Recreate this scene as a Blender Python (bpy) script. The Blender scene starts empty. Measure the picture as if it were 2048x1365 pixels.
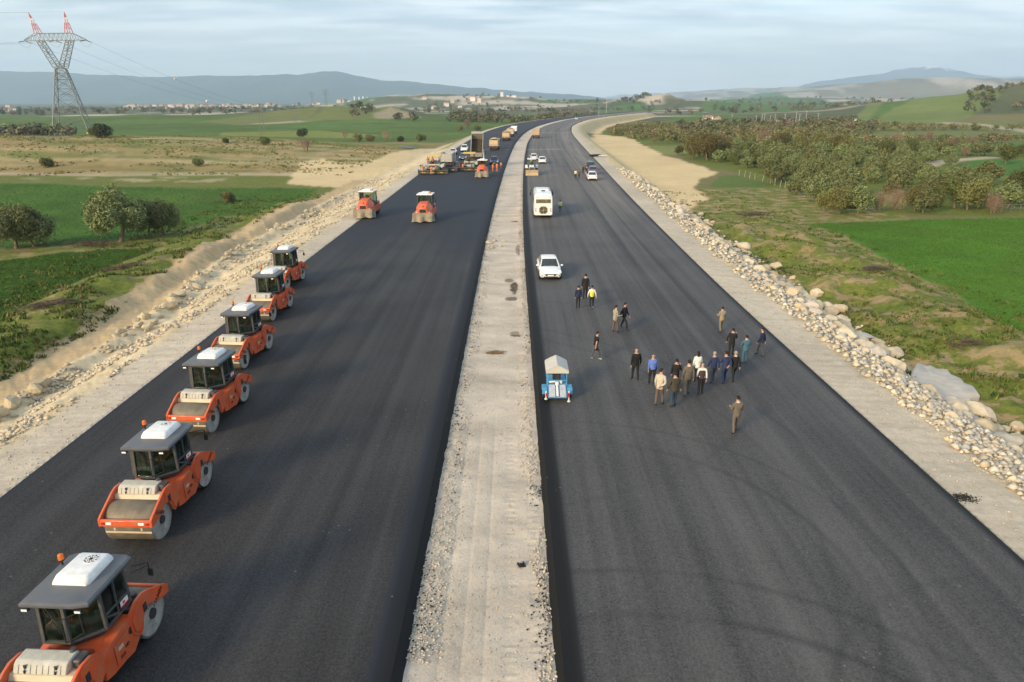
import bpy, bmesh, math, random
import numpy as np
from mathutils import Vector, Matrix

random.seed(7)
RNG = np.random.default_rng(11)
S = bpy.context.scene
COL = S.collection
PI = math.pi

# ------------------------------------------------------------------ camera
CAM_H = 13.5
PITCH = math.radians(19.4)
FOC = 2048 * 24.0 / 36.0
cam_d = bpy.data.cameras.new('camera')
cam_d.lens = 24.0
cam_d.sensor_width = 36.0
cam_d.clip_start = 0.1
cam_d.clip_end = 60000.0
cam = bpy.data.objects.new('camera', cam_d)
cam.location = (0, 0, CAM_H)
cam.rotation_euler = (PI / 2 - PITCH, 0, 0)
COL.objects.link(cam)
S.camera = cam

# ------------------------------------------------------------------ sky, sun, exposure
SUN_EL = math.radians(20)
SUN_DIR = Vector((-0.66, -0.75, 0)).normalized() * math.cos(SUN_EL) + Vector((0, 0, math.sin(SUN_EL)))
W = bpy.data.worlds.new('World')
S.world = W
W.use_nodes = True
nt = W.node_tree
nt.nodes.clear()


def wn(t, **k):
    n = nt.nodes.new(t)
    for a, b in k.items():
        setattr(n, a, b)
    return n


out = wn('ShaderNodeOutputWorld')
bg = wn('ShaderNodeBackground')
sky = wn('ShaderNodeTexSky', sky_type='NISHITA', sun_disc=False)
sky.sun_elevation = SUN_EL
sky.sun_rotation = math.atan2(SUN_DIR.x, SUN_DIR.y)
sky.altitude = 300
sky.air_density = 1.0
sky.dust_density = 1.6
sky.ozone_density = 1.2
bg.inputs['Strength'].default_value = 0.085
# thin high cloud: horizontal coordinates on a far flat cloud layer
tc = wn('ShaderNodeTexCoord')
sep = wn('ShaderNodeSeparateXYZ')
nt.links.new(tc.outputs['Generated'], sep.inputs[0])
zz = wn('ShaderNodeMath', operation='ADD'); zz.inputs[1].default_value = 0.10
mx = wn('ShaderNodeMath', operation='MAXIMUM'); mx.inputs[1].default_value = 0.0
nt.links.new(sep.outputs['Z'], mx.inputs[0])
nt.links.new(mx.outputs[0], zz.inputs[0])
dx = wn('ShaderNodeMath', operation='DIVIDE'); dy = wn('ShaderNodeMath', operation='DIVIDE')
nt.links.new(sep.outputs['X'], dx.inputs[0]); nt.links.new(zz.outputs[0], dx.inputs[1])
nt.links.new(sep.outputs['Y'], dy.inputs[0]); nt.links.new(zz.outputs[0], dy.inputs[1])
cmb = wn('ShaderNodeCombineXYZ')
nt.links.new(dx.outputs[0], cmb.inputs[0]); nt.links.new(dy.outputs[0], cmb.inputs[1])
mp = wn('ShaderNodeMapping'); mp.inputs['Scale'].default_value = (0.5, 1.1, 1); mp.inputs['Location'].default_value = (3.1, 1.7, 0)
nt.links.new(cmb.outputs[0], mp.inputs[0])
n1 = wn('ShaderNodeTexNoise'); n1.inputs['Scale'].default_value = 1.1; n1.inputs['Detail'].default_value = 7; n1.inputs['Roughness'].default_value = 0.55
n1.inputs['Distortion'].default_value = 0.5
nt.links.new(mp.outputs[0], n1.inputs['Vector'])
r1 = wn('ShaderNodeMapRange'); r1.inputs['From Min'].default_value = 0.36; r1.inputs['From Max'].default_value = 0.68
r1.inputs['To Min'].default_value = 0.45; r1.inputs['To Max'].default_value = 0.92
nt.links.new(n1.outputs['Fac'], r1.inputs['Value'])
n2 = wn('ShaderNodeTexNoise'); n2.inputs['Scale'].default_value = 2.6; n2.inputs['Detail'].default_value = 6
nt.links.new(mp.outputs[0], n2.inputs['Vector'])
cr = wn('ShaderNodeValToRGB')
cr.color_ramp.elements[0].position = 0.40; cr.color_ramp.elements[0].color = (1.9, 2.5, 3.15, 1)
cr.color_ramp.elements[1].position = 0.62; cr.color_ramp.elements[1].color = (4.6, 4.95, 5.2, 1)
nt.links.new(n2.outputs['Fac'], cr.inputs[0])
mix = wn('ShaderNodeMix', data_type='RGBA')
nt.links.new(r1.outputs[0], mix.inputs[0])
nt.links.new(sky.outputs[0], mix.inputs[6])
nt.links.new(cr.outputs[0], mix.inputs[7])
# milky air near the horizon, all the way round
hzr = wn('ShaderNodeMapRange'); hzr.inputs['From Min'].default_value = 0.0; hzr.inputs['From Max'].default_value = 0.16
hzr.inputs['To Min'].default_value = 0.75; hzr.inputs['To Max'].default_value = 0.0; hzr.interpolation_type = 'SMOOTHSTEP'
nt.links.new(mx.outputs[0], hzr.inputs['Value'])
mixh = wn('ShaderNodeMix', data_type='RGBA')
nt.links.new(hzr.outputs[0], mixh.inputs[0]); nt.links.new(mix.outputs[2], mixh.inputs[6]); mixh.inputs[7].default_value = (5.5, 5.35, 5.2, 1)
nt.links.new(mixh.outputs[2], bg.inputs['Color'])
nt.links.new(bg.outputs[0], out.inputs[0])

sun_d = bpy.data.lights.new('sun', 'SUN')
sun_d.energy = 2.0
sun_d.angle = math.radians(15)
sun_d.color = (1.0, 0.77, 0.47)
sun = bpy.data.objects.new('sun', sun_d)
sun.rotation_euler = (-SUN_DIR).to_track_quat('-Z', 'Y').to_euler()
sun.location = (-30, -30, 40)
COL.objects.link(sun)

S.view_settings.view_transform = 'Standard'
S.view_settings.look = 'None'
S.view_settings.exposure = 1.6
S.view_settings.gamma = 1.0
S.view_settings.use_curve_mapping = False
S.render.engine = 'CYCLES'
S.cycles.use_denoising = True
S.cycles.max_bounces = 6
S.cycles.transparent_max_bounces = 6
S.cycles.volume_bounces = 1
S.cycles.caustics_reflective = False
S.cycles.caustics_refractive = False

# ------------------------------------------------------------------ materials


def mat(name, rgb, rough=0.6, metal=0.0, var=0.12, scale=3.0, bump=0.0, bscale=40.0, rgb2=None, dirt=None, dirt_amt=0.0, spec=0.5, coat=0.0, detail=5, emit=None, coord='Object'):
    """procedural material: colour broken up by noise, optional dust layer and relief"""
    m = bpy.data.materials.new(name)
    m.use_nodes = True
    t = m.node_tree
    b = t.nodes['Principled BSDF']
    L = t.links.new
    tc = t.nodes.new('ShaderNodeTexCoord')
    n = t.nodes.new('ShaderNodeTexNoise')
    n.inputs['Scale'].default_value = scale
    n.inputs['Detail'].default_value = detail
    L(tc.outputs[coord], n.inputs['Vector'])
    c1 = rgb if rgb2 is not None else tuple(v * (1 - var) for v in rgb)
    c2 = rgb2 if rgb2 is not None else tuple(min(1, v * (1 + var)) for v in rgb)
    r = t.nodes.new('ShaderNodeValToRGB')
    r.color_ramp.elements[0].position = 0.33
    r.color_ramp.elements[1].position = 0.67
    r.color_ramp.elements[0].color = (*c1, 1)
    r.color_ramp.elements[1].color = (*c2, 1)
    L(n.outputs['Fac'], r.inputs[0])
    colr = r.outputs[0]
    if dirt is not None:
        n3 = t.nodes.new('ShaderNodeTexNoise')
        n3.inputs['Scale'].default_value = scale * 1.7
        n3.inputs['Detail'].default_value = 8
        n3.inputs['Roughness'].default_value = 0.7
        L(tc.outputs[coord], n3.inputs['Vector'])
        mr = t.nodes.new('ShaderNodeMapRange')
        mr.inputs['From Min'].default_value = 0.40
        mr.inputs['From Max'].default_value = 0.72
        mr.inputs['To Max'].default_value = dirt_amt
        L(n3.outputs['Fac'], mr.inputs['Value'])
        mi = t.nodes.new('ShaderNodeMix')
        mi.data_type = 'RGBA'
        L(mr.outputs[0], mi.inputs[0])
        L(colr, mi.inputs[6])
        mi.inputs[7].default_value = (*dirt, 1)
        colr = mi.outputs[2]
    L(colr, b.inputs['Base Color'])
    b.inputs['Roughness'].default_value = rough
    b.inputs['Metallic'].default_value = metal
    b.inputs['Specular IOR Level'].default_value = spec
    b.inputs['Coat Weight'].default_value = coat
    if bump > 0:
        n4 = t.nodes.new('ShaderNodeTexNoise')
        n4.inputs['Scale'].default_value = bscale
        n4.inputs['Detail'].default_value = 4
        L(tc.outputs[coord], n4.inputs['Vector'])
        bp = t.nodes.new('ShaderNodeBump')
        bp.inputs['Strength'].default_value = bump
        bp.inputs['Distance'].default_value = 0.03
        L(n4.outputs['Fac'], bp.inputs['Height'])
        L(bp.outputs[0], b.inputs['Normal'])
    if emit:
        b.inputs['Emission Color'].default_value = (*emit[0], 1)
        b.inputs['Emission Strength'].default_value = emit[1]
    return m


# ------------------------------------------------------------------ object helpers


def tag(o, label=None, cat=None, group=None, kind=None):
    if label:
        o['label'] = label
    if cat:
        o['category'] = cat
    if group:
        o['group'] = group
    if kind:
        o['kind'] = kind
    return o


def empty(name, loc=(0, 0, 0), rz=0.0, label=None, cat=None, group=None):
    o = bpy.data.objects.new(name, None)
    o.empty_display_size = 0.2
    COL.objects.link(o)
    o.location = loc
    o.rotation_euler = (0, 0, rz)
    return tag(o, label, cat, group)


def link_mesh(name, me, parent=None, loc=None, rot=None, scale=None):
    o = bpy.data.objects.new(name, me)
    COL.objects.link(o)
    if parent is not None:
        o.parent = parent
    if loc is not None:
        o.location = loc
    if rot is not None:
        o.rotation_euler = rot
    if scale is not None:
        o.scale = scale
    return o


def copy_tree(o, parent=None):
    c = o.copy()
    COL.objects.link(c)
    if parent is not None:
        c.parent = parent
    for ch in list(o.children):
        copy_tree(ch, c)
    return c


class MB:
    """collects shapes; build() links them as one mesh object"""

    def __init__(s):
        s.v = []
        s.f = []
        s.mi = []
        s.cur = 0

    def add(s, verts, faces):
        k = len(s.v)
        s.v.extend([tuple(p) for p in verts])
        for f in faces:
            s.f.append(tuple(i + k for i in f))
            s.mi.append(s.cur)
        return s

    def box(s, cx, cy, cz, sx, sy, sz, ch=0.0, rot=None):
        hx, hy, hz = sx / 2, sy / 2, sz / 2
        if ch <= 0:
            vs = [(x, y, z) for z in (-hz, hz) for x, y in ((-hx, -hy), (hx, -hy), (hx, hy), (-hx, hy))]
            fs = [(3, 2, 1, 0), (4, 5, 6, 7), (0, 1, 5, 4), (1, 2, 6, 5), (2, 3, 7, 6), (3, 0, 4, 7)]
        else:
            c = min(ch, hx * .9, hy * .9, hz * .9)
            vs = []
            for z, i in ((-hz, c), (-hz + c, 0), (hz - c, 0), (hz, c)):
                ax, ay = hx - i, hy - i
                k = c if i == 0 else c * 0.6
                vs += [(-ax + k, -ay, z), (ax - k, -ay, z), (ax, -ay + k, z), (ax, ay - k, z), (ax - k, ay, z), (-ax + k, ay, z), (-ax, ay - k, z), (-ax, -ay + k, z)]
            fs = [tuple(range(7, -1, -1)), tuple(range(24, 32))]
            for l in range(3):
                for i in range(8):
                    j = (i + 1) % 8
                    fs.append((l * 8 + i, l * 8 + j, l * 8 + 8 + j, l * 8 + 8 + i))
        if rot is not None:
            M = rot if isinstance(rot, Matrix) else Matrix.Rotation(rot, 3, 'Z')
            vs = [tuple(M @ Vector(p)) for p in vs]
        return s.add([(cx + a, cy + b, cz + c2) for a, b, c2 in vs], fs)

    def cyl(s, p0, p1, r0, r1=None, n=12, caps=True):
        r1 = r0 if r1 is None else r1
        p0, p1 = Vector(p0), Vector(p1)
        d = (p1 - p0)
        if d.length < 1e-6:
            return s
        d.normalize()
        u = d.orthogonal().normalized()
        w = d.cross(u)
        vs = []
        for p, r in ((p0, r0), (p1, r1)):
            for i in range(n):
                a = 2 * PI * i / n
                vs.append(tuple(p + (u * math.cos(a) + w * math.sin(a)) * r))
        fs = [(i, (i + 1) % n, n + (i + 1) % n, n + i) for i in range(n)]
        if caps:
            fs += [tuple(range(n - 1, -1, -1)), tuple(range(n, 2 * n))]
        return s.add(vs, fs)

    def bar(s, p0, p1, w=0.05, h=None):
        """square bar between two points"""
        return s.cyl(p0, p1, w * 0.7071, w * 0.7071, 4)

    def path(s, pts, r, n=6):
        for a, b in zip(pts, pts[1:]):
            s.cyl(a, b, r, r, n)
        return s

    def prism(s, poly, axis, a0, a1):
        """extrude 2D polygon along axis: 'x' poly=(y,z); 'y' poly=(x,z); 'z' poly=(x,y)"""
        n = len(poly)
        area = sum(poly[i][0] * poly[(i + 1) % n][1] - poly[(i + 1) % n][0] * poly[i][1] for i in range(n))
        if area < 0:
            poly = poly[::-1]

        def p3(q, a):
            return (a, q[0], q[1]) if axis == 'x' else ((q[0], a, q[1]) if axis == 'y' else (q[0], q[1], a))
        lo, hi = (min(a0, a1), max(a0, a1))
        if axis == 'y':
            lo, hi = hi, lo
        vs = [p3(q, lo) for q in poly] + [p3(q, hi) for q in poly]
        fs = [tuple(range(n - 1, -1, -1)), tuple(range(n, 2 * n))] + [(i, (i + 1) % n, n + (i + 1) % n, n + i) for i in range(n)]
        return s.add(vs, fs)

    def loft(s, rings, cap=True, closed=True):
        n = len(rings[0])
        vs = [p for r in rings for p in r]
        fs = []
        for k in range(len(rings) - 1):
            for i in range(n if closed else n - 1):
                j = (i + 1) % n
                fs.append((k * n + i, k * n + j, (k + 1) * n + j, (k + 1) * n + i))
        if cap and closed:
            fs += [tuple(range(n - 1, -1, -1)), tuple(range((len(rings) - 1) * n, len(rings) * n))]
        return s.add(vs, fs)

    def sphere(s, c, r, nu=10, nv=7, sq=(1, 1, 1)):
        vs = []
        for j in range(1, nv):
            th = PI * j / nv
            for i in range(nu):
                a = 2 * PI * i / nu
                vs.append((c[0] + r * sq[0] * math.sin(th) * math.cos(a), c[1] + r * sq[1] * math.sin(th) * math.sin(a), c[2] - r * sq[2] * math.cos(th)))
        vs += [(c[0], c[1], c[2] - r * sq[2]), (c[0], c[1], c[2] + r * sq[2])]
        b, t = len(vs) - 2, len(vs) - 1
        fs = []
        for j in range(nv - 2):
            for i in range(nu):
                k = (i + 1) % nu
                fs.append((j * nu + i, j * nu + k, (j + 1) * nu + k, (j + 1) * nu + i))
        for i in range(nu):
            k = (i + 1) % nu
            fs.append((b, k, i))
            fs.append((t, (nv - 2) * nu + i, (nv - 2) * nu + k))
        return s.add(vs, fs)

    def quad(s, a, b, c, d):
        return s.add([a, b, c, d], [(0, 1, 2, 3)])

    def mesh(s, name, mats, smooth=None, bevel=0.0):
        me = bpy.data.meshes.new(name)
        me.from_pydata(s.v, [], s.f)
        for m in (mats if isinstance(mats, (list, tuple)) else [mats]):
            me.materials.append(m)
        me.polygons.foreach_set('material_index', s.mi)
        if bevel > 0:
            bm = bmesh.new()
            bm.from_mesh(me)
            bmesh.ops.remove_doubles(bm, verts=bm.verts, dist=1e-5)
            es = [e for e in bm.edges if len(e.link_faces) == 2 and e.calc_face_angle(0) > 0.5]
            bmesh.ops.bevel(bm, geom=es, offset=bevel, segments=2, affect='EDGES', clamp_overlap=True)
            bm.to_mesh(me)
            bm.free()
        if smooth is not None:
            me.polygons.foreach_set('use_smooth', [True] * len(me.polygons))
            try:
                me.set_sharp_from_angle(angle=math.radians(smooth))
            except Exception:
                pass
        me.update()
        return me

    def build(s, name, mats, parent=None, smooth=None, bevel=0.0, **k):
        return link_mesh(name, s.mesh(name, mats, smooth, bevel), parent, **k)


def text_mesh(txt, size, m, name='lettering', bold=0.0):
    cu = bpy.data.curves.new(name, 'FONT')
    cu.body = txt
    cu.size = size
    cu.align_x = 'CENTER'
    cu.align_y = 'CENTER'
    cu.extrude = 0.003
    cu.offset = bold
    cu.resolution_u = 2
    o = bpy.data.objects.new('tmp_text', cu)
    COL.objects.link(o)
    dg = bpy.context.evaluated_depsgraph_get()
    me = bpy.data.meshes.new_from_object(o.evaluated_get(dg))
    bpy.data.objects.remove(o)
    me.name = name
    me.materials.clear()
    me.materials.append(m)
    return me

# ------------------------------------------------------------------ numbers: noise, road lines, ground height


def _hash(ix, iy, seed):
    h = (ix.astype(np.int64) * 374761393 + iy.astype(np.int64) * 668265263 + seed * 974634777) & 0x7fffffff
    h = ((h ^ (h >> 13)) * 1274126177) & 0x7fffffff
    return ((h ^ (h >> 16)) & 0xffff) / 65535.0


def vnoise(x, y, seed=0):
    x = np.asarray(x, float); y = np.asarray(y, float)
    ix = np.floor(x); iy = np.floor(y)
    fx = x - ix; fy = y - iy
    fx = fx * fx * (3 - 2 * fx); fy = fy * fy * (3 - 2 * fy)
    a = _hash(ix, iy, seed); b = _hash(ix + 1, iy, seed); c = _hash(ix, iy + 1, seed); d = _hash(ix + 1, iy + 1, seed)
    return (a * (1 - fx) + b * fx) * (1 - fy) + (c * (1 - fx) + d * fx) * fy


def fbm(x, y, oct=4, seed=0, gain=0.5):
    t = 0.0; a = 1.0; n = 0.0
    for k in range(oct):
        t = t + a * vnoise(x * 2 ** k + 17.3 * k, y * 2 ** k - 9.1 * k, seed + k)
        n += a
        a *= gain
    return t / n


def ss(a, b, x):
    t = np.clip((np.asarray(x, float) - a) / (b - a), 0, 1)
    return t * t * (3 - 2 * t)


_CY = [-200, 60, 80, 100, 140, 186, 244, 300, 339, 399, 463, 536, 600, 657, 750, 847, 950, 1100]
_CX = [0, 0, .15, .4, 1.1, 2.2, 4.1, 7.3, 10.2, 16.6, 26.5, 40, 56, 72, 102, 137, 178, 240]
_YS = np.arange(-200, 1101, 4.0)
_CS = np.interp(_YS, _CY, _CX)
for _ in range(14):
    _CS[1:-1] = (_CS[:-2] + 2 * _CS[1:-1] + _CS[2:]) / 4
_LW = np.interp(_YS, [-200, 90, 138, 244, 278, 391, 452, 500, 560], [0, 0, -.7, -1.6, -2.4, -3.4, -3.2, -1.5, 0])
_RW = np.interp(_YS, [-200, 50, 60, 100, 163, 244, 339, 399, 470], [0, .2, .5, 1.3, 2.6, 3.2, 2.0, .8, 0])
for _ in range(10):
    for q in (_LW, _RW):
        q[1:-1] = (q[:-2] + 2 * q[1:-1] + q[2:]) / 4


def road_c(y): return np.interp(y, _YS, _CS)
def xL(y): return -18.45 + road_c(y) + np.interp(y, _YS, _LW)
def xLM(y): return -3.0 + road_c(y) * .98
def xRM(y): return 1.30 + road_c(y)
def xR(y): return 15.75 + road_c(y) + np.interp(y, _YS, _RW)


ROAD_END = 930.0


def base_z(x, y):
    r = np.hypot(x, y)
    z = -2.6 - 3.0 * ss(170, 480, r) - 3.0 * ss(600, 1500, r) - 6.0 * ss(1500, 3000, r)
    z = z + 6.0 * ss(500, 1800, y) * ss(150, 700, x)          # right side climbs slowly
    # brown hill with the pylon
    amp = 1.2 + 4.6 * (1 - ss(-120, -32, x)) + 1.2 * (fbm(x / 60 + 3, y / 60, 3, 5) - .5)
    z = z + amp * ss(160, 236, y + 8 * (fbm(x / 25, y / 25, 3, 6) - .5)) * (1 - ss(240, 330, y)) * (1 - ss(-40, -24, x))

    def hill(cx, cy, sx, sy, h, rough=0.0, sc=60.0, sd=0):
        g = np.exp(-((x - cx) / sx) ** 2 - ((y - cy) / sy) ** 2)
        if rough:
            g = g * (1 + rough * (fbm(x / sc, y / sc, 4, sd) - .5) * 2)
        return h * g
    z = z + hill(-190, 800, 105, 120, 12, .35, 70, 21)          # knoll behind the green fields
    z = z + hill(-130, 815, 22, 40, 5.5, .6, 20, 23)
    z = z + hill(-420, 780, 160, 90, 4.5, .3, 80, 24)
    z = z + hill(30, 2300, 420, 260, 34, .5, 150, 25)           # hills where the road goes
    z = z + hill(-330, 2500, 360, 300, 28, .6, 150, 26)
    z = z + hill(395, 1900, 210, 150, 25, .75, 90, 27)
    z = z + hill(415, 1880, 30, 40, 9, .8, 16, 28)
    z = z + hill(760, 760, 300, 300, 52, .28, 90, 29)          # near hill on the right
    z = z + hill(1250, 1500, 420, 300, 34, .3, 90, 19)
    # broken country to the right, rising to the far cliffs
    k = ss(1700, 3800, r) * ss(200, 1300, x)
    z = z + k * (16 + 46 * (fbm(x / 520, y / 520, 5, 31) - .35))
    k2 = ss(3600, 5200, y) * ss(1500, 3300, x)
    z = z + k2 * (30 + 130 * ss(.42, .6, fbm(x / 1500 + 2.2, y / 1500, 5, 33)))
    z = z + ss(60, 140, x) * (1 - ss(600, 1200, r)) * 1.2 * (fbm(x / 70, y / 70, 3, 41) - .5)
    far = ss(300, 1500, r)
    z = z + far * 2.2 * (fbm(x / 140, y / 140, 4, 35) - .5) * 2
    return z


def ground_z(x, y):
    x = np.asarray(x, float); y = np.asarray(y, float)
    b = base_z(x, y)
    dl = xL(y) - x
    dr = x - xR(y)
    inroad = (y < ROAD_END)
    # left bank mounds, right bank mounds
    nearL = ss(12.5, 14.5, dl) * (1 - ss(17, 24, dl)) * (1 - ss(95, 135, y))
    b = b + nearL * (0.35 + 2.3 * (fbm(x / 5.5, y / 7.0, 4, 51) - .32))
    nearR = ss(9.8, 12, dr) * (1 - ss(17, 23, dr)) * (1 - ss(80, 110, y))
    b = b + nearR * (0.1 + 2.9 * (fbm(x / 4.0, y / 5.5, 4, 52) - .36))
    b = b + 0.16 * (fbm(x / 1.3, y / 1.3, 3, 53) - .5) * (ss(11, 13, np.maximum(dl, 0)) + ss(6, 9, np.maximum(dr, 0))) * (1 - ss(120, 200, y))
    # left embankment: shoulder, stony slope, ridge of stones, dirt track
    wL = 9.2 + 3.0 * ss(45, 75, y)
    zl = np.where(dl < 2.6, -0.10 - 0.05 * dl, 0)
    tl = ss(0, 1, (dl - 2.6) / np.maximum(wL - 3.0, 1))
    slope_l = (-0.23) * (1 - tl) + b * tl
    slope_l = slope_l + 0.42 * (fbm(x / .9, y / .9, 5, 54, .6) - .5) * ss(2.4, 3.4, dl)
    slope_l = slope_l + 0.45 * np.exp(-((dl - wL) / 0.8) ** 2) * (0.4 + fbm(x / 2, y / 2, 2, 55)) * (1 - ss(110, 150, y))
    zl = np.where(dl < 2.6, zl, slope_l)
    # right embankment
    wR = 9.3 + 1.0 * ss(100, 200, y)
    tr = ss(0, 1, (dr - 2.7) / (wR - 2.7))
    slope_r = (-0.22) * (1 - tr) + b * tr
    slope_r = slope_r + 0.22 * (fbm(x / 1.0, y / 1.0, 4, 56) - .5) * (dr > 2.5) + 0.35 * np.exp(-((dr - 5.6) / 1.6) ** 2)
    zr = np.where(dr < 2.7, -0.10 - 0.045 * dr, slope_r)
    z = np.where(dl > 0, zl, np.where(dr > 0, zr, -0.62))
    z = np.where(dl > wL + 4, b, z)
    z = np.where(dr > wR + 4, b, z)
    end = ss(ROAD_END - 60, ROAD_END, y)
    z = z * (1 - end) + b * end
    return z


def pix_dir(px, py):
    dx = (px - 1024) / FOC; dy = (py - 682.5) / FOC
    c, s_ = math.cos(PITCH), math.sin(PITCH)
    return dx, c - dy * s_, -s_ - dy * c


def G(px, py, z=0.0):
    d = pix_dir(px, py)
    t = (z - CAM_H) / d[2]
    return (d[0] * t, d[1] * t)


_TS = np.concatenate([np.arange(6, 120, .25), np.arange(120, 600, 1.0), np.geomspace(600, 9000, 900)])


def hit(px, py):
    """the place on the ground seen at this point of the photograph"""
    d = pix_dir(px, py)
    x = d[0] * _TS; y = d[1] * _TS; z = CAM_H + d[2] * _TS
    below = z < ground_z(x, y)
    i = int(np.argmax(below)) if below.any() else len(_TS) - 1
    t0, t1 = _TS[max(i - 1, 0)], _TS[i]
    for _ in range(12):
        tm = (t0 + t1) / 2
        if CAM_H + d[2] * tm < ground_z(d[0] * tm, d[1] * tm):
            t1 = tm
        else:
            t0 = tm
    t = (t0 + t1) / 2
    return (d[0] * t, d[1] * t)


def gz(x, y):
    return float(ground_z(x, y))


def at_depth(px, py, y):
    """point in direction of the pixel at forward distance y -> (x, y, z)"""
    d = pix_dir(px, py)
    t = y / d[1]
    return (d[0] * t, y, CAM_H + d[2] * t)


# ------------------------------------------------------------------ ground sheet
_ang = np.concatenate([np.linspace(-180, -50, 40, endpoint=False), np.linspace(-50, 50, 830, endpoint=False), np.linspace(50, 180, 40, endpoint=False)])
_ang = np.radians(_ang)
_rad = np.concatenate([[2.0, 4.0], np.geomspace(6, 21000, 770)])
NA, NR = len(_ang), len(_rad)
_A, _R = np.meshgrid(_ang, _rad)
GX = (_R * np.sin(_A)).ravel()
GY = (_R * np.cos(_A)).ravel()
GZ = ground_z(GX, GY)
cov = np.zeros((len(GX), 3)) + np.array([.17, .15, .065])
veg = np.full(len(GX), 0.45)
GRR = np.hypot(GX, GY)
n_a = fbm(GX / 40, GY / 40, 4, 61)
n_b = fbm(GX / 9, GY / 9, 4, 62)
n_c = fbm(GX / 300, GY / 300, 5, 63)


def inside(poly, x, y):
    p = np.array(poly)
    m = (x >= p[:, 0].min()) & (x <= p[:, 0].max()) & (y >= p[:, 1].min()) & (y <= p[:, 1].max())
    idx = np.nonzero(m)[0]
    xx, yy = x[idx], y[idx]
    c = np.zeros(len(idx), bool)
    j = len(p) - 1
    for i in range(len(p)):
        xi, yi, xj, yj = p[i][0], p[i][1], p[j][0], p[j][1]
        if yi != yj:
            c ^= ((yi > yy) != (yj > yy)) & (xx < (xj - xi) * (yy - yi) / (yj - yi) + xi)
        j = i
    return idx[c]


def paint(pts, rgb, v, z=None, cond=None, var=0.0, wob=0.0):
    w = [G(a, b, z) for a, b in pts] if z is not None else [hit(a, b) for a, b in pts]
    sc = 0.02 * GRR + 2
    i = inside(w, GX + wob * (n_b - .5) * 2, GY + wob * (n_a - .5) * 2)
    if cond is not None:
        i = i[cond[i]]
    k = 1 + var * (n_a[i] - .5) * 2
    cov[i] = np.array(rgb) * k[:, None]
    veg[i] = v
    return w


def stroke(pts, width, rgb, v=0.0, z=None, world=None, cond=None):
    w = world if world is not None else ([G(a, b, z) for a, b in pts] if z is not None else [hit(a, b) for a, b in pts])
    for (x0, y0), (x1, y1) in zip(w, w[1:]):
        m = (GX > min(x0, x1) - width) & (GX < max(x0, x1) + width) & (GY > min(y0, y1) - width) & (GY < max(y0, y1) + width)
        if cond is not None:
            m &= cond
        i = np.nonzero(m)[0]
        ex, ey = x1 - x0, y1 - y0
        l2 = ex * ex + ey * ey + 1e-9
        t = np.clip(((GX[i] - x0) * ex + (GY[i] - y0) * ey) / l2, 0, 1)
        d = np.hypot(GX[i] - x0 - t * ex, GY[i] - y0 - t * ey) + (n_b[i] - .5) * width * .4
        sp = .011 * GRR[i]
        kk = np.clip((width / 2 + sp - d) / np.maximum(sp, width * .25), 0, 1) * np.minimum(1, 1.6 * width / (width + sp))
        j = i[kk > 0]; kk = kk[kk > 0][:, None]
        cov[j] = cov[j] * (1 - kk) + np.array(rgb) * kk
        veg[j] = veg[j] * (1 - kk[:, 0]) + v * kk[:, 0]


C_FIELD = (.055, .120, .015)
C_FIELD_R = (.070, .165, .015)
C_FIELD_FAR = (.085, .135, .026)
C_FIELD_LIGHT = (.15, .185, .050)
C_SAND = (.60, .46, .255)
C_DIRT = (.47, .35, .20)
C_CREAM = (.42, .37, .285)
C_SCRUB = (.17, .15, .065)
C_GRASS = (.10, .15, .03)
behind = (GY > 250) | (GX > 20)
farm = GRR > 420
# far country: woods, scrub and pale gullies
m = GRR > 700
cov[m] = np.array([.105, .115, .06]) * (0.75 + .7 * (n_a[m, None] - .3))
veg[m] = .45
gully = (GRR > 1250) & (GX > -700) & (fbm(GX / 120, GY / 80, 5, 64, .6) > .535)
cov[gully] = (.44, .38, .29); veg[gully] = .1
fld = (GRR > 800) & (GRR < 2600) & (GX < 250) & (fbm(GX / 330, GY / 300, 2, 66) > .62) & ~gully & (GZ < 22)
cov[fld] = C_FIELD_FAR; veg[fld] = 0
cl = (GRR > 3100 + 900 * n_c) & (GX > 300 + 600 * n_c)
n_d = fbm(GX / 130, GY / 700, 5, 65)
cov[cl] = np.array([.16, .14, .095]) * (0.8 + .5 * n_c[cl, None])
cl2 = cl & (n_d > .505)
cov[cl2] = (.38, .33, .26); veg[cl] = .35
# left far fields, seen over the brown hill
paint([(-700, 236), (250, 236), (420, 238), (560, 246), (640, 244), (830, 242), (960, 233), (1045, 243), (1000, 256), (940, 275), (860, 300), (700, 300), (400, 300), (-700, 300)], C_FIELD_FAR, .0, z=-5.6, cond=(GY > 262) & (GX < xL(GY) - 10), var=.35)
paint([(500, 250), (720, 246), (820, 262), (640, 262)], (.09, .15, .03), .1, z=-5.6, cond=GY > 262, var=.2)
paint([(400, 246), (560, 240), (640, 240), (600, 249), (480, 252)], (.15, .16, .05), .3, z=-5.6, cond=GY > 262)
paint([(440, 266), (640, 262), (760, 272), (700, 280), (440, 272)], (.20, .22, .05), .5, z=-5.6, cond=GY > 262)
stroke([(520, 250), (640, 246), (740, 244), (830, 242)], 7, (.48, .40, .27), z=-5.6, cond=GY > 262)
paint([(818, 224), (838, 222), (905, 237), (862, 238), (842, 237)], (.46, .37, .25), 0, z=-5.6, cond=GY > 262)
paint([(600, 243), (640, 225), (760, 214), (800, 222), (780, 240)], (.15, .17, .045), .3, cond=GY > 500)
paint([(745, 228), (780, 214), (822, 226), (812, 238), (750, 237)], (.32, .26, .17), .45, cond=GY > 500)
paint([(930, 240), (1100, 231), (1250, 226), (1330, 219), (1260, 217), (1080, 225), (940, 229)], (.085, .14, .026), .15, z=-5.6, cond=GY > 420, var=.3)
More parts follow.
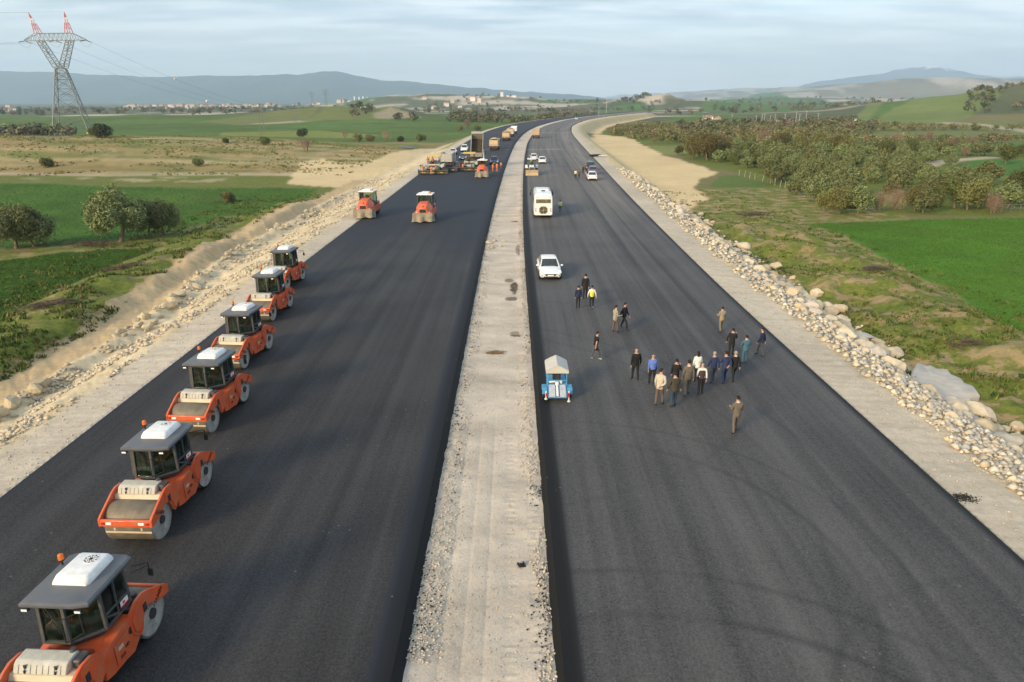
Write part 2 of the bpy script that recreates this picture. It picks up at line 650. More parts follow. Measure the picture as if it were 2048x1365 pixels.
paint([(1080, 237), (1190, 233), (1200, 229), (1120, 231)], (.44, .37, .25), 0, z=-5.6, cond=GY > 420)
paint([(930, 228), (1180, 222), (1180, 216), (930, 220)], (.12, .10, .06), .4, z=-5.6, cond=GY > 500)
paint([(1200, 210), (1280, 203), (1300, 209), (1220, 212)], (.03, .09, .025), .1, cond=GY > 1000)
# right far fields
paint([(1340, 236), (1400, 220), (1420, 232), (1500, 236), (1480, 243), (1330, 242)], C_FIELD_FAR, 0, z=-4.5, cond=GY > 380)
paint([(1395, 219), (1420, 208), (1540, 205), (1690, 212), (1705, 226), (1560, 226), (1440, 224)], (.085, .14, .026), 0, z=-3, cond=GY > 450, var=.25)
paint([(1330, 244), (1500, 243), (1500, 252), (1330, 250)], (.09, .15, .03), .1, z=-4.5, cond=GY > 330)
paint([(1700, 246), (1755, 217), (1830, 213), (1900, 221), (1990, 236), (1930, 246), (1790, 250)], C_FIELD_LIGHT, .0, z=-3, cond=GY > 380, var=.2)
paint([(1795, 211), (1830, 196), (1990, 190), (2000, 200), (1900, 214)], (.09, .15, .03), 0, z=0, cond=GY > 600, var=.2)
paint([(1745, 217), (1760, 208), (1795, 208), (1795, 217)], (.40, .33, .23), .15, z=-2, cond=GY > 500)
stroke([(1425, 226), (1530, 230), (1640, 233), (1710, 232)], 8, (.45, .38, .26), z=-4, cond=GY > 380)
stroke([(1330, 246), (1400, 246), (1490, 246)], 5, (.45, .40, .26), z=-4.5, cond=GY > 330)
# grove floor and open strips on the right
paint([(1205, 262), (1500, 246), (1700, 250), (2300, 250), (2300, 440), (1650, 425), (1480, 345), (1420, 335), (1330, 300), (1210, 285)], (.115, .135, .042), .75, var=.3, cond=(GX > xR(GY) + 14))
paint([(1700, 252), (1900, 246), (2300, 244), (2300, 280), (1900, 285), (1700, 275)], (.15, .165, .06), .5, cond=GX > 100)
paint([(1870, 300), (1960, 288), (2100, 288), (2100, 302), (1960, 308)], (.06, .15, .022), .1, cond=GX > 100)
paint([(1870, 345), (1960, 318), (2060, 322), (2060, 345), (1940, 362)], (.065, .15, .022), .2, cond=GX > 60)
stroke([(1885, 246), (1960, 250), (2048, 262), (2200, 285)], 5, (.46, .39, .28))
stroke([(1840, 338), (1870, 326), (1930, 319), (1985, 315)], 3, (.44, .37, .26))
stroke([(1570, 252), (1562, 240)], 9, (.42, .38, .31))
paint([(1290, 292), (1360, 292), (1400, 305), (1340, 312), (1270, 300)], (.19, .20, .06), .4, cond=GX > 25)
paint([(1440, 352), (1480, 350), (1640, 402), (1650, 432), (1560, 440), (1470, 405), (1420, 372)], (.10, .145, .033), .4)
# bank and near field on the right
bk = (GY < 135) & (GX > xR(GY) + 7) & (GX < xR(GY) + 40)
cov[bk] = np.array([.30, .225, .115]) * (0.8 + .45 * n_b[bk, None]); veg[bk] = .60
paint([(1592, 450), (1700, 447), (1850, 441), (2100, 436), (2600, 436), (2700, 1000), (2250, 800), (2048, 690), (1960, 640), (1850, 560), (1760, 505), (1690, 475)], C_FIELD_R, .0, z=-2.7, wob=2.6, var=.15)
# left: brown hill, track below it, grass strip, fields
hl = (GY > 158) & (GY < 345) & (GX < xL(GY) - 5) & (GY < 300 + 20 * n_a)
hs1 = fbm(GX[hl] / 26, GZ[hl] * 2.2 + GY[hl] / 60, 4, 67)[:, None]
hs2 = fbm(GX[hl] / 5, GY[hl] / 2.2, 4, 68)[:, None]
mixk = ss(.42, .60, hs1 + .5 * (hs2 - .5))
cov[hl] = (np.array([.255, .192, .076]) * mixk + np.array([.145, .165, .046]) * (1 - mixk)) * (0.6 + .8 * hs2); veg[hl] = .30
rtr = random.Random(21)
for k in range(46):                                   # sheep paths and terrace edges across the slope
    x0 = rtr.uniform(-260, -60); y0 = rtr.uniform(166, 236); ln = rtr.uniform(25, 110); sl = rtr.uniform(-.10, .16)
    pl = []
    for i in range(14):
        xx = x0 + ln * i / 13
        if xx > -34:
            break
        pl.append((xx, y0 + sl * ln * i / 13 + 5 * (float(fbm(np.array([xx / 18.0]), np.array([y0]), 3, 72)[0]) - .5)))
    if len(pl) > 1:
        stroke(None, rtr.uniform(.8, 1.7), rtr.choice([(.42, .32, .17), (.36, .27, .14), (.46, .36, .20)]), .12, world=pl, cond=hl)
dk = hl & (GX < -150) & (GY > 235)
cov[dk] = (.07, .08, .035)
gs = (GY > 120) & (GY < 160) & (GX < xL(GY) - 12)
cov[gs] = np.array([.16, .165, .048]) * (0.8 + .4 * n_b[gs, None]); veg[gs] = .6
nl = (GY <= 122) & (GX < xL(GY) - 12)
cov[nl] = np.array([.27, .21, .10]) * (0.8 + .4 * n_b[nl, None]); veg[nl] = .66
paint([(-900, 375), (0, 368), (60, 366), (240, 374), (420, 378), (560, 376), (637, 378), (600, 400), (520, 428), (455, 432), (400, 455), (330, 470), (250, 485), (160, 492), (0, 500), (-900, 520)], C_FIELD, .0, z=-2.6, wob=2.6, var=.18)
paint([(-900, 545), (0, 522), (130, 506), (262, 498), (325, 497), (265, 520), (205, 545), (110, 585), (30, 640), (-150, 700), (-900, 1000)], (.042, .098, .011), .08, z=-2.6, wob=1.5, var=.2)
stroke([(-300, 346), (0, 348), (200, 351), (380, 349), (560, 350), (700, 353), (790, 352)], 2.2, (.43, .35, .23))
paint([(600, 326), (640, 318), (700, 330), (760, 318), (830, 298), (870, 298), (850, 330), (800, 362), (700, 374), (650, 374), (580, 368), (588, 350)], C_SAND, .12, wob=2)
for (qx, qy, qw) in ((165, 357, 3), (258, 360, 4), (292, 362, 5), (345, 356, 3), (398, 363, 5), (430, 360, 4), (60, 357, 3)):
    wx, wy = hit(qx, qy)
    i_ = np.nonzero((np.hypot((GX - wx) / qw, (GY - wy) / (qw * .55)) + 1.6 * (fbm(GX / 1.6, GY / 1.6, 3, 73) - .5)) < .75)[0]
    cov[i_] = cov[i_] * .35 + np.array([.42, .33, .20]) * .65; veg[i_] = .2
# road shoulders, stony slopes and the haul road
dlv = xL(GY) - GX
drv = GX - xR(GY)
inr = GY < ROAD_END - 20
wLv = 9.2 + 3.0 * ss(45, 75, GY)
m = inr & (dlv > -40) & (drv < 0) & (dlv < wLv + .6)
cov[m] = np.array([.56, .46, .30])[None] * (0.55 + .9 * fbm(GX[m] / 1.2, GY[m] / 1.2, 4, 69, .65)[:, None]); veg[m] = 0.02
m = inr & (dlv > -1) & (dlv < 2.5 + .5 * (n_b - .5))
cov[m] = np.array([.50, .43, .335]) * (0.88 + .25 * n_b[m, None]); veg[m] = 0
m = inr & (dlv > wLv + .6) & (dlv < wLv + 3.9 + 1.2 * (n_b - .5)) & (GY < 150)
cov[m] = np.array(C_DIRT) * (0.85 + .3 * n_b[m, None]); veg[m] = 0.10
m = inr & (GY > 215) & (GY < 560) & (dlv > 3) & (dlv < 8)
cov[m] = (.30, .28, .12); veg[m] = .4
m = inr & (drv > 0) & (drv < 9.2 + 2.4 * (n_b - .5))
cov[m] = np.array([.48, .41, .29]) * (0.5 + 1.0 * fbm(GX[m] / 1.2, GY[m] / 1.2, 4, 70, .65)[:, None]); veg[m] = 0.03
m = inr & (drv > -1) & (drv < 2.7 + .5 * (n_b - .5))
cov[m] = np.array([.50, .43, .33]) * (0.88 + .25 * n_b[m, None]); veg[m] = 0
m = inr & (GY > 95) & (drv > 4.2) & (drv < 8.5 + 9 * ss(100, 130, GY) * (1 - ss(300, 420, GY)) + 5 * (n_b - .5))
cov[m] = np.array(C_SAND) * (0.92 + .2 * n_b[m, None]); veg[m] = 0
paint([(1215, 320), (1190, 290), (1185, 268), (1260, 275), (1330, 312), (1400, 330), (1428, 345), (1375, 372), (1372, 405), (1310, 395), (1255, 355)], C_SAND, 0.0, wob=2.5, var=.08)
m = inr & (GY > 430) & (drv > 2) & (drv < 16)
cov[m] = C_SAND; veg[m] = 0
m = (GX > 130) & (GX < 230) & (GY > 850) & (GY < 990)
cov[m] = (.46, .38, .26); veg[m] = 0

crop = (cov[:, 1] > cov[:, 0] * 1.25) & (cov[:, 1] > cov[:, 2] * 2.2) & (veg < .12)
f1 = fbm(GX[crop] / 5, GY[crop] / 5, 4, 74)[:, None]
f2 = ss(.5, .68, fbm(GX[crop] / 16, GY[crop] / 16, 4, 77))[:, None]
row_ = .06 * np.sin((GX[crop] * .55 + GY[crop] * .84) * 1.05)[:, None] * (GRR[crop, None] < 130)
cov[crop] = cov[crop] * (.70 + .60 * f1 + row_) * (1 - .35 * f2) + np.array([.085, .115, .022]) * .35 * f2


def soften(a):
    a = a.reshape(NR, NA, -1)
    b_ = a.copy(); b_[1:-1] = .25 * a[:-2] + .5 * a[1:-1] + .25 * a[2:]
    return (.25 * np.roll(b_, 1, 1) + .5 * b_ + .25 * np.roll(b_, -1, 1)).reshape(NR * NA, -1)


cov = soften(cov); veg = soften(veg)[:, 0]
gme = bpy.data.meshes.new('ground')
_vid = np.arange(NA * NR).reshape(NR, NA)
_nx = np.roll(_vid, -1, axis=1)
fq = np.stack([_vid[:-1].ravel(), _vid[1:].ravel(), _nx[1:].ravel(), _nx[:-1].ravel()], axis=1)
gme.vertices.add(len(GX) + 1)
_co = np.stack([GX, GY, GZ], axis=1)
_co = np.vstack([_co, [[0, 0, -0.62]]])
gme.vertices.foreach_set('co', _co.ravel())
tri = np.stack([np.full(NA, NA * NR), np.arange(NA), np.roll(np.arange(NA), -1)], axis=1)
loops = np.concatenate([fq.ravel(), tri.ravel()])
gme.loops.add(len(loops))
gme.loops.foreach_set('vertex_index', loops.astype(np.int32))
gme.polygons.add(len(fq) + NA)
st = np.concatenate([np.arange(len(fq)) * 4, len(fq) * 4 + np.arange(NA) * 3])
gme.polygons.foreach_set('loop_start', st.astype(np.int32))
gme.polygons.foreach_set('loop_total', np.concatenate([np.full(len(fq), 4), np.full(NA, 3)]).astype(np.int32))
gme.polygons.foreach_set('use_smooth', np.ones(len(fq) + NA, bool))
gme.update(calc_edges=True)
ca = gme.color_attributes.new('cover', 'FLOAT_COLOR', 'POINT')
cc = np.ones((len(GX) + 1, 4), np.float32)
cc[:-1, :3] = cov
cc[:-1, 3] = veg
ca.data.foreach_set('color', cc.ravel())

gm = bpy.data.materials.new('ground_cover')
gm.use_nodes = True
t = gm.node_tree
b = t.nodes['Principled BSDF']
b.inputs['Roughness'].default_value = .95
b.inputs['Specular IOR Level'].default_value = .15


def N(t, typ, **k):
    n = t.nodes.new(typ)
    for a, v in k.items():
        if a.startswith('i_'):
            n.inputs[a[2:].replace('_', ' ')].default_value = v
        else:
            setattr(n, a, v)
    return n


at = N(t, 'ShaderNodeAttribute', attribute_name='cover')
geo = N(t, 'ShaderNodeNewGeometry')
na = N(t, 'ShaderNodeTexNoise', i_Scale=1.9, i_Detail=9.0, i_Roughness=.68)
nb = N(t, 'ShaderNodeTexNoise', i_Scale=.45, i_Detail=7.0, i_Roughness=.62)
nc = N(t, 'ShaderNodeTexNoise', i_Scale=9.0, i_Detail=5.0, i_Roughness=.7)
nd = N(t, 'ShaderNodeTexNoise', i_Scale=.07, i_Detail=5.0)
mpf = N(t, 'ShaderNodeMapping'); mpf.inputs['Rotation'].default_value = (0, 0, .5); mpf.inputs['Scale'].default_value = (.25, 2.6, 1)
t.links.new(geo.outputs['Position'], mpf.inputs[0])
ne = N(t, 'ShaderNodeTexNoise', i_Scale=.8, i_Detail=5.0, i_Roughness=.6)
t.links.new(mpf.outputs[0], ne.inputs['Vector'])
for q in (na, nb, nc, nd):
    t.links.new(geo.outputs['Position'], q.inputs['Vector'])


def MA(op, a, b2, clamp=False):
    n = N(t, 'ShaderNodeMath', operation=op, use_clamp=clamp)
    for i, v in enumerate((a, b2)):
        if isinstance(v, (int, float)):
            n.inputs[i].default_value = v
        else:
            t.links.new(v, n.inputs[i])
    return n.outputs[0]


# value break-up
vv = MA('ADD', MA('MULTIPLY', nc.outputs['Fac'], .55), MA('MULTIPLY', na.outputs['Fac'], .65))
vv = MA('ADD', vv, MA('MULTIPLY', ne.outputs['Fac'], .6))
vv = MA('ADD', vv, MA('MULTIPLY', nd.outputs['Fac'], .35))
vv = MA('SUBTRACT', vv, .07)
sc = N(t, 'ShaderNodeVectorMath', operation='SCALE')
t.links.new(at.outputs['Color'], sc.inputs[0])
t.links.new(vv, sc.inputs['Scale'])
# patches of low green growth
th = MA('SUBTRACT', 1.0, at.outputs['Alpha'])
mixn = MA('ADD', MA('MULTIPLY', nb.outputs['Fac'], .62), MA('MULTIPLY', na.outputs['Fac'], .38))
lo = MA('ADD', MA('MULTIPLY', th, .52), .24)
pm_ = MA('MULTIPLY', MA('SUBTRACT', mixn, lo), 16.0, True)
pm_ = MA('MULTIPLY', pm_, MA('GREATER_THAN', at.outputs['Alpha'], .004))
grn = N(t, 'ShaderNodeValToRGB')
grn.color_ramp.elements[0].position = .35; grn.color_ramp.elements[0].color = (.072, .105, .016, 1)
grn.color_ramp.elements[1].position = .66; grn.color_ramp.elements[1].color = (.185, .20, .042, 1)
t.links.new(na.outputs['Fac'], grn.inputs[0])
mx = N(t, 'ShaderNodeMix', data_type='RGBA')
t.links.new(pm_, mx.inputs[0])
t.links.new(sc.outputs[0], mx.inputs[6])
t.links.new(grn.outputs[0], mx.inputs[7])
t.links.new(mx.outputs[2], b.inputs['Base Color'])
bp = N(t, 'ShaderNodeBump', i_Strength=.55, i_Distance=.12)
hh = MA('ADD', MA('MULTIPLY', na.outputs['Fac'], .8), MA('MULTIPLY', nc.outputs['Fac'], .35))
hh = MA('ADD', hh, MA('MULTIPLY', pm_, .35))
t.links.new(hh, bp.inputs['Height'])
t.links.new(bp.outputs[0], b.inputs['Normal'])
gme.materials.append(gm)
ground = link_mesh('ground', gme)
tag(ground, kind='structure')

# ------------------------------------------------------------------ carriageways and median


def asphalt(name, c1, c2, fresh, grain=.5, streak=(1.1, .016), arcs=()):
    m = bpy.data.materials.new(name)
    m.use_nodes = True
    t = m.node_tree
    b = t.nodes['Principled BSDF']
    geo = N(t, 'ShaderNodeNewGeometry')
    at = N(t, 'ShaderNodeAttribute', attribute_name='lane')      # x: across, y: along, z: special cover
    mp = N(t, 'ShaderNodeMapping'); mp.inputs['Scale'].default_value = (streak[0], streak[1], 0)
    t.links.new(at.outputs['Vector'], mp.inputs[0])
    n1 = N(t, 'ShaderNodeTexNoise', i_Scale=1.0, i_Detail=6.0, i_Roughness=.62)
    t.links.new(mp.outputs[0], n1.inputs['Vector'])
    n2 = N(t, 'ShaderNodeTexNoise', i_Scale=14.0, i_Detail=5.0, i_Roughness=.8)
    n3 = N(t, 'ShaderNodeTexNoise', i_Scale=.16, i_Detail=5.0)
    n5 = N(t, 'ShaderNodeTexNoise', i_Scale=5.0, i_Detail=5.0, i_Roughness=.7)
    for q in (n2, n3, n5):
        t.links.new(geo.outputs['Position'], q.inputs['Vector'])

    def M2(op, a, b2, clamp=False):
        n = N(t, 'ShaderNodeMath', operation=op, use_clamp=clamp)
        for i, v in enumerate((a, b2)):
            if isinstance(v, (int, float)):
                n.inputs[i].default_value = v
            else:
                t.links.new(v, n.inputs[i])
        return n.outputs[0]
    f = M2('ADD', M2('MULTIPLY', n1.outputs['Fac'], 1.0), M2('MULTIPLY', n3.outputs['Fac'], .55))
    f = M2('ADD', f, M2('MULTIPLY', n2.outputs['Fac'], grain))
    f = M2('ADD', f, M2('MULTIPLY', n5.outputs['Fac'], .45))
    f = M2('SUBTRACT', f, .5 * (2.0 + grain) - .5)
    cr = N(t, 'ShaderNodeValToRGB')
    cr.color_ramp.elements[0].position = .22; cr.color_ramp.elements[0].color = (*c1, 1)
    cr.color_ramp.elements[1].position = .80; cr.color_ramp.elements[1].color = (*c2, 1)
    t.links.new(f, cr.inputs[0])
    # fresh mat (bitumen still dark and smooth)
    sep = N(t, 'ShaderNodeSeparateXYZ')
    t.links.new(at.outputs['Vector'], sep.inputs[0])
    fr = N(t, 'ShaderNodeMix', data_type='RGBA')
    t.links.new(M2('MULTIPLY', sep.outputs['Z'], 1.0, True), fr.inputs[0])
    t.links.new(cr.outputs[0], fr.inputs[6])
    fr.inputs[7].default_value = (*fresh, 1)
    bk_ = N(t, 'ShaderNodeMix', data_type='RGBA')
    t.links.new(M2('SUBTRACT', sep.outputs['Z'], 1.0, True), bk_.inputs[0])
    t.links.new(fr.outputs[2], bk_.inputs[6])
    bk_.inputs[7].default_value = (.0075, .0072, .007, 1)
    fr = bk_
    # pale dust
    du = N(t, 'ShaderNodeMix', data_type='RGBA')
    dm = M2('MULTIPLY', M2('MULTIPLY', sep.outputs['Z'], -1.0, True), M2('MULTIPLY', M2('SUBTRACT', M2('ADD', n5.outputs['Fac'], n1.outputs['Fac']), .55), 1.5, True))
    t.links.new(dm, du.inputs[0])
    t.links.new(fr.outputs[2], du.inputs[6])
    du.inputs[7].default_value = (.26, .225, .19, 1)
    # tyre marks: rubber arcs on the asphalt
    for (cx, cy, r, w, s_) in arcs:
        vd = N(t, 'ShaderNodeVectorMath', operation='DISTANCE')
        fl = N(t, 'ShaderNodeVectorMath', operation='MULTIPLY'); fl.inputs[1].default_value = (1, 1, 0)
        t.links.new(geo.outputs['Position'], fl.inputs[0]); t.links.new(fl.outputs[0], vd.inputs[0]); vd.inputs[1].default_value = (cx, cy, 0)
        dd = M2('ABSOLUTE', M2('SUBTRACT', vd.outputs['Value'], r), 0.0)
        k = M2('SUBTRACT', 1.0, M2('DIVIDE', dd, w), True)
        k = M2('MULTIPLY', M2('MULTIPLY', k, s_), M2('MULTIPLY', M2('SUBTRACT', n3.outputs['Fac'], .33), 4.0, True), True)
        k = M2('MULTIPLY', k, M2('ADD', M2('MULTIPLY', n5.outputs['Fac'], 1.2), -.1), True)
        mk = N(t, 'ShaderNodeMix', data_type='RGBA')
        t.links.new(k, mk.inputs[0]); t.links.new(du.outputs[2], mk.inputs[6]); mk.inputs[7].default_value = (.012, .012, .012, 1)
        du = mk
    # scattered pale grit
    vo = N(t, 'ShaderNodeTexVoronoi', i_Scale=2.3)
    t.links.new(geo.outputs['Position'], vo.inputs['Vector'])
    n6 = N(t, 'ShaderNodeTexNoise', i_Scale=.35, i_Detail=3.0)
    t.links.new(geo.outputs['Position'], n6.inputs['Vector'])
    gr = M2('MULTIPLY', M2('LESS_THAN', vo.outputs['Distance'], .075), M2('GREATER_THAN', n6.outputs['Fac'], .56))
    gi = N(t, 'ShaderNodeMix', data_type='RGBA')
    t.links.new(M2('MULTIPLY', gr, .55), gi.inputs[0])
    t.links.new(du.outputs[2], gi.inputs[6])
    gi.inputs[7].default_value = (.22, .21, .19, 1)
    t.links.new(gi.outputs[2], b.inputs['Base Color'])
    b.inputs['Roughness'].default_value = .72
    b.inputs['Specular IOR Level'].default_value = .22
    bp = N(t, 'ShaderNodeBump', i_Strength=.5, i_Distance=.02)
    t.links.new(n2.outputs['Fac'], bp.inputs['Height'])
    t.links.new(bp.outputs[0], b.inputs['Normal'])
    return m


def strip(name, fa, fb, y0, y1, z, m, nx=12, lane=None, skirt=.45, step=None, zf=None, kind='structure', batter=(0.06, 0.22)):
    """a road slab between the lines x=fa(y) and x=fb(y), with battered side faces"""
    ys = [y0]
    while ys[-1] < y1:
        ys.append(min(y1, ys[-1] + (step or max(.6, .018 * max(ys[-1], 20)))))
    ys = np.array(ys)
    a, b_ = fa(ys), fb(ys)
    u = np.linspace(0, 1, nx + 1)
    X = a[:, None] + (b_ - a)[:, None] * u[None]
    Y = np.repeat(ys[:, None], nx + 1, 1)
    Zv = np.full_like(X, z) if zf is None else zf(X, Y)
    if skirt:
        wob = .05 * (fbm(ys * 3, ys * 0, 3, 71) - .5)
        X = np.concatenate([(a - batter[0] + wob)[:, None], X, (b_ + batter[1] + wob)[:, None]], 1)
        Y = np.concatenate([ys[:, None], Y, ys[:, None]], 1)
        Zv = np.concatenate([np.full((len(ys), 1), z - skirt), Zv, np.full((len(ys), 1), z - skirt)], 1)
    n = X.shape[1]
    me = bpy.data.meshes.new(name)
    vs = np.stack([X.ravel(), Y.ravel(), Zv.ravel()], 1)
    idx = np.arange(len(ys) * n).reshape(len(ys), n)
    f = np.stack([idx[:-1, :-1].ravel(), idx[:-1, 1:].ravel(), idx[1:, 1:].ravel(), idx[1:, :-1].ravel()], 1)
    me.from_pydata(vs.tolist(), [], f.tolist())
    if lane is not None:
        at = me.attributes.new('lane', 'FLOAT_VECTOR', 'POINT')
        q = np.stack([(X - road_c(Y)).ravel(), Y.ravel(), lane(X, Y).ravel()], 1).astype(np.float32)
        at.data.foreach_set('vector', q.ravel())
    me.materials.append(m)
    o = link_mesh(name, me)
    return tag(o, kind=kind)


M_ASL = asphalt('asphalt_left', (.019, .018, .018), (.062, .060, .060), (.022, .025, .034), 1.9)
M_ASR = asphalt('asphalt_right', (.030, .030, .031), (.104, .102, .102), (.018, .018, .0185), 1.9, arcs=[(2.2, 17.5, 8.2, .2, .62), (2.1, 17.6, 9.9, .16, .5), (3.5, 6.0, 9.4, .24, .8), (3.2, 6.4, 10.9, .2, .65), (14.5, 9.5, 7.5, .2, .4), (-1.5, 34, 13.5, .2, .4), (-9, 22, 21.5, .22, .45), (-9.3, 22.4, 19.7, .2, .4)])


def lane_left(X, Y):
    u = (X - xL(Y)) / (xLM(Y) - xL(Y))
    fresh = .85 * ss(62, 78, Y + 6 * np.sin(u * 9)) * (1 - ss(136.0, 137.0, Y)) + .45 * ss(137, 139, Y)
    dust = .8 * np.exp(-((Y - 207) / 2.0) ** 2) * ss(.1, .5, u) + .5 * np.exp(-((Y - 318) / 4.0) ** 2)
    edge = 1.2 * (1 - ss(0, .02, u)) + 1.9 * ss(.955, .985, u)
    return np.maximum(fresh, edge) - 1.5 * dust


def lane_right(X, Y):
    u = (X - xRM(Y)) / (xR(Y) - xRM(Y))
    arc = 0.0
    lines = 0.0
    for xo in (10.9, 12.9):
        lines = np.maximum(lines, .38 * np.exp(-((X - road_c(Y) - xo) / .22) ** 2) * ss(25, 45, Y))
    edge = 1.9 * (1 - ss(.018, .045, u)) + 1.3 * ss(.97, 1, u)
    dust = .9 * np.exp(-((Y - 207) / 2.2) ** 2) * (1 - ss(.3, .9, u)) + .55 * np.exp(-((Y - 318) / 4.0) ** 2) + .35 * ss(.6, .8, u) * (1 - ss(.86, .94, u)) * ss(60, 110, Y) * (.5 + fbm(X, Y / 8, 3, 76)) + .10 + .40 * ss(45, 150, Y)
    return np.maximum(np.maximum(arc, lines), edge) - dust


strip('left_carriageway', xL, xLM, -30, ROAD_END, 0.0, M_ASL, 40, lane_left, .5, batter=(.12, .46))
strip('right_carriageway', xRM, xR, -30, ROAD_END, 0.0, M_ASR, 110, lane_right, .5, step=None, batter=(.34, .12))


def med_z(X, Y):
    u = (X - xLM(Y)) / (xRM(Y) - xLM(Y))
    z = -.30 + .06 * (fbm(X * 1.6, Y * 1.6, 4, 81) - .5) + .10 * (np.exp(-((u - .12) / .09) ** 2) + np.exp(-((u - .88) / .08) ** 2)) * fbm(X * 3, Y * 3, 3, 82)
    # wheel and track prints close to the camera
    k = (1 - ss(24, 31, Y))
    for xo in (-.05, .75):
        w = np.exp(-((X - xo) / .2) ** 4)
        z = z + k * w * (.03 * (fbm(X * 2, Y * 2, 2, 83) - .15) * np.sin(Y * 19 + 7 * np.abs(X - xo) + 3 * fbm(X, Y, 2, 85)) - .012)
    for xo in (-1.9, -1.35, -.75):
        z = z - k * .02 * np.exp(-((X - xo) / .09) ** 2)
    return z


def median_mat():
    m = bpy.data.materials.new('median_gravel')
    m.use_nodes = True
    t = m.node_tree
    b = t.nodes['Principled BSDF']
    geo = N(t, 'ShaderNodeNewGeometry')
    at = N(t, 'ShaderNodeAttribute', attribute_name='lane')
    n1 = N(t, 'ShaderNodeTexNoise', i_Scale=14.0, i_Detail=5.0, i_Roughness=.75)
    n2 = N(t, 'ShaderNodeTexNoise', i_Scale=.8, i_Detail=6.0)
    mp = N(t, 'ShaderNodeMapping'); mp.inputs['Scale'].default_value = (.5, .9, 1)
    t.links.new(geo.outputs['Position'], mp.inputs[0])
    t.links.new(geo.outputs['Position'], n1.inputs['Vector'])
    t.links.new(mp.outputs[0], n2.inputs['Vector'])
    cr = N(t, 'ShaderNodeValToRGB')
    cr.color_ramp.elements[0].position = .32; cr.color_ramp.elements[0].color = (.36, .31, .25, 1)
    cr.color_ramp.elements[1].position = .66; cr.color_ramp.elements[1].color = (.66, .57, .46, 1)
    ad = N(t, 'ShaderNodeMix', data_type='FLOAT')
    ad.inputs[0].default_value = .45
    t.links.new(n2.outputs['Fac'], ad.inputs[2]); t.links.new(n1.outputs['Fac'], ad.inputs[3])
    t.links.new(ad.outputs[0], cr.inputs[0])
    sep = N(t, 'ShaderNodeSeparateXYZ')
    t.links.new(at.outputs['Vector'], sep.inputs[0])
    st = N(t, 'ShaderNodeMix', data_type='RGBA')
    mm = N(t, 'ShaderNodeMath', operation='MULTIPLY', use_clamp=True)
    t.links.new(sep.outputs['Z'], mm.inputs[0])
    m3 = N(t, 'ShaderNodeMath', operation='ADD'); m3.inputs[1].default_value = .45
    t.links.new(n1.outputs['Fac'], m3.inputs[0]); t.links.new(m3.outputs[0], mm.inputs[1])
    t.links.new(mm.outputs[0], st.inputs[0])
    t.links.new(cr.outputs[0], st.inputs[6])
    st.inputs[7].default_value = (.055, .036, .024, 1)
    t.links.new(st.outputs[2], b.inputs['Base Color'])
    b.inputs['Roughness'].default_value = .95
    b.inputs['Specular IOR Level'].default_value = .15
    bp = N(t, 'ShaderNodeBump', i_Strength=.6, i_Distance=.04)
    t.links.new(n1.outputs['Fac'], bp.inputs['Height'])
    t.links.new(bp.outputs[0], b.inputs['Normal'])
    return m


def med_stain(X, Y):
    s_ = 0
    for px, py, rx, ry, k in ((1028, 575, .35, 2.2, .95), (1022, 598, .5, .7, .8), (1018, 562, .45, .8, .7), (1036, 500, .25, 3.2, .65), (1040, 470, .2, 2, .5), (1030, 668, .35, .5, .5), (985, 705, .55, .4, .25)):
        cx, cy = G(px, py, -.3)
        s_ = np.maximum(s_, k * ss(.35, .6, np.exp(-((X - cx) / rx) ** 2 - ((Y - cy) / ry) ** 2) * (.5 + fbm(X * 4, Y * 2, 3, 84))))
    return s_


M_MED = median_mat()
strip('median_strip', lambda y: xLM(y) + .02, lambda y: xRM(y) - .02, -25, 130, -.3, M_MED, 44, med_stain, 0, step=.12, zf=med_z)
strip('median_strip', lambda y: xLM(y) + .02, lambda y: xRM(y) - .02, 129.9, ROAD_END, -.3, M_MED, 10, med_stain, 0, zf=lambda X, Y: med_z(X, Y) + .002)

# ------------------------------------------------------------------ far mountains


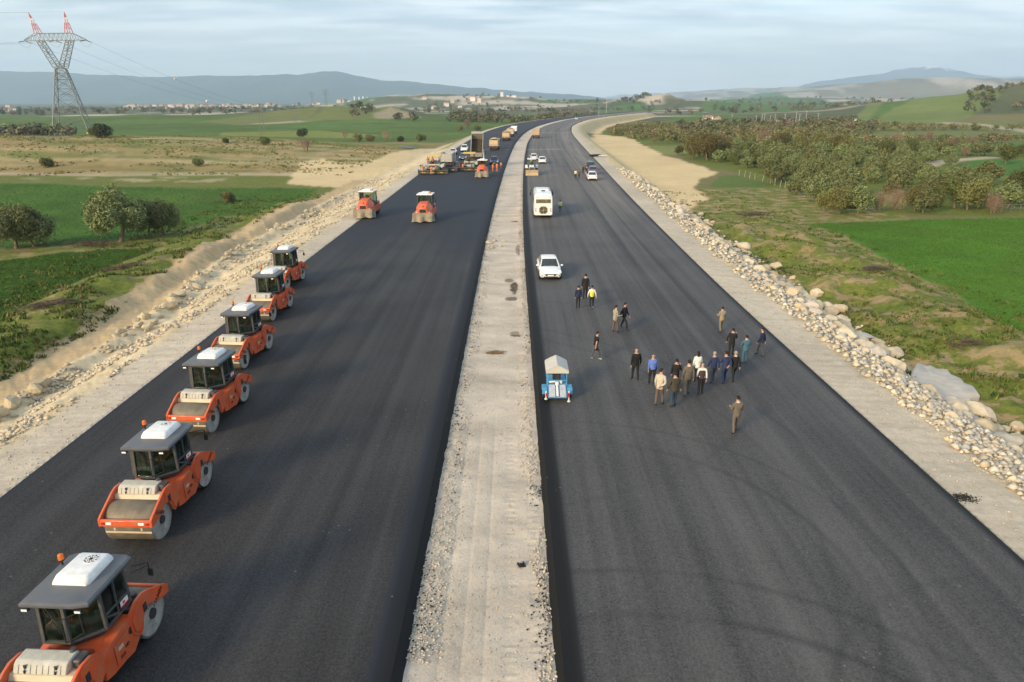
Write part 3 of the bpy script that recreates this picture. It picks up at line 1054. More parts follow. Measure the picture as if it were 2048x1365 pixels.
def mountain(name, crest, dist, front, back, c_lo, c_hi, snow=None, seed=90, amp=.16):
    pxs = np.array([c[0] for c in crest], float); pys = np.array([c[1] for c in crest], float)
    P_ = np.linspace(pxs[0], pxs[-1], 360)
    Q = np.interp(P_, pxs, pys)
    ker = np.ones(9) / 9
    Q = np.convolve(np.pad(Q, 4, mode='edge'), ker, 'valid')
    Q += (fbm(P_ / 26, P_ * 0, 5, seed) - .5) * 5
    rows = []
    nu = 46
    for j in range(nu):
        v = j / (nu - 1)
        yv = front + (back - front) * v
        vc = (dist - front) / (back - front)
        rise = ss(0, 1, v / vc) if v < vc else ss(0, 1, (1 - v) / (1 - vc))
        row = []
        for p, q in zip(P_, Q):
            x, _, zc = at_depth(p, q, dist)
            row.append((x * (yv / dist) ** .6, yv, zc, rise))
        rows.append(row)
    A = np.array(rows)
    X, Y, ZC, RI = A[..., 0], A[..., 1], A[..., 2], A[..., 3]
    rid = 1 - np.abs(fbm(X / 900, Y / 2600, 5, seed + 3) - .5) * 2
    Zv = -20 + (ZC + 20) * np.clip(RI + amp * (rid - .75) * 4 * RI * (1 - RI) * 2, 0, 1.0)
    me = bpy.data.meshes.new(name)
    idx = np.arange(A.shape[0] * A.shape[1]).reshape(A.shape[:2])
    f = np.stack([idx[:-1, :-1].ravel(), idx[:-1, 1:].ravel(), idx[1:, 1:].ravel(), idx[1:, :-1].ravel()], 1)
    me.from_pydata(np.stack([X.ravel(), Y.ravel(), Zv.ravel()], 1).tolist(), [], f.tolist())
    me.polygons.foreach_set('use_smooth', [True] * len(me.polygons))
    m = mat(name + '_slope', c_lo, .95, rgb2=c_hi, scale=.0016, detail=9, spec=.1)
    if snow:
        t = m.node_tree
        b = t.nodes['Principled BSDF']
        src = b.inputs['Base Color'].links[0].from_socket
        geo = N(t, 'ShaderNodeNewGeometry')
        sp = N(t, 'ShaderNodeSeparateXYZ')
        t.links.new(geo.outputs['Position'], sp.inputs[0])
        nn = N(t, 'ShaderNodeTexNoise', i_Scale=.004, i_Detail=8.0, i_Roughness=.65)
        t.links.new(geo.outputs['Position'], nn.inputs['Vector'])
        ml = N(t, 'ShaderNodeMath', operation='MULTIPLY_ADD'); ml.inputs[1].default_value = 420; ml.inputs[2].default_value = -snow - 210
        t.links.new(nn.outputs['Fac'], ml.inputs[0])
        a2 = N(t, 'ShaderNodeMath', operation='ADD')
        t.links.new(sp.outputs['Z'], a2.inputs[0]); t.links.new(ml.outputs[0], a2.inputs[1])
        a3 = N(t, 'ShaderNodeMath', operation='MULTIPLY', use_clamp=True); a3.inputs[1].default_value = .02
        t.links.new(a2.outputs[0], a3.inputs[0])
        mi = N(t, 'ShaderNodeMix', data_type='RGBA')
        t.links.new(a3.outputs[0], mi.inputs[0]); t.links.new(src, mi.inputs[6]); mi.inputs[7].default_value = (.85, .86, .88, 1)
        t.links.new(mi.outputs[2], b.inputs['Base Color'])
    me.materials.append(m)
    return tag(link_mesh(name, me), kind='structure')


mountain('mountain_range', [(-900, 140), (-300, 138), (0, 143), (150, 147), (300, 155), (420, 152), (560, 151), (640, 146), (668, 142), (700, 147), (760, 160), (850, 166), (950, 176), (1050, 184), (1150, 191), (1260, 200)], 11500, 8600, 14500, (.03, .042, .032), (.06, .072, .05), seed=91)
mountain('snowy_mountain', [(1480, 200), (1560, 184), (1600, 172), (1650, 162), (1700, 155), (1750, 150), (1790, 141), (1830, 133), (1862, 130), (1900, 140), (1940, 150), (2000, 155), (2150, 150), (2500, 150)], 15500, 12000, 17500, (.05, .06, .05), (.12, .12, .10), snow=610, seed=95)

# ------------------------------------------------------------------ stones


def stone_mesh(name, seed, m, sub=2, flat=.75):
    bm = bmesh.new()
    bmesh.ops.create_icosphere(bm, subdivisions=sub, radius=1.0)
    r = random.Random(seed)
    off = Vector((r.uniform(0, 90), r.uniform(0, 90), r.uniform(0, 90)))
    cuts = [(Vector((r.uniform(-1, 1), r.uniform(-1, 1), r.uniform(-.6, 1))).normalized(), r.uniform(.62, .9)) for _ in range(7)]
    from mathutils import noise as mn
    for v in bm.verts:
        p = v.co.copy()
        for n, d in cuts:
            k = p.dot(n)
            if k > d:
                p -= n * (k - d) * .97
        p *= 1 + .20 * mn.noise(p * 1.6 + off)
        v.co = Vector((p.x * r.uniform(.98, 1.02), p.y * .86, p.z * flat))
    me = bpy.data.meshes.new(name)
    bm.to_mesh(me)
    bm.free()
    me.materials.append(m)
    if sub > 2:
        me.polygons.foreach_set('use_smooth', [True] * len(me.polygons))
        me.set_sharp_from_angle(angle=math.radians(24))
    return me


def stone_mat(name, stops, rough=.9):
    m = mat(name, (.4, .35, .28), rough, scale=2.2, bump=.5, bscale=6, spec=.2)
    t = m.node_tree
    b = t.nodes['Principled BSDF']
    src = b.inputs['Base Color'].links[0].from_socket
    oi = N(t, 'ShaderNodeObjectInfo')
    cr = N(t, 'ShaderNodeValToRGB')
    cr.color_ramp.interpolation = 'CONSTANT'
    e = cr.color_ramp.elements
    e[0].position = 0; e[0].color = (*stops[0], 1)
    e[1].position = 1 / len(stops); e[1].color = (*stops[1], 1)
    for i, c in enumerate(stops[2:]):
        q = e.new((i + 2) / len(stops)); q.color = (*c, 1)
    t.links.new(oi.outputs['Random'], cr.inputs[0])
    # the noise only varies the stone's own colour
    n = [q for q in t.nodes if q.type == 'TEX_NOISE'][0]
    mr = N(t, 'ShaderNodeMapRange'); mr.inputs['To Min'].default_value = .7; mr.inputs['To Max'].default_value = 1.25
    t.links.new(n.outputs['Fac'], mr.inputs['Value'])
    sc = N(t, 'ShaderNodeVectorMath', operation='SCALE')
    t.links.new(cr.outputs[0], sc.inputs[0]); t.links.new(mr.outputs[0], sc.inputs['Scale'])
    t.links.new(sc.outputs[0], b.inputs['Base Color'])
    return m


M_BOULDER = stone_mat('boulder_stone', [(.54, .45, .31), (.58, .50, .37), (.50, .42, .29), (.44, .40, .33), (.60, .51, .37), (.48, .41, .29), (.55, .49, .40), (.53, .43, .29)])
M_ROCK = stone_mat('rock_stone', [(.50, .42, .27), (.44, .37, .25), (.52, .44, .30), (.40, .35, .26)])
BOULD = [stone_mesh('boulder', 100 + i, M_BOULDER, 3) for i in range(9)]
ROCKS = [stone_mesh('rock', 200 + i, M_ROCK, 2, .8) for i in range(6)]
rs = random.Random(5)
cand = []
for _ in range(2600):
    y = rs.uniform(27, 150) if rs.random() < .8 else rs.uniform(27, 60)
    dr = rs.gauss(6.9, 1.55)
    if not 3.9 < dr < 10.6:
        continue
    x = float(xR(y)) + dr
    lump = float(fbm(np.array([x / 3.0]), np.array([y / 6.0]), 3, 301)[0])
    if lump < .36 + .12 * rs.random():
        continue
    if y > 105 and rs.random() < .6:
        continue
    s_ = .19 + .52 * rs.random() ** 1.9
    if dr < 5.2:
        s_ *= .6
    cand.append((s_ / y, x, y, s_))
cand.sort(reverse=True)
picked = []
grid = {}


def far_enough(x, y, s_):
    k = (int(x // 1.5), int(y // 1.5))
    for a in (-1, 0, 1):
        for b in (-1, 0, 1):
            for (x2, y2, s2) in grid.get((k[0] + a, k[1] + b), ()):
                if math.hypot(x - x2, y - y2) < .78 * (s_ + s2):
                    return False
    grid.setdefault(k, []).append((x, y, s_))
    return True


for q, x, y, s_ in cand:
    if abs(x - 25.4) < 2.4 and abs(y - 38.2) < 3.4:
        continue
    if far_enough(x, y, s_):
        picked.append((x, y, s_))
    if len(picked) >= 285:
        break
for x, y, s_ in picked:
    o = link_mesh('boulder', rs.choice(BOULD), None, (x, y, gz(x, y) + s_ * .30), (rs.uniform(-.4, .4), rs.uniform(-.4, .4), rs.uniform(0, 6.28)), (s_ * rs.uniform(.85, 1.3), s_, s_ * rs.uniform(.8, 1.05)))
    size_ = 'large' if s_ > .48 else ('small' if s_ < .3 else 'medium')
    zone_ = 'nearest stretch of the stone bank beside the right carriageway' if y < 45 else ('middle stretch of the stone bank right of the walking group' if y < 75 else 'far stretch of the stone bank beyond the walking group')
    tag(o, f'{size_} cream boulder, {zone_}', 'boulder', f'{size_} boulders, {zone_}')
# ridge of rocks along the left haul road
n_l = 0
grid.clear()
for _ in range(1500):
    y = rs.uniform(24, 108)
    wl = 9.2 + 3.0 * float(ss(45, 75, y))
    dl = wl + rs.gauss(0, .55)
    x = float(xL(y)) - dl
    if float(fbm(np.array([x / 2.5]), np.array([y / 4.0]), 3, 302)[0]) < .43:
        continue
    s_ = .13 + .42 * rs.random() ** 2.4
    if not far_enough(x, y, s_):
        continue
    o = link_mesh('rock', rs.choice(ROCKS), None, (x, y, gz(x, y) + s_ * .3), (rs.uniform(-.5, .5), rs.uniform(-.5, .5), rs.uniform(0, 6.28)), (s_ * rs.uniform(.9, 1.4), s_, s_ * rs.uniform(.8, 1.1)))
    size_ = 'large' if s_ > .34 else ('small' if s_ < .2 else 'medium')
    zone_ = 'near the picture edge' if y < 45 else ('left of the parked roller row' if y < 65 else 'beyond the parked roller row')
    tag(o, f'{size_} yellowish rock in the haul road ridge, {zone_}', 'rock', f'{size_} rocks of the haul road ridge {zone_}')
    n_l += 1
    if n_l >= 135:
        break


def scatter(name, pts, sizes, m, seed, cols=None, proto_sub=1):
    """many small stones as one mass: pts (n,2) on the ground, angular little solids"""
    rg = np.random.default_rng(seed)
    n = len(pts)
    base = np.array([(0, 0, 1), (.9, 0, .25), (.2, .85, .3), (-.8, .45, .2), (-.65, -.6, .25), (.3, -.85, .2), (0, 0, -.6)], float)
    fc = np.array([(0, 1, 2), (0, 2, 3), (0, 3, 4), (0, 4, 5), (0, 5, 1), (6, 2, 1), (6, 3, 2), (6, 4, 3), (6, 5, 4), (6, 1, 5)])
    V = base[None] * (1 + .35 * rg.uniform(-1, 1, (n, 7, 3)))
    a = rg.uniform(0, 6.28, n)
    ca_, sa = np.cos(a), np.sin(a)
    tl = rg.uniform(-.6, .6, n)
    vx = V[..., 0] * ca_[:, None] - V[..., 1] * sa[:, None]
    vy = V[..., 0] * sa[:, None] + V[..., 1] * ca_[:, None]
    vz = V[..., 2] * .8 + vx * tl[:, None] * .5
    sz = np.asarray(sizes)[:, None]
    X = vx * sz + pts[:, 0:1]
    Y = vy * sz + pts[:, 1:2]
    Zv = vz * sz + (pts[:, 2:3] + sz * .25)
    co = np.stack([X, Y, Zv], -1).reshape(-1, 3)
    F = (fc[None] + 7 * np.arange(n)[:, None, None]).reshape(-1)
    me = bpy.data.meshes.new(name)
    me.vertices.add(len(co)); me.vertices.foreach_set('co', co.ravel())
    me.loops.add(len(F)); me.loops.foreach_set('vertex_index', F.astype(np.int32))
    me.polygons.add(len(F) // 3)
    me.polygons.foreach_set('loop_start', (np.arange(len(F) // 3) * 3).astype(np.int32))
    me.polygons.foreach_set('loop_total', np.full(len(F) // 3, 3, np.int32))
    me.update(calc_edges=True)
    if cols is not None:
        at = me.color_attributes.new('tint', 'FLOAT_COLOR', 'POINT')
        c = np.ones((n, 7, 4), np.float32)
        pick = np.array(cols)[rg.integers(0, len(cols), n)] * rg.uniform(.75, 1.2, (n, 1))
        c[..., :3] = pick[:, None]
        at.data.foreach_set('color', c.ravel())
    me.materials.append(m)
    return tag(link_mesh(name, me), kind='stuff')


def tint_mat(name, rough=.92, bump=0.0, trans=0.0, spec=.2):
    m = bpy.data.materials.new(name)
    m.use_nodes = True
    t = m.node_tree
    b = t.nodes['Principled BSDF']
    at = N(t, 'ShaderNodeAttribute', attribute_name='tint')
    geo = N(t, 'ShaderNodeNewGeometry')
    n = N(t, 'ShaderNodeTexNoise', i_Scale=5.0, i_Detail=3.0)
    t.links.new(geo.outputs['Position'], n.inputs['Vector'])
    mr = N(t, 'ShaderNodeMapRange'); mr.inputs['To Min'].default_value = .7; mr.inputs['To Max'].default_value = 1.3
    t.links.new(n.outputs['Fac'], mr.inputs['Value'])
    sc = N(t, 'ShaderNodeVectorMath', operation='SCALE')
    t.links.new(at.outputs['Color'], sc.inputs[0]); t.links.new(mr.outputs[0], sc.inputs['Scale'])
    t.links.new(sc.outputs[0], b.inputs['Base Color'])
    b.inputs['Roughness'].default_value = rough
    b.inputs['Specular IOR Level'].default_value = spec
    return m


M_TINT = tint_mat('small_stone')
CREAMS = [(.50, .44, .33), (.44, .38, .28), (.54, .48, .38), (.38, .34, .28), (.48, .41, .30)]
GREYS = [(.50, .45, .36), (.44, .41, .35), (.56, .49, .38), (.38, .37, .34), (.54, .45, .32), (.60, .52, .40)]


def ground_pts(x, y):
    return np.stack([x, y, ground_z(x, y)], 1)


def strew(n, y0, y1, fx, seed, keep=None, power=1.6):
    rg = np.random.default_rng(seed)
    u = rg.random(n)
    y = (y0 ** (1 - power) + u * (y1 ** (1 - power) - y0 ** (1 - power))) ** (1 / (1 - power))
    x = fx(y, rg)
    if keep is not None:
        k = keep(x, y, rg)
        x, y = x[k], y[k]
    return x, y, rg


# rubble on the left slope
x, y, rg = strew(26000, 20, 150, lambda y, r: xL(y) - (2.6 + (6.8 + 3 * ss(45, 75, y)) * r.random(len(y)) ** .9), 401,
                 lambda x, y, r: fbm(x / 1.6, y / 2.4, 3, 402) > .47)
scatter('slope_rubble', ground_pts(x, y), (.016 + .13 * rg.random(len(x)) ** 5.5) * (1 + y / 110), M_TINT, 403, CREAMS)
# rubble between the boulders on the right
x, y, rg = strew(36000, 14, 150, lambda y, r: xR(y) + 2.5 + np.abs(r.normal(3.2, 2.0, len(y))), 411,
                 lambda x, y, r: (x - xR(y) < 10.2) & (x - xR(y) > 2.3 + .7 * fbm(y / 2, y * 0, 2, 3)))
scatter('bank_rubble', ground_pts(x, y), (.018 + .19 * rg.random(len(x)) ** 5.0) * (1 + y / 130), M_TINT, 413, GREYS)
# gravel thrown along both edges of the median, black crumbs under the asphalt edges


def med_pts(n, u0, u1, seed, side, keep=None, y1=130, y0=12):
    x, y, rg = strew(n, y0, y1, lambda y, r: np.where(r.random(len(y)) < side, xLM(y) + (xRM(y) - xLM(y)) * r.normal(u0[0], u0[1], len(y)), xLM(y) + (xRM(y) - xLM(y)) * r.normal(u1[0], u1[1], len(y))), seed, keep)
    ok = (x > xLM(y) + .15) & (x < xRM(y) - .12)
    x, y = x[ok], y[ok]
    return np.stack([x, y, med_z(x, y)], 1), rg


p, rg = med_pts(15000, (.13, .075), (.88, .06), 421, .5, lambda x, y, r: fbm(x / 1.2, y / 3, 3, 422) > .43)
scatter('median_gravel', p, (.011 + .036 * rg.random(len(p)) ** 3.0) * (1 + p[:, 1] / 110), M_TINT, 423, [(.55, .48, .39), (.47, .41, .33), (.58, .52, .44), (.40, .37, .33)])
p, rg = med_pts(5200, (.085, .07), (.93, .05), 431, .5, lambda x, y, r: fbm(x / 1.5 + 9, y / 2.2, 3, 432) > .52)
scatter('asphalt_crumbs', p, (.009 + .034 * rg.random(len(p)) ** 3) * (1 + p[:, 1] / 110), M_TINT, 433, [(.03, .03, .03), (.05, .048, .045)])
p, rg = med_pts(3000, (.5, .25), (.5, .25), 441, .5, None)
scatter('median_pebbles', p, (.008 + .025 * rg.random(len(p)) ** 4) * (1 + p[:, 1] / 80), M_TINT, 443, CREAMS + GREYS)
# pebbles on both shoulders
x, y, rg = strew(4500, 14, 120, lambda y, r: np.where(r.random(len(y)) < .5, xL(y) - .1 - 2.6 * r.random(len(y)), xR(y) + .1 + 2.5 * r.random(len(y))), 451)
scatter('shoulder_pebbles', ground_pts(x, y), (.01 + .035 * rg.random(len(x)) ** 3.5) * (1 + y / 90), M_TINT, 453, GREYS)
# black asphalt spilled on the right shoulder
cx, cy = G(1925, 1000, -.2)
rg = np.random.default_rng(461)
q = np.stack([rg.normal(cx, .24, 700), rg.normal(cy, .15, 700)], 1)
scatter('spilled_asphalt', ground_pts(q[:, 0], q[:, 1]), .008 + .035 * rg.random(700) ** 3, M_TINT, 462, [(.02, .02, .02), (.045, .043, .04)])
# pale flat slab of poured concrete on the right bank
xs = [(1797, 752), (1835, 738), (1882, 745), (1922, 766), (1962, 800), (1935, 812), (1890, 806), (1850, 790), (1822, 775)]
sl = [hit(*q) for q in xs]
mb = MB()
cxs = sum(p[0] for p in sl) / len(sl); cys = sum(p[1] for p in sl) / len(sl)
M_SLAB = mat('poured_concrete', (.52, .46, .385), .9, scale=1.5, bump=.3, bscale=8)
zt = gz(cxs, cys) + .22
ring = []
for i in range(36):
    f = i / 36 * len(sl)
    a, b2 = sl[int(f) % len(sl)], sl[(int(f) + 1) % len(sl)]
    k = f - int(f)
    wv = 1 + .05 * math.sin(i * 2.3) + .03 * math.sin(i * 5.1)
    ring.append((cxs + (a[0] + (b2[0] - a[0]) * k - cxs) * wv, cys + (a[1] + (b2[1] - a[1]) * k - cys) * wv))


def slab_z(x, y, k): return gz(x, y) * .5 + gz(cxs, cys) * .5 + .28 * k


mb.loft([[(x, y, slab_z(x, y, 1) - .6) for x, y in ring], [(x, y, slab_z(x, y, .8)) for x, y in ring], [(cxs + (x - cxs) * .95, cys + (y - cys) * .95, slab_z(x, y, 1.15)) for x, y in ring],
         [(cxs + (x - cxs) * .45, cys + (y - cys) * .45, slab_z(cxs + (x - cxs) * .45, cys + (y - cys) * .45, 1.4)) for x, y in ring]])
o = mb.build('concrete_slab', M_SLAB, smooth=40)
tag(o, 'large pale flat slab of spilled concrete among the boulders on the right bank', 'concrete slab')

# a few loose rocks heaped on the median
for i, (px, py, s_) in enumerate(((978, 488, .30), (990, 483, .24), (1000, 494, .20), (985, 497, .22), (970, 480, .18), (1008, 484, .16), (996, 474, .15))):
    x, y = G(px, py, -.28)
    o = link_mesh('rock', ROCKS[i % 6], None, (x, y, -.26 + s_ * .25), (.2 * i, .1, i * 1.1), (s_ * 1.3, s_, s_ * .75))
    tag(o, 'cream rock in the small loose heap on the far part of the median', 'rock', 'rocks heaped on the median')

# ------------------------------------------------------------------ plants
def leaf_mat(name, c1, c2, c3, trans=.25, rough=.75, fine=1.3):
    m = bpy.data.materials.new(name)
    m.use_nodes = True
    t = m.node_tree
    b = t.nodes['Principled BSDF']
    tc = N(t, 'ShaderNodeTexCoord')
    n = N(t, 'ShaderNodeTexNoise', i_Scale=fine, i_Detail=4.0)
    t.links.new(tc.outputs['Object'], n.inputs['Vector'])
    cr = N(t, 'ShaderNodeValToRGB')
    e = cr.color_ramp.elements
    e[0].position = .33; e[0].color = (*c1, 1)
    e[1].position = .68; e[1].color = (*c3, 1)
    q = e.new(.5); q.color = (*c2, 1)
    t.links.new(n.outputs['Fac'], cr.inputs[0])
    oi = N(t, 'ShaderNodeObjectInfo')
    hs = N(t, 'ShaderNodeHueSaturation')
    mr = N(t, 'ShaderNodeMapRange'); mr.inputs['To Min'].default_value = .48; mr.inputs['To Max'].default_value = .52
    mv = N(t, 'ShaderNodeMapRange'); mv.inputs['To Min'].default_value = .75; mv.inputs['To Max'].default_value = 1.3
    t.links.new(oi.outputs['Random'], mr.inputs['Value']); t.links.new(oi.outputs['Random'], mv.inputs['Value'])
    t.links.new(mr.outputs[0], hs.inputs['Hue']); t.links.new(mv.outputs[0], hs.inputs['Value'])
    t.links.new(cr.outputs[0], hs.inputs['Color'])
    t.links.new(hs.outputs[0], b.inputs['Base Color'])
    b.inputs['Roughness'].default_value = rough
    b.inputs['Specular IOR Level'].default_value = .25
    return m


M_OLIVE = leaf_mat('olive_leaf', (.095, .120, .042), (.155, .180, .070), (.235, .245, .105))
M_BUSHY = leaf_mat('willow_leaf', (.105, .105, .035), (.165, .16, .055), (.235, .215, .085))
M_GREENB = leaf_mat('green_leaf', (.060, .082, .024), (.105, .125, .038), (.165, .175, .058))
M_BARE = leaf_mat('bare_twig', (.19, .125, .085), (.27, .18, .125), (.35, .245, .17))
M_DARKB = leaf_mat('dark_leaf', (.025, .034, .016), (.045, .052, .024), (.065, .070, .032))
M_BARK = mat('bark', (.17, .125, .085), .95, var=.3, scale=6, bump=.6, bscale=20)
M_DRY = mat('dry_brush', (.11, .075, .055), .95, var=.4, scale=8)


def raw_mesh(name, co, F, k, mats):
    me = bpy.data.meshes.new(name)
    me.vertices.add(len(co)); me.vertices.foreach_set('co', np.asarray(co, np.float32).ravel())
    me.loops.add(len(F)); me.loops.foreach_set('vertex_index', np.asarray(F, np.int32))
    n = len(F) // k
    me.polygons.add(n)
    me.polygons.foreach_set('loop_start', (np.arange(n) * k).astype(np.int32))
    me.polygons.foreach_set('loop_total', np.full(n, k, np.int32))
    me.update(calc_edges=True)
    for m in mats:
        me.materials.append(m)
    return me


def leaf_cloud(lobes, n, size, seed, up=.35, aspect=.55, hollow=.55):
    """leaf-sized faces spread through lobes (cx,cy,cz,rx,ry,rz)"""
    rg = np.random.default_rng(seed)
    vol = np.array([l[3] * l[4] * l[5] for l in lobes]) ** .75
    which = rg.choice(len(lobes), n, p=vol / vol.sum())
    L_ = np.array(lobes)[which]
    d = rg.normal(size=(n, 3)); d /= np.linalg.norm(d, axis=1)[:, None]
    rr = hollow + (1 - hollow) * rg.random(n) ** .6
    rr *= 1 + .22 * rg.normal(size=n) * (rg.random(n) < .25)
    # clumps
    ck = fbm(d[:, 0] * 2.5 + which, d[:, 1] * 2.5 + d[:, 2] * 2.1, 3, seed + 1)
    rr *= .58 + .80 * ck
    P0 = L_[:, :3] + d * rr[:, None] * L_[:, 3:]
    nrm = d * .7 + rg.normal(size=(n, 3)) * .6 + np.array([0, 0, up])
    nrm /= np.linalg.norm(nrm, axis=1)[:, None]
    a = np.cross(nrm, rg.normal(size=(n, 3))); a /= np.linalg.norm(a, axis=1)[:, None]
    b = np.cross(nrm, a)
    s_ = size * rg.uniform(.6, 1.4, n)
    a *= s_[:, None]; b *= (s_ * aspect)[:, None]
    bend = nrm * (s_ * .25)[:, None]
    co = np.stack([P0 - a, P0 - b + bend, P0 + a, P0 + b + bend], 1).reshape(-1, 3)
    return co


def crown_mesh(name, lobes, n, size, seed, m, **k):
    co = leaf_cloud(lobes, n, size, seed, **k)
    return raw_mesh(name, co, np.arange(len(co)), 4, [m])


def limb_mesh(name, h, seed, r0=.16, n=6, spread=1.5, m=None, base_n=1, twigs=0, lean=.25):
    r = random.Random(seed)
    mb = MB()
    for t_ in range(base_n):
        a0 = r.uniform(0, 6.28)
        x = .18 * math.cos(a0) * (base_n > 1); y = .18 * math.sin(a0) * (base_n > 1)
        p = Vector((x, y, -.25)); rad = r0 * r.uniform(.75, 1.1)
        dirv = Vector((math.cos(a0) * lean, math.sin(a0) * lean, 1))
        for s_ in range(3):
            q = p + dirv * (h * .16) + Vector((r.uniform(-.08, .08), r.uniform(-.08, .08), 0)) * h * .3
            mb.cyl(p, q, rad, rad * .8, 7)
            p, rad = q, rad * .8
        for i in range(n):
            a = 6.28 * i / n + r.uniform(-.5, .5)
            e = p + Vector((math.cos(a) * spread * r.uniform(.5, 1), math.sin(a) * spread * r.uniform(.5, 1), h * r.uniform(.22, .42)))
            mid = (p + e) / 2 + Vector((0, 0, .12 * h))
            mb.cyl(p, mid, rad * .62, rad * .4, 5)
            mb.cyl(mid, e, rad * .4, rad * .16, 4)
            for w in range(twigs):
                b2 = mid.lerp(e, r.uniform(.1, 1))
                f = b2 + Vector((r.gauss(0, .5), r.gauss(0, .5), r.uniform(.2, .9))) * spread * .5
                mb.cyl(b2, f, rad * .13, rad * .04, 3, caps=False)
    return mb.mesh(name, m or M_BARK, 60)


def lobes_for(kind, h, w, seed):
    r = random.Random(seed)
    L_ = []
    if kind == 'olive':
        for i in range(7):
            a = 6.28 * i / 6 + r.uniform(-.4, .4)
            k = 0 if i == 6 else 1
            L_.append((k * math.cos(a) * w * .29, k * math.sin(a) * w * .29, h * (.53 + .10 * r.uniform(-1, 1) + (0 if k else .20)), w * r.uniform(.19, .31), w * r.uniform(.19, .31), h * r.uniform(.22, .34)))
    elif kind == 'willow':
        for i in range(10):
            a = 6.28 * i / 9 + r.uniform(-.4, .4)
            k = r.uniform(.4, 1) if i < 9 else 0
            L_.append((k * math.cos(a) * w * .32, k * math.sin(a) * w * .32, h * r.uniform(.35, .72), w * r.uniform(.16, .26), w * r.uniform(.16, .26), h * r.uniform(.22, .32)))
    else:
        for i in range(6):
            a = 6.28 * i / 5 + r.uniform(-.5, .5)
            k = r.uniform(.5, 1) if i < 5 else 0
            L_.append((k * math.cos(a) * w * .28, k * math.sin(a) * w * .28, h * r.uniform(.38, .55), w * r.uniform(.2, .3), w * r.uniform(.2, .3), h * r.uniform(.3, .42)))
    return L_


PROTO = {}


def proto(kind, v, lod):
    key = (kind, v, lod)
    if key in PROTO:
        return PROTO[key]
    n = {0: 15000, 1: 4200, 2: 1300}[lod]
    sz = {0: .085, 1: .15, 2: .25}[lod]
    seed = 500 + v * 13 + lod
    if kind == 'olive':
        c = crown_mesh('crown', lobes_for('olive', 4.6, 4.6, seed), n, sz, seed, M_OLIVE)
        tr = limb_mesh('trunk', 4.6, seed, .2, 6, 1.3)
    elif kind == 'willow':
        c = crown_mesh('crown', lobes_for('willow', 7, 6.5, seed), int(n * 1.5), sz * 1.15, seed, M_BUSHY, up=.1, aspect=.4)
        tr = limb_mesh('trunk', 7, seed, .22, 7, 1.9)
    elif kind == 'green':
        c = crown_mesh('crown', lobes_for('willow', 6, 5.6, seed), int(n * 1.2), sz, seed, M_GREENB)
        tr = limb_mesh('trunk', 6, seed, .2, 6, 1.7)
    elif kind == 'bare':
        c = crown_mesh('crown', lobes_for('shrub', 4, 4.2, seed), int(n * .8), sz * .8, seed, M_BARE, aspect=.10, hollow=.25)
        tr = limb_mesh('trunk', 4.0, seed, .12, 7, 1.4, base_n=3, twigs=4)
    else:
        c = crown_mesh('crown', lobes_for('shrub', 2.2, 2.8, seed), int(n * .45), sz * .8, seed, {'shrub': M_GREENB, 'dark': M_DARKB, 'brown': M_BUSHY}[kind])
        tr = limb_mesh('trunk', 1.6, seed, .07, 5, .6, base_n=2)
    PROTO[key] = (c, tr)
    return PROTO[key]


def plant(kind, x, y, s_, v, lod, name, label, cat, group=None, z=None, sz=1.0):
    c, tr = proto(kind, v, lod)
    e = empty(name, (x, y, (gz(x, y) if z is None else z) - .05), random.uniform(0, 6.28), label, cat, group)
    e.scale = (s_, s_, s_ * sz)
    link_mesh('trunk', tr, e)
    link_mesh('crown', c, e)
    return e


# single trees in the left fields
x, y = hit(240, 484)
plant('olive', x, y, 1.40, 0, 0, 'olive_tree', 'large grey-green olive with a thick leaning trunk in the left wheat field', 'olive tree')
x, y = hit(296, 474)
plant('olive', x, y, 1.0, 1, 0, 'olive_tree', 'smaller olive standing close to the right of the large field olive', 'olive tree')
x, y = hit(312, 472)
plant('olive', x + .8, y + .6, .92, 2, 0, 'olive_tree', 'narrow olive at the right end of the pair of field olives', 'olive tree', sz=1.1)
x, y = hit(32, 498)
plant('olive', x, y, 1.2, 3, 0, 'olive_tree', 'pale olive with several thin bare trunks at the left picture edge', 'olive tree')
x, y = hit(70, 494)
plant('olive', x, y, 1.0, 4, 0, 'olive_tree', 'olive behind the many-trunked tree at the left picture edge', 'olive tree')
x, y = hit(458, 405)
plant('brown', x, y, .95, 0, 1, 'shrub', 'lone brownish shrub standing in the left wheat field', 'shrub')
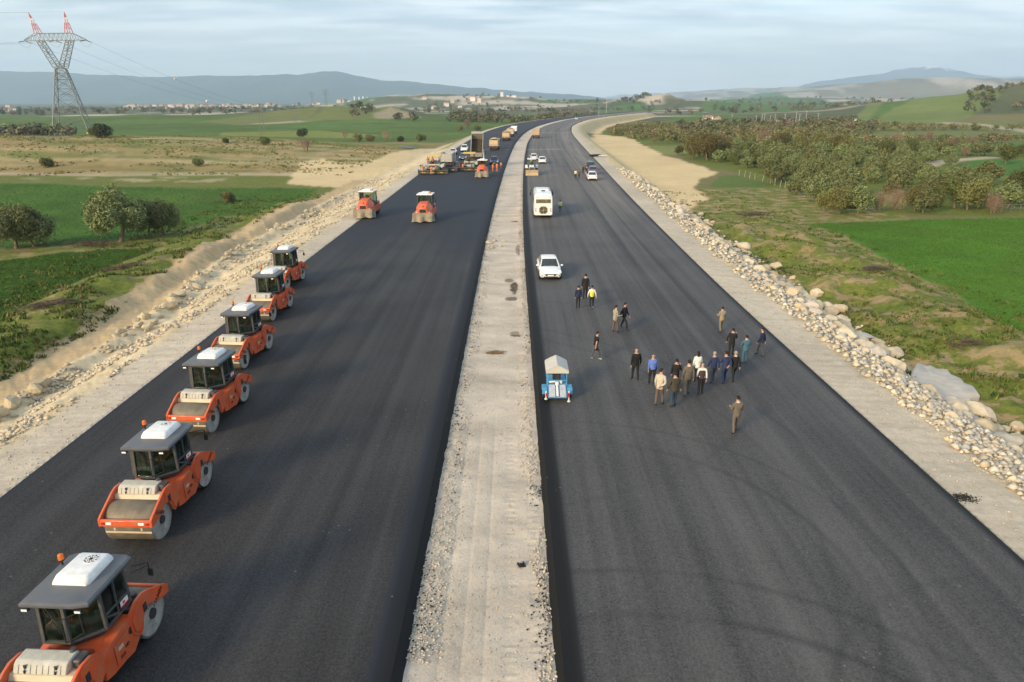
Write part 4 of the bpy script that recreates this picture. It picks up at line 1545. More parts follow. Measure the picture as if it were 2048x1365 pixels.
# shrubs on and behind the brown hill
for i, (px, py, k, s_, lab) in enumerate([
        (530, 290, 'shrub', 1.35, 'small green shrub on the crest of the brown hill below the far pylon'),
        (604, 274, 'dark', 2.3, 'round dark bush behind the brown hill left of the bare bushes'),
        (612, 304, 'bare', 1.2, 'bare reddish bush on the slope of the brown hill'),
        (452, 287, 'shrub', .9, 'small green bush in the middle of the brown hill crest'),
        (97, 335, 'shrub', 1.2, 'green bush at the foot of the brown hill on the left'),
        (398, 333, 'shrub', 1.0, 'small bush near the foot of the brown hill above the path'),
        (690, 276, 'bare', 1.1, 'bare brown bush at the field edge behind the brown hill'),
        (716, 284, 'brown', 1.9, 'olive brown bush in the row right of the hill crest'),
        (742, 284, 'brown', 1.6, 'brown-green bush in the middle of the row behind the hill'),
        (774, 282, 'bare', 1.5, 'reddish bare bush at the right of the row behind the hill'),
        (801, 284, 'dark', 1.3, 'dark bush at the right end of the row behind the hill'),
        (842, 284, 'shrub', 1.7, 'green bush left of the road near the sand heaps'),
        (935, 258, 'bare', 2.0, 'large reddish bare bush beside the left road edge'),
        (920, 262, 'brown', 1.8, 'low brown bush left of the reddish roadside bush'),
        (955, 262, 'brown', 1.8, 'low brown bush right of the reddish roadside bush'),
        (205, 276, 'dark', 2.4, 'dark spreading bush on the hilltop right of the pylon foot'),
        (186, 272, 'shrub', 1.3, 'small green bush at the right foot of the pylon')]):
    x, y = hit(px, py)
    plant(k, x, y, s_, i % 3, 1, {'bare': 'bare_bush'}.get(k, 'bush'), lab, 'bush')
# the grove on the right
rg = random.Random(77)
reg_px = [(1215, 268), (1240, 254), (1420, 250), (1700, 252), (2500, 262), (2500, 432), (1990, 422), (1760, 428), (1640, 420), (1500, 352), (1430, 322), (1370, 318), (1300, 290)]
reg = [hit(*p) for p in reg_px]
clr = [[hit(*p) for p in q] for q in (
    [(1285, 290), (1360, 288), (1400, 306), (1330, 312)], [(1870, 352), (1930, 322), (2060, 316), (2060, 350), (1950, 368)], [(1870, 304), (1950, 288), (2100, 286), (2100, 304), (1960, 310)],
    [(1660, 276), (1780, 264), (2100, 262), (2100, 280), (1800, 284)], [(1830, 340), (1870, 322), (1990, 312), (1990, 322), (1900, 330), (1850, 346)], [(1560, 256), (1568, 244), (1590, 252), (1580, 262)])]


def inp(poly, x, y):
    c = False
    j = len(poly) - 1
    for i in range(len(poly)):
        xi, yi = poly[i]; xj, yj = poly[j]
        if (yi > y) != (yj > y) and x < (xj - xi) * (y - yi) / (yj - yi) + xi:
            c = not c
        j = i
    return c


def proj(x, y, z):
    c, s_ = math.cos(PITCH), math.sin(PITCH)
    h = CAM_H - z
    d = y * c + h * s_
    v = h * c - y * s_
    return 1024 + FOC * x / d, 682.5 + FOC * v / d, d


spots = []
# tall trees placed one by one: px, py of the foot, kind, size
BIG = [(1385, 318, 'willow', 1.05), (1415, 322, 'willow', 1.15), (1445, 318, 'willow', 1.0), (1480, 322, 'green', .95), (1468, 330, 'green', .5), (1528, 292, 'bare', 2.0), (1560, 300, 'willow', 1.0),
       (1600, 302, 'willow', 1.0), (1632, 304, 'willow', 1.05), (1672, 312, 'willow', .95), (1690, 318, 'willow', .9), (1740, 308, 'green', .9), (1765, 312, 'green', .85), (1820, 310, 'green', .9),
       (1790, 296, 'bare', 1.7), (1850, 292, 'bare', 1.8), (1935, 304, 'bare', 1.7), (1900, 300, 'bare', 1.4), (2012, 328, 'green', .9), (1650, 424, 'willow', .55), (1678, 428, 'willow', .6), (1716, 428, 'olive', .9),
       (1756, 424, 'bare', .95), (1790, 420, 'bare', 1.05), (1830, 422, 'willow', .62), (1862, 424, 'green', .62), (1910, 416, 'green', .85), (1935, 420, 'willow', .8), (1985, 428, 'bare', .95), (2030, 408, 'green', 1.0), (2075, 410, 'green', 1.0),
       (1795, 384, 'olive', 1.05), (1700, 392, 'olive', 1.05), (1662, 372, 'olive', 1.0), (1605, 360, 'olive', 1.0), (1510, 335, 'green', .7), (1560, 334, 'olive', 1.1), (1250, 270, 'brown', 2.0), (1225, 268, 'bare', 1.2)]
KW = {'willow': ('leafy_tree', 'tree'), 'green': ('leafy_tree', 'tree'), 'bare': ('bare_tree', 'tree'), 'olive': ('olive_tree', 'olive tree'), 'brown': ('bush', 'bush')}
LBL = {'willow': 'tall brown-green bushy tree in the olive grove on the right', 'green': 'dark green leafy tree in the olive grove on the right', 'bare': 'leafless reddish tree in the olive grove on the right', 'olive': 'rounded grey-green olive among the grove trees on the right', 'brown': 'low brown bush at the near-road end of the right grove'}
ONE = {5: 'large round leafless pinkish tree standing above the middle of the grove', 0: 'tall brown-green tree at the left end of the tall grove clump', 26: 'big dark tree beside the right field edge', 28: 'leafless spreading tree at the right field edge before the dark trees', 29: 'dark green tree at the right picture edge above the field', 18: 'single round tree standing in the green clearing at the right'}
for i, (px, py, k, s_) in enumerate(BIG):
    x, y = hit(px, py)
    lod = 1 if y < 150 else 1
    nm, ct = KW[k]
    plant(k, x, y, s_, i % 4, lod, nm, ONE.get(i, LBL[k]), ct, None if i in ONE else {'willow': 'tall trees of the right grove', 'green': 'dark trees of the right grove', 'bare': 'leafless trees of the right grove', 'olive': 'rounded olives of the right grove', 'brown': None}[k])
    spots.append((x, y, 2.6 * s_))
olv = []
for iy in range(0, 95):
    for ix in range(0, 60):
        x = 22 + ix * 6.4 + (iy % 2) * 3.0 + rg.uniform(-1.5, 1.5)
        y = 98 + iy * 5.7 + rg.uniform(-1.3, 1.3)
        if not inp(reg, x, y) or any(inp(c, x, y) for c in clr):
            continue
        if x < float(xR(y)) + 19 + 8 * float(ss(100, 140, y)) * (1 - float(ss(300, 400, y))):
            continue
        if any(math.hypot(x - a, y - b2) < r_ for a, b2, r_ in spots):
            continue
        if rg.random() < .12 + .75 * (float(fbm(np.array([x / 22.0]), np.array([y / 30.0]), 3, 78)[0]) > .56):
            continue
        px, py, d = proj(x, y, gz(x, y))
        if px > 2120:
            continue
        k = rg.random()
        kind = 'olive' if k < .66 else ('green' if k < .76 else ('brown' if k < .9 else 'bare'))
        if py > 335:
            kind = 'olive' if k < .88 else 'brown'
        olv.append((d, x, y, kind, rg.uniform(.66, 1.08)))
olv.sort()
NEAR = olv[:235]
for i, (d, x, y, kind, s_) in enumerate(NEAR):
    if kind == 'green':
        s_ *= .8
    if kind == 'brown':
        s_ *= 1.35
    nm, ct = KW[kind]
    lab = {'olive': 'grey-green olive in the grove rows', 'green': 'small dark leafy tree between grove olives', 'brown': 'low brownish bush between grove olives', 'bare': 'small bare reddish tree between grove olives'}[kind]
    px_, py_, _ = proj(x, y, gz(x, y))
    zn_ = ('nearest the field' if d < 150 else ('in the middle depth' if d < 215 else 'at the far side')) + (', left part' if px_ < 1600 else (', right part' if px_ > 1850 else ', central part'))
    lab = lab.replace('of the right grove', 'of the grove').replace('in the planted rows', 'in the rows') + ' ' + zn_
    plant(kind, x, y, s_ * (.9 if kind == 'bare' else 1), i % 5, 1 if d < 190 else 2, nm, lab, ct, {'olive': 'olive trees in the right grove', 'green': 'small leafy trees in the right grove', 'brown': 'bushes in the right grove', 'bare': 'bare trees in the right grove'}[kind] + ' ' + zn_)


def mass(name, pts, leaves, size, cols, seed, wh=None):
    """a far wood that reads as one mass: every crown a cloud of leaf clumps"""
    rg_ = np.random.default_rng(seed)
    parts, tint = [], []
    for (x, y, w, h) in pts:
        z = gz(x, y)
        lob = [(x + rg_.normal(0, w * .18), y + rg_.normal(0, w * .18), z + h * rg_.uniform(.42, .68), w * .36, w * .36, h * .36) for _ in range(3)]
        co = leaf_cloud(lob, leaves, size * w, int(rg_.integers(1, 1e6)), hollow=.4)
        parts.append(co)
        c = np.array(cols[int(rg_.integers(0, len(cols)))]) * rg_.uniform(.75, 1.3)
        tint.append(np.repeat(np.array([[c[0], c[1], c[2], 1]]), len(co), 0) * np.repeat(rg_.uniform(.75, 1.25, (leaves, 1)), 4, 0))
    co = np.concatenate(parts)
    me = raw_mesh(name, co, np.arange(len(co)), 4, [M_TINT])
    at = me.color_attributes.new('tint', 'FLOAT_COLOR', 'POINT')
    at.data.foreach_set('color', np.concatenate(tint).astype(np.float32).ravel())
    return tag(link_mesh(name, me), kind='stuff')


OL = [(.145, .155, .065), (.19, .19, .085), (.12, .135, .055), (.17, .155, .065), (.19, .155, .085)]
far = [(x, y, 4.9 * s_, 4.5 * s_) for d, x, y, k, s_ in olv[235:1100]]
mass('olive_grove', far, 120, .095, OL, 801)
# scattered far trees: regions of the plain, all well beyond the road works
wood = []
rw = random.Random(9)


def woods(n, px0, px1, y0, y1, w0, w1, clump=.5, seed=0):
    for _ in range(n * 3):
        px = rw.uniform(px0, px1); yy = rw.uniform(y0, y1)
        x, _, _ = at_depth(px, 215, yy)
        if float(fbm(np.array([x / 60]), np.array([yy / 90]), 3, 810 + seed)[0]) < clump:
            continue
        if x > float(xL(min(yy, 1000))) - 12 and x < float(xR(min(yy, 1000))) + 14 and yy < 1000:
            continue
        w = rw.uniform(w0, w1)
        wood.append((x, yy, w, w * rw.uniform(.8, 1.1)))
        n -= 1
        if n <= 0:
            return


woods(420, -150, 700, 1100, 2600, 6, 12, .45, 1)
woods(160, -150, 120, 300, 420, 5, 8, .40, 2)
woods(300, 900, 1190, 640, 900, 4, 8, .42, 3)
woods(240, 830, 1330, 1300, 2300, 5, 11, .5, 4)
woods(170, 1360, 1760, 430, 600, 4.5, 6.5, .40, 5)
woods(300, 1330, 2048, 1000, 3500, 6, 13, .52, 6)
woods(120, 1930, 2150, 560, 900, 4, 8, .45, 7)
woods(40, 700, 830, 640, 860, 4, 9, .5, 8)
woods(40, 1240, 1300, 1850, 2000, 8, 12, .4, 9)
mass('far_woodland', wood, 50, .15, [(.14, .13, .075), (.12, .125, .06), (.17, .135, .095), (.10, .11, .055), (.08, .095, .045)], 820)
# weeds and grass on the banks


def tufts(name, x, y, h, seed, cols, blades=7, bw=.26):
    rg_ = np.random.default_rng(seed)
    n = len(x)
    z = ground_z(x, y)
    X = np.repeat(x, blades) + rg_.normal(0, .5, n * blades) * np.repeat(h, blades)
    Y = np.repeat(y, blades) + rg_.normal(0, .5, n * blades) * np.repeat(h, blades)
    Zb = np.repeat(z, blades)
    H = np.repeat(h, blades) * rg_.uniform(.5, 1.3, n * blades)
    a = rg_.uniform(0, 6.28, n * blades)
    w = H * bw
    lx = rg_.normal(0, .45, n * blades) * H; ly = rg_.normal(0, .45, n * blades) * H
    co = np.stack([np.stack([X - np.cos(a) * w, Y - np.sin(a) * w, Zb - .02], 1), np.stack([X + np.cos(a) * w, Y + np.sin(a) * w, Zb - .02], 1), np.stack([X + lx, Y + ly, Zb + H], 1)], 1).reshape(-1, 3)
    me = raw_mesh(name, co, np.arange(len(co)), 3, [M_TINT])
    at = me.color_attributes.new('tint', 'FLOAT_COLOR', 'POINT')
    c = np.ones((n, blades * 3, 4), np.float32)
    c[..., :3] = (np.array(cols)[rg_.integers(0, len(cols), n)] * rg_.uniform(.7, 1.3, (n, 1)))[:, None]
    at.data.foreach_set('color', c.ravel())
    return tag(link_mesh(name, me), kind='stuff')


GRS = [(.055, .10, .018), (.08, .12, .022), (.045, .085, .016), (.13, .14, .04), (.18, .15, .06)]
x, y, rg2 = strew(13000, 28, 130, lambda y, r: xR(y) + 7.6 + 18 * r.random(len(y)) ** 1.3, 831, lambda x, y, r: (fbm(x / 2.2, y / 2.2, 4, 832) > .50))
tufts('bank_weeds', x, y, .07 + .20 * rg2.random(len(x)) ** 2, 833, GRS)
x, y, rg2 = strew(11000, 26, 125, lambda y, r: xL(y) - (9.2 + 3 * ss(45, 75, y)) - 3.4 - 14 * r.random(len(y)) ** 1.3, 841, lambda x, y, r: (fbm(x / 2.2, y / 2.2, 4, 842) > .49))
tufts('verge_weeds', x, y, .08 + .24 * rg2.random(len(x)) ** 2, 843, GRS)
rgh = np.random.default_rng(861)
x = rgh.uniform(-250, -38, 16000); y = rgh.uniform(158, 246, 16000)
k_ = (fbm(x / 9, y / 6, 4, 862) > .50) & (x < xL(y) - 16)
x, y = x[k_], y[k_]
tufts('hill_scrub', x, y, .10 + .34 * rgh.random(len(x)) ** 3, 863, [(.20, .18, .065), (.17, .17, .055), (.24, .19, .08), (.14, .15, .045)], 6, .5)
# young wheat in the two near fields: short blades over the soil sheet
wheat_r = [G(a, b, -2.7) for a, b in ((1592, 450), (1700, 447), (1850, 441), (2100, 436), (2300, 500), (2300, 800), (2048, 690), (1960, 640), (1850, 560), (1760, 505), (1690, 475))]
wheat_l = [G(a, b, -2.6) for a, b in ((0, 368), (240, 374), (560, 376), (637, 378), (600, 400), (520, 428), (400, 455), (330, 470), (160, 492), (0, 500))]
wheat_m = [G(a, b, -2.6) for a, b in ((-100, 530), (0, 522), (130, 506), (262, 498), (325, 497), (265, 520), (205, 545), (110, 585), (30, 640), (-100, 700))]
rgw = np.random.default_rng(850)
for poly_, n_w, col_ in ((wheat_r, 30000, [(.06, .135, .016), (.07, .145, .02), (.05, .115, .014)]), (wheat_l, 14000, [(.042, .092, .013), (.05, .10, .016)]), (wheat_m, 16000, [(.045, .105, .012), (.055, .115, .016), (.075, .115, .025)])):
    pa = np.array(poly_)
    x = rgw.uniform(pa[:, 0].min(), pa[:, 0].max(), n_w * 2); y = rgw.uniform(pa[:, 1].min(), pa[:, 1].max(), n_w * 2)
    k_ = inside(poly_, x, y)[:n_w]
    x, y = x[k_], y[k_]
    tufts('young_wheat', x, y, .07 + .07 * rgw.random(len(x)), 851, col_, 3, .22)
# piles of dry cut brush


def brush(px, py, w, n, lab, z=None, m=None, zf=None):
    x0, y0 = hit(px, py) if zf is None else G(px, py, -.28)
    r = random.Random(int(px * 7 + py))
    mb = MB()
    for _ in range(n):
        ax = r.gauss(0, w * .4); ay = r.gauss(0, w * .18)
        a = r.uniform(-.7, .7); l = r.uniform(.3, .9) * min(w, 1.6) * .6
        zb = (gz(x0 + ax, y0 + ay) if zf is None else float(zf(np.array([x0 + ax]), np.array([y0 + ay]))[0])) - (gz(x0, y0) if zf is None else -.28) + r.random() * w * .16
        mb.cyl((ax, ay, zb), (ax + math.cos(a) * l, ay + math.sin(a) * l, zb + r.uniform(-.05, .3) * l), .014 + .012 * w * .5, .006, 3, caps=False)
    o = mb.build('brush_pile', m or M_DRY, loc=(x0, y0, gz(x0, y0) if zf is None else -.28))
    e = empty('brush_pile', o.location, 0, lab, 'brush pile'); o.name = 'twigs'; o.parent = e; o.location = (0, 0, 0); o['kind'] = 'stuff'; return e


brush(180, 492, 3.2, 240, 'long pile of dark cut branches between the two left wheat fields')
brush(235, 540, 2.4, 220, 'pile of grey dry branches on the left bank below the olive trees')
brush(90, 615, 2.6, 260, 'big tangled pile of dry branches on the left bank near the picture edge')
brush(1505, 432, 3.0, 200, 'dark brush heap in the small meadow right of the boulders')
brush(1745, 540, 1.8, 160, 'dry brown brush at the edge of the right wheat field')
brush(1925, 690, 1.5, 120, 'small dry brush clump on the right bank mounds')
brush(1400, 452, 1.6, 90, 'flat heap of dry twigs beside the bank track on the right')
M_STRAW = mat('dry_straw', (.20, .14, .085), .95, var=.35, scale=8)
brush(988, 706, .55, 150, 'flattened clump of dry brown straw in the middle of the median', m=M_STRAW, zf=med_z)
brush(1030, 672, .30, 70, 'small dark tuft of dry weed on the median near the right lane', m=M_STRAW, zf=med_z)
brush(1028, 444, .5, 70, 'dry twigs on the far part of the median', m=M_STRAW, zf=med_z)

# ------------------------------------------------------------------ pylons, lines, poles, far buildings
M_STEEL = mat('galvanised_steel', (.17, .18, .18), .6, .3, var=.2, scale=.8)
M_STEELD = mat('weathered_steel', (.17, .18, .18), .7, .2, var=.2, scale=.8)
M_RED = mat('red_paint', (.55, .045, .04), .5, var=.15)
M_WHITEP = mat('white_paint', (.78, .77, .74), .5, var=.06)
M_WIRE = mat('wire', (.12, .12, .13), .5, .4)
M_INSUL = mat('insulator_glass', (.10, .11, .11), .3)


def lattice(mb, a0, a1, b0, b1, n, w):
    """zigzag between two chords a0-a1 and b0-b1"""
    a0, a1, b0, b1 = map(Vector, (a0, a1, b0, b1))
    for i in range(n):
        t0, t1 = i / n, (i + 1) / n
        p, q = (a0.lerp(a1, t0), b0.lerp(b1, t1)) if i % 2 == 0 else (b0.lerp(b1, t0), a0.lerp(a1, t1))
        mb.bar(p, q, w)


px0, py0 = 138, 266
bx, by = hit(148, 267)
bz = gz(bx, by)
PSC = 1.34
pyl = empty('power_pylon', (bx, by, bz), math.radians(-9), 'tall grey lattice power pylon with red and white peaks on the brown hill', 'pylon')
pyl.scale = (PSC,) * 3
hw, hb = 1.9, 7.4     # half widths: waist, base
zw, zbr, ztop = 28.0, 39.5, 51.0
F4 = [(-1, -1), (1, -1), (1, 1), (-1, 1)]
R45 = Matrix.Rotation(math.radians(30), 3, 'Z')


def pv(x, y, z):
    v = R45 @ Vector((x, y, 0)) if z < zw - .01 or True else Vector((x, y, 0))
    return Vector((v.x, v.y, z))


for sx, sy in F4:
    mb = MB()
    mb.bar(pv(sx * hb, sy * hb, -1.0), pv(sx * hw, sy * hw, zw), .34)
    mb.build('tower_leg', M_STEEL, pyl)
    mb = MB(); p = pv(sx * hb, sy * hb, 0)
    mb.box(p.x, p.y, 0, 1.5, 1.5, 1.2, .05); mb.build('footing', M_SLAB, pyl)
mb = MB()
lv = [0, .30, .52, .69, .83, .93, 1.0]
for i in range(4):
    (ax, ay), (cx, cy) = F4[i], F4[(i + 1) % 4]
    for k in range(len(lv) - 1):
        t0, t1 = lv[k], lv[k + 1]
        w0, w1 = hb + (hw - hb) * t0, hb + (hw - hb) * t1
        A0, B0 = pv(ax * w0, ay * w0, zw * t0), pv(cx * w0, cy * w0, zw * t0)
        A1, B1 = pv(ax * w1, ay * w1, zw * t1), pv(cx * w1, cy * w1, zw * t1)
        mb.bar(A0, B1, .16); mb.bar(B0, A1, .16); mb.bar(A1, B1, .16)
        m_ = (A0 + B1) / 2
        if k < 3:
            mb.bar(m_, A0.lerp(A1, .5), .09); mb.bar(m_, B0.lerp(B1, .5), .09)
o = mb.build('bracing', M_STEEL, pyl); o['kind'] = 'stuff'
# fork: two lattice arms from the waist up to the bridge
ARM = 7.6
for s_ in (-1, 1):
    mb = MB()
    lo = [Vector((s_ * a, b, zw)) for a, b in ((.1, -1.7), (2.3, -1.7), (2.3, 1.7), (.1, 1.7))]
    hi = [Vector((s_ * (ARM + a), b, zbr)) for a, b in ((-1.5, -.9), (1.2, -.9), (1.2, .9), (-1.5, .9))]
    for a, b in zip(lo, hi):
        mb.bar(a, b, .24)
    for i in range(4):
        lattice(mb, lo[i], hi[i], lo[(i + 1) % 4], hi[(i + 1) % 4], 9, .15)
    mb.build('fork_arm', M_STEEL, pyl)
# bridge
mb = MB()
BL = 15.5
for yb in (-.9, .9):
    mb.bar((-9, yb, zbr + 2.9), (9, yb, zbr + 2.9), .2)
    mb.bar((-BL, yb * .2, zbr + .3), (-9, yb, zbr + 2.9), .18)
    mb.bar((BL, yb * .2, zbr + .3), (9, yb, zbr + 2.9), .18)
    mb.bar((-BL, yb * .2, zbr), (BL, yb * .2, zbr), .05)
    mb.bar((-BL, yb * .2, zbr), (-9, yb, zbr), .18); mb.bar((-9, yb, zbr), (9, yb, zbr), .2); mb.bar((9, yb, zbr), (BL, yb * .2, zbr), .18)
    lattice(mb, (-9, yb, zbr), (9, yb, zbr), (-9, yb, zbr + 2.9), (9, yb, zbr + 2.9), 16, .11)
    for s_ in (-1, 1):
        lattice(mb, (s_ * 9, yb, zbr), (s_ * BL, yb * .2, zbr), (s_ * 9, yb, zbr + 2.9), (s_ * BL, yb * .2, zbr + .3), 5, .1)
lattice(mb, (-9, -.9, zbr + 2.9), (9, -.9, zbr + 2.9), (-9, .9, zbr + 2.9), (9, .9, zbr + 2.9), 14, .1)
lattice(mb, (-BL, -.2, zbr), (BL, -.2, zbr), (-BL, .2, zbr), (BL, .2, zbr), 20, .08)
mb.build('bridge', M_STEEL, pyl)
for s_, tx in ((-1, -12.3), (1, 8.4)):
    mb = MB()
    ba = [Vector((s_ * 7.6 + a, b, zbr + 2.9)) for a, b in ((-1.3, -.9), (1.3, -.9), (1.3, .9), (-1.3, .9))]
    tp = Vector((s_ * 7.6 - 2.8 if s_ < 0 else s_ * 7.6 - .3, 0, ztop))
    for q in range(4):
        for k in range(4):
            mb.cur = 0 if k in (1, 3, 0) else 1
            mb.bar(ba[q].lerp(tp, k / 4), ba[q].lerp(tp, (k + 1) / 4), .22 - .03 * k)
        for k in range(5):
            mb.cur = 0 if k > 0 else 1
            mb.bar(ba[q].lerp(tp, k / 6), ba[(q + 1) % 4].lerp(tp, (k + 1) / 6), .1)
    mb.build('earth_wire_peak', [M_RED, M_WHITEP], pyl)
PHX = (-15.0, -4.6, 4.6, 15.0)
for x_ in (-15.2, 0, 15.2):
    for d_ in (-1, 1):
        mb = MB()
        for k in range(9):
            y_ = d_ * (.5 + k * .34)
            mb.cyl((x_, y_, zbr - .15 - k * .06), (x_, y_ + d_ * .16, zbr - .18 - k * .06), .2, .14, 8)
        mb.bar((x_, d_ * .2, zbr), (x_, d_ * 3.7, zbr - .75), .06)
        mb.build('insulator_string', M_INSUL, pyl)
    mb = MB()
    pts = [Vector((x_, -3.7 + 7.4 * k / 10, zbr - .75 - 2.0 * math.sin(PI * k / 10))) for k in range(11)]
    mb.path(pts, .035, 4); mb.build('jumper_loop', M_WIRE, pyl)
MP = Matrix.Translation((bx, by, bz)) @ Matrix.Rotation(math.radians(-9), 4, 'Z') @ Matrix.Scale(PSC, 4)


def wire(p, q, sag, name, lab, r=.045, n=40):
    mb = MB()
    p, q = Vector(p), Vector(q)
    pts = [p.lerp(q, k / n) - Vector((0, 0, 4 * sag * (k / n) * (1 - k / n))) for k in range(n + 1)]
    mb.path(pts, r, 4)
    o = mb.build(name, M_WIRE)
    tag(o, lab, 'power line', 'conductors of the tall pylon')
    return pts


fx, fy, _ = at_depth(655, 200, 1500)
fzz = gz(fx, fy)
wlab = ['conductor running right from the near end of the pylon bridge', 'middle conductor running right from the pylon towards the far pylons', 'conductor running right from the right bridge tip, lifted by marker balls']
ends = []
for i, x_ in enumerate((-15.2, 0, 15.2)):
    p = MP @ Vector((x_, 3.7, zbr - .75))
    q = Vector((fx - 14 + 14 * i, fy, fzz + 30))
    ends.append((wire(p, q, 31, 'power_line', wlab[i], .05)))
for i, x_ in enumerate((-15.2, 0, 15.2)):
    p = MP @ Vector((x_, -3.7, zbr - .75))
    q = Vector((-520 - 20 * i, 120 + 30 * i, 42))
    wire(p, q, 9, 'power_line', ['conductor leaving the left bridge tip towards the left picture edge', 'middle conductor leaving the pylon towards the left picture edge', 'conductor leaving the right bridge tip back towards the left picture edge'][i], .045)
for s_ in (-1, 1):
    p = MP @ Vector((s_ * 7.6 - (2.8 if s_ < 0 else .3), 0, ztop))
    wire(p, Vector((-560 + 20 * s_, 150, 50)), 7, 'earth_wire', ['thin earth wire from the left red peak to the left picture edge', 'thin earth wire from the right red peak to the left picture edge'][(s_ + 1) // 2], .03)
M_BALL = mat('marker_white', (.75, .62, .55), .5)
for (w_, t_, lab) in ((2, 5, 'pale round marker ball high on the right conductor'), (0, 12, 'white marker ball on the lowest conductor above the town'), (2, 15, 'small white marker ball far along the right conductor above the town')):
    p = ends[w_][t_]
    mb = MB(); mb.sphere((0, 0, 0), .85 if t_ < 8 else 1.3, 12, 8)
    mb.cyl((-1.2, -.9, 0), (1.2, .9, 0), .1, .1, 6)
    tag(mb.build('marker_ball', M_BALL, loc=p, smooth=50), lab, 'marker ball', 'marker balls on the power line')


def small_pylon(x, y, h, lab, arms=3, group=None):
    z = gz(x, y)
    e = empty('power_pylon', (x, y, z), .3, lab, 'pylon', group)
    mb = MB()
    hb_ = h * .085
    for i in range(4):
        sx, sy = F4[i]; cx_, cy_ = F4[(i + 1) % 4]
        mb.bar((sx * hb_, sy * hb_, -.5), (sx * hb_ * .18, sy * hb_ * .18, h), .012 * h)
        lattice(mb, (sx * hb_, sy * hb_, 0), (sx * hb_ * .18, sy * hb_ * .18, h), (cx_ * hb_, cy_ * hb_, 0), (cx_ * hb_ * .18, cy_ * hb_ * .18, h), 9, .006 * h)
    mb.build('tower', M_STEEL, e)
    for k in range(arms):
        mb = MB(); zz_ = h * (.97 - .1 * k); l = h * (.16 if k != 1 else .2)
        mb.bar((-l, 0, zz_), (l, 0, zz_), .009 * h); mb.bar((-l, 0, zz_), (0, 0, zz_ + .04 * h), .006 * h); mb.bar((l, 0, zz_), (0, 0, zz_ + .04 * h), .006 * h)
        mb.build('cross_arm', M_STEEL, e)


x, y, _ = at_depth(523, 250, 430); small_pylon(x, y, 17.5, 'small lattice pylon just behind the crest of the brown hill')
x, y, _ = at_depth(591, 240, 620); small_pylon(x, y, 15.5, 'small lattice pylon in the far green field right of the nearer one')
x, y, _ = at_depth(655, 240, 1500); small_pylon(x, y, 44, 'faint far pylon before the blue mountain, right of the town')
x, y, _ = at_depth(628, 240, 1750); small_pylon(x, y, 42, 'faint far pylon before the blue mountain, at the right end of the town')
# poles
M_POLE = mat('pole_concrete', (.55, .53, .50), .8)


def pole(x, y, h, lab, r=.13, arm=1.4, group=None):
    e = empty('utility_pole', (x, y, gz(x, y)), .2, lab, 'pole', group)
    mb = MB(); mb.cyl((0, 0, -.3), (0, 0, h), r, r * .6, 8); mb.build('post', M_POLE, e)
    mb = MB(); mb.bar((-arm, 0, h * .95), (arm, 0, h * .95), .12); mb.build('cross_arm', M_POLE, e)


for i, (px, py, h) in enumerate([(1524, 238, 8), (1529, 238, 8.5), (1541, 237, 7), (1550, 237, 8), (1570, 236, 8), (1592, 238, 9), (1599, 238, 8), (1612, 238, 10), (1636, 236, 8), (1406, 238, 8), (1464, 238, 8), (1512, 240, 7), (1436, 240, 7.5)]):
    x, y, _ = at_depth(px, py, 560 + 5 * (i % 3))
    pole(x, y, h, 'pale concrete pole of the power line beyond the olive grove' if i < 9 else 'single pale pole standing beyond the grove, left of the pole row', .16, 1.2, 'power line poles beyond the grove')
x, y, _ = at_depth(1213, 215, 1200); pole(x, y, 26, 'tall thin mast on the hill left of the far road cutting', .35, 1)
x, y, _ = at_depth(1197, 240, 640); pole(x, y, 9, 'thin pole left of the far road bend', .12, .7)

# ---- buildings, kilometres away
M_WALLS = [mat('house_wall', c, .9, var=.1, scale=.2) for c in ((.62, .56, .48), (.70, .66, .60), (.58, .48, .40), (.50, .46, .42))]
M_ROOF = mat('roof_tile', (.31, .19, .14), .9, var=.25, scale=.3)
M_WINDOW = mat('window_dark', (.06, .07, .08), .3)


def house_mesh(w, d, h, wi, flat=False):
    mb = MB()
    mb.box(0, 0, h / 2 - .5, w, d, h + 1)
    mb.cur = 2
    nf = max(1, int(h / 3))
    for k in range(nf):
        for i in range(int(w / 3)):
            mb.box(-w / 2 + 1.6 + i * 3, -d / 2 - .02, 1.6 + k * 3, 1.2, .1, 1.3)
    mb.cur = 1
    if flat:
        mb.box(0, 0, h + .15, w + .4, d + .4, .3)
    else:
        mb.prism([(-d / 2 - .5, h), (d / 2 + .5, h), (0, h + d * .26)], 'x', -w / 2 - .4, w / 2 + .4)
    return mb.mesh('house', [M_WALLS[wi], M_ROOF, M_WINDOW])


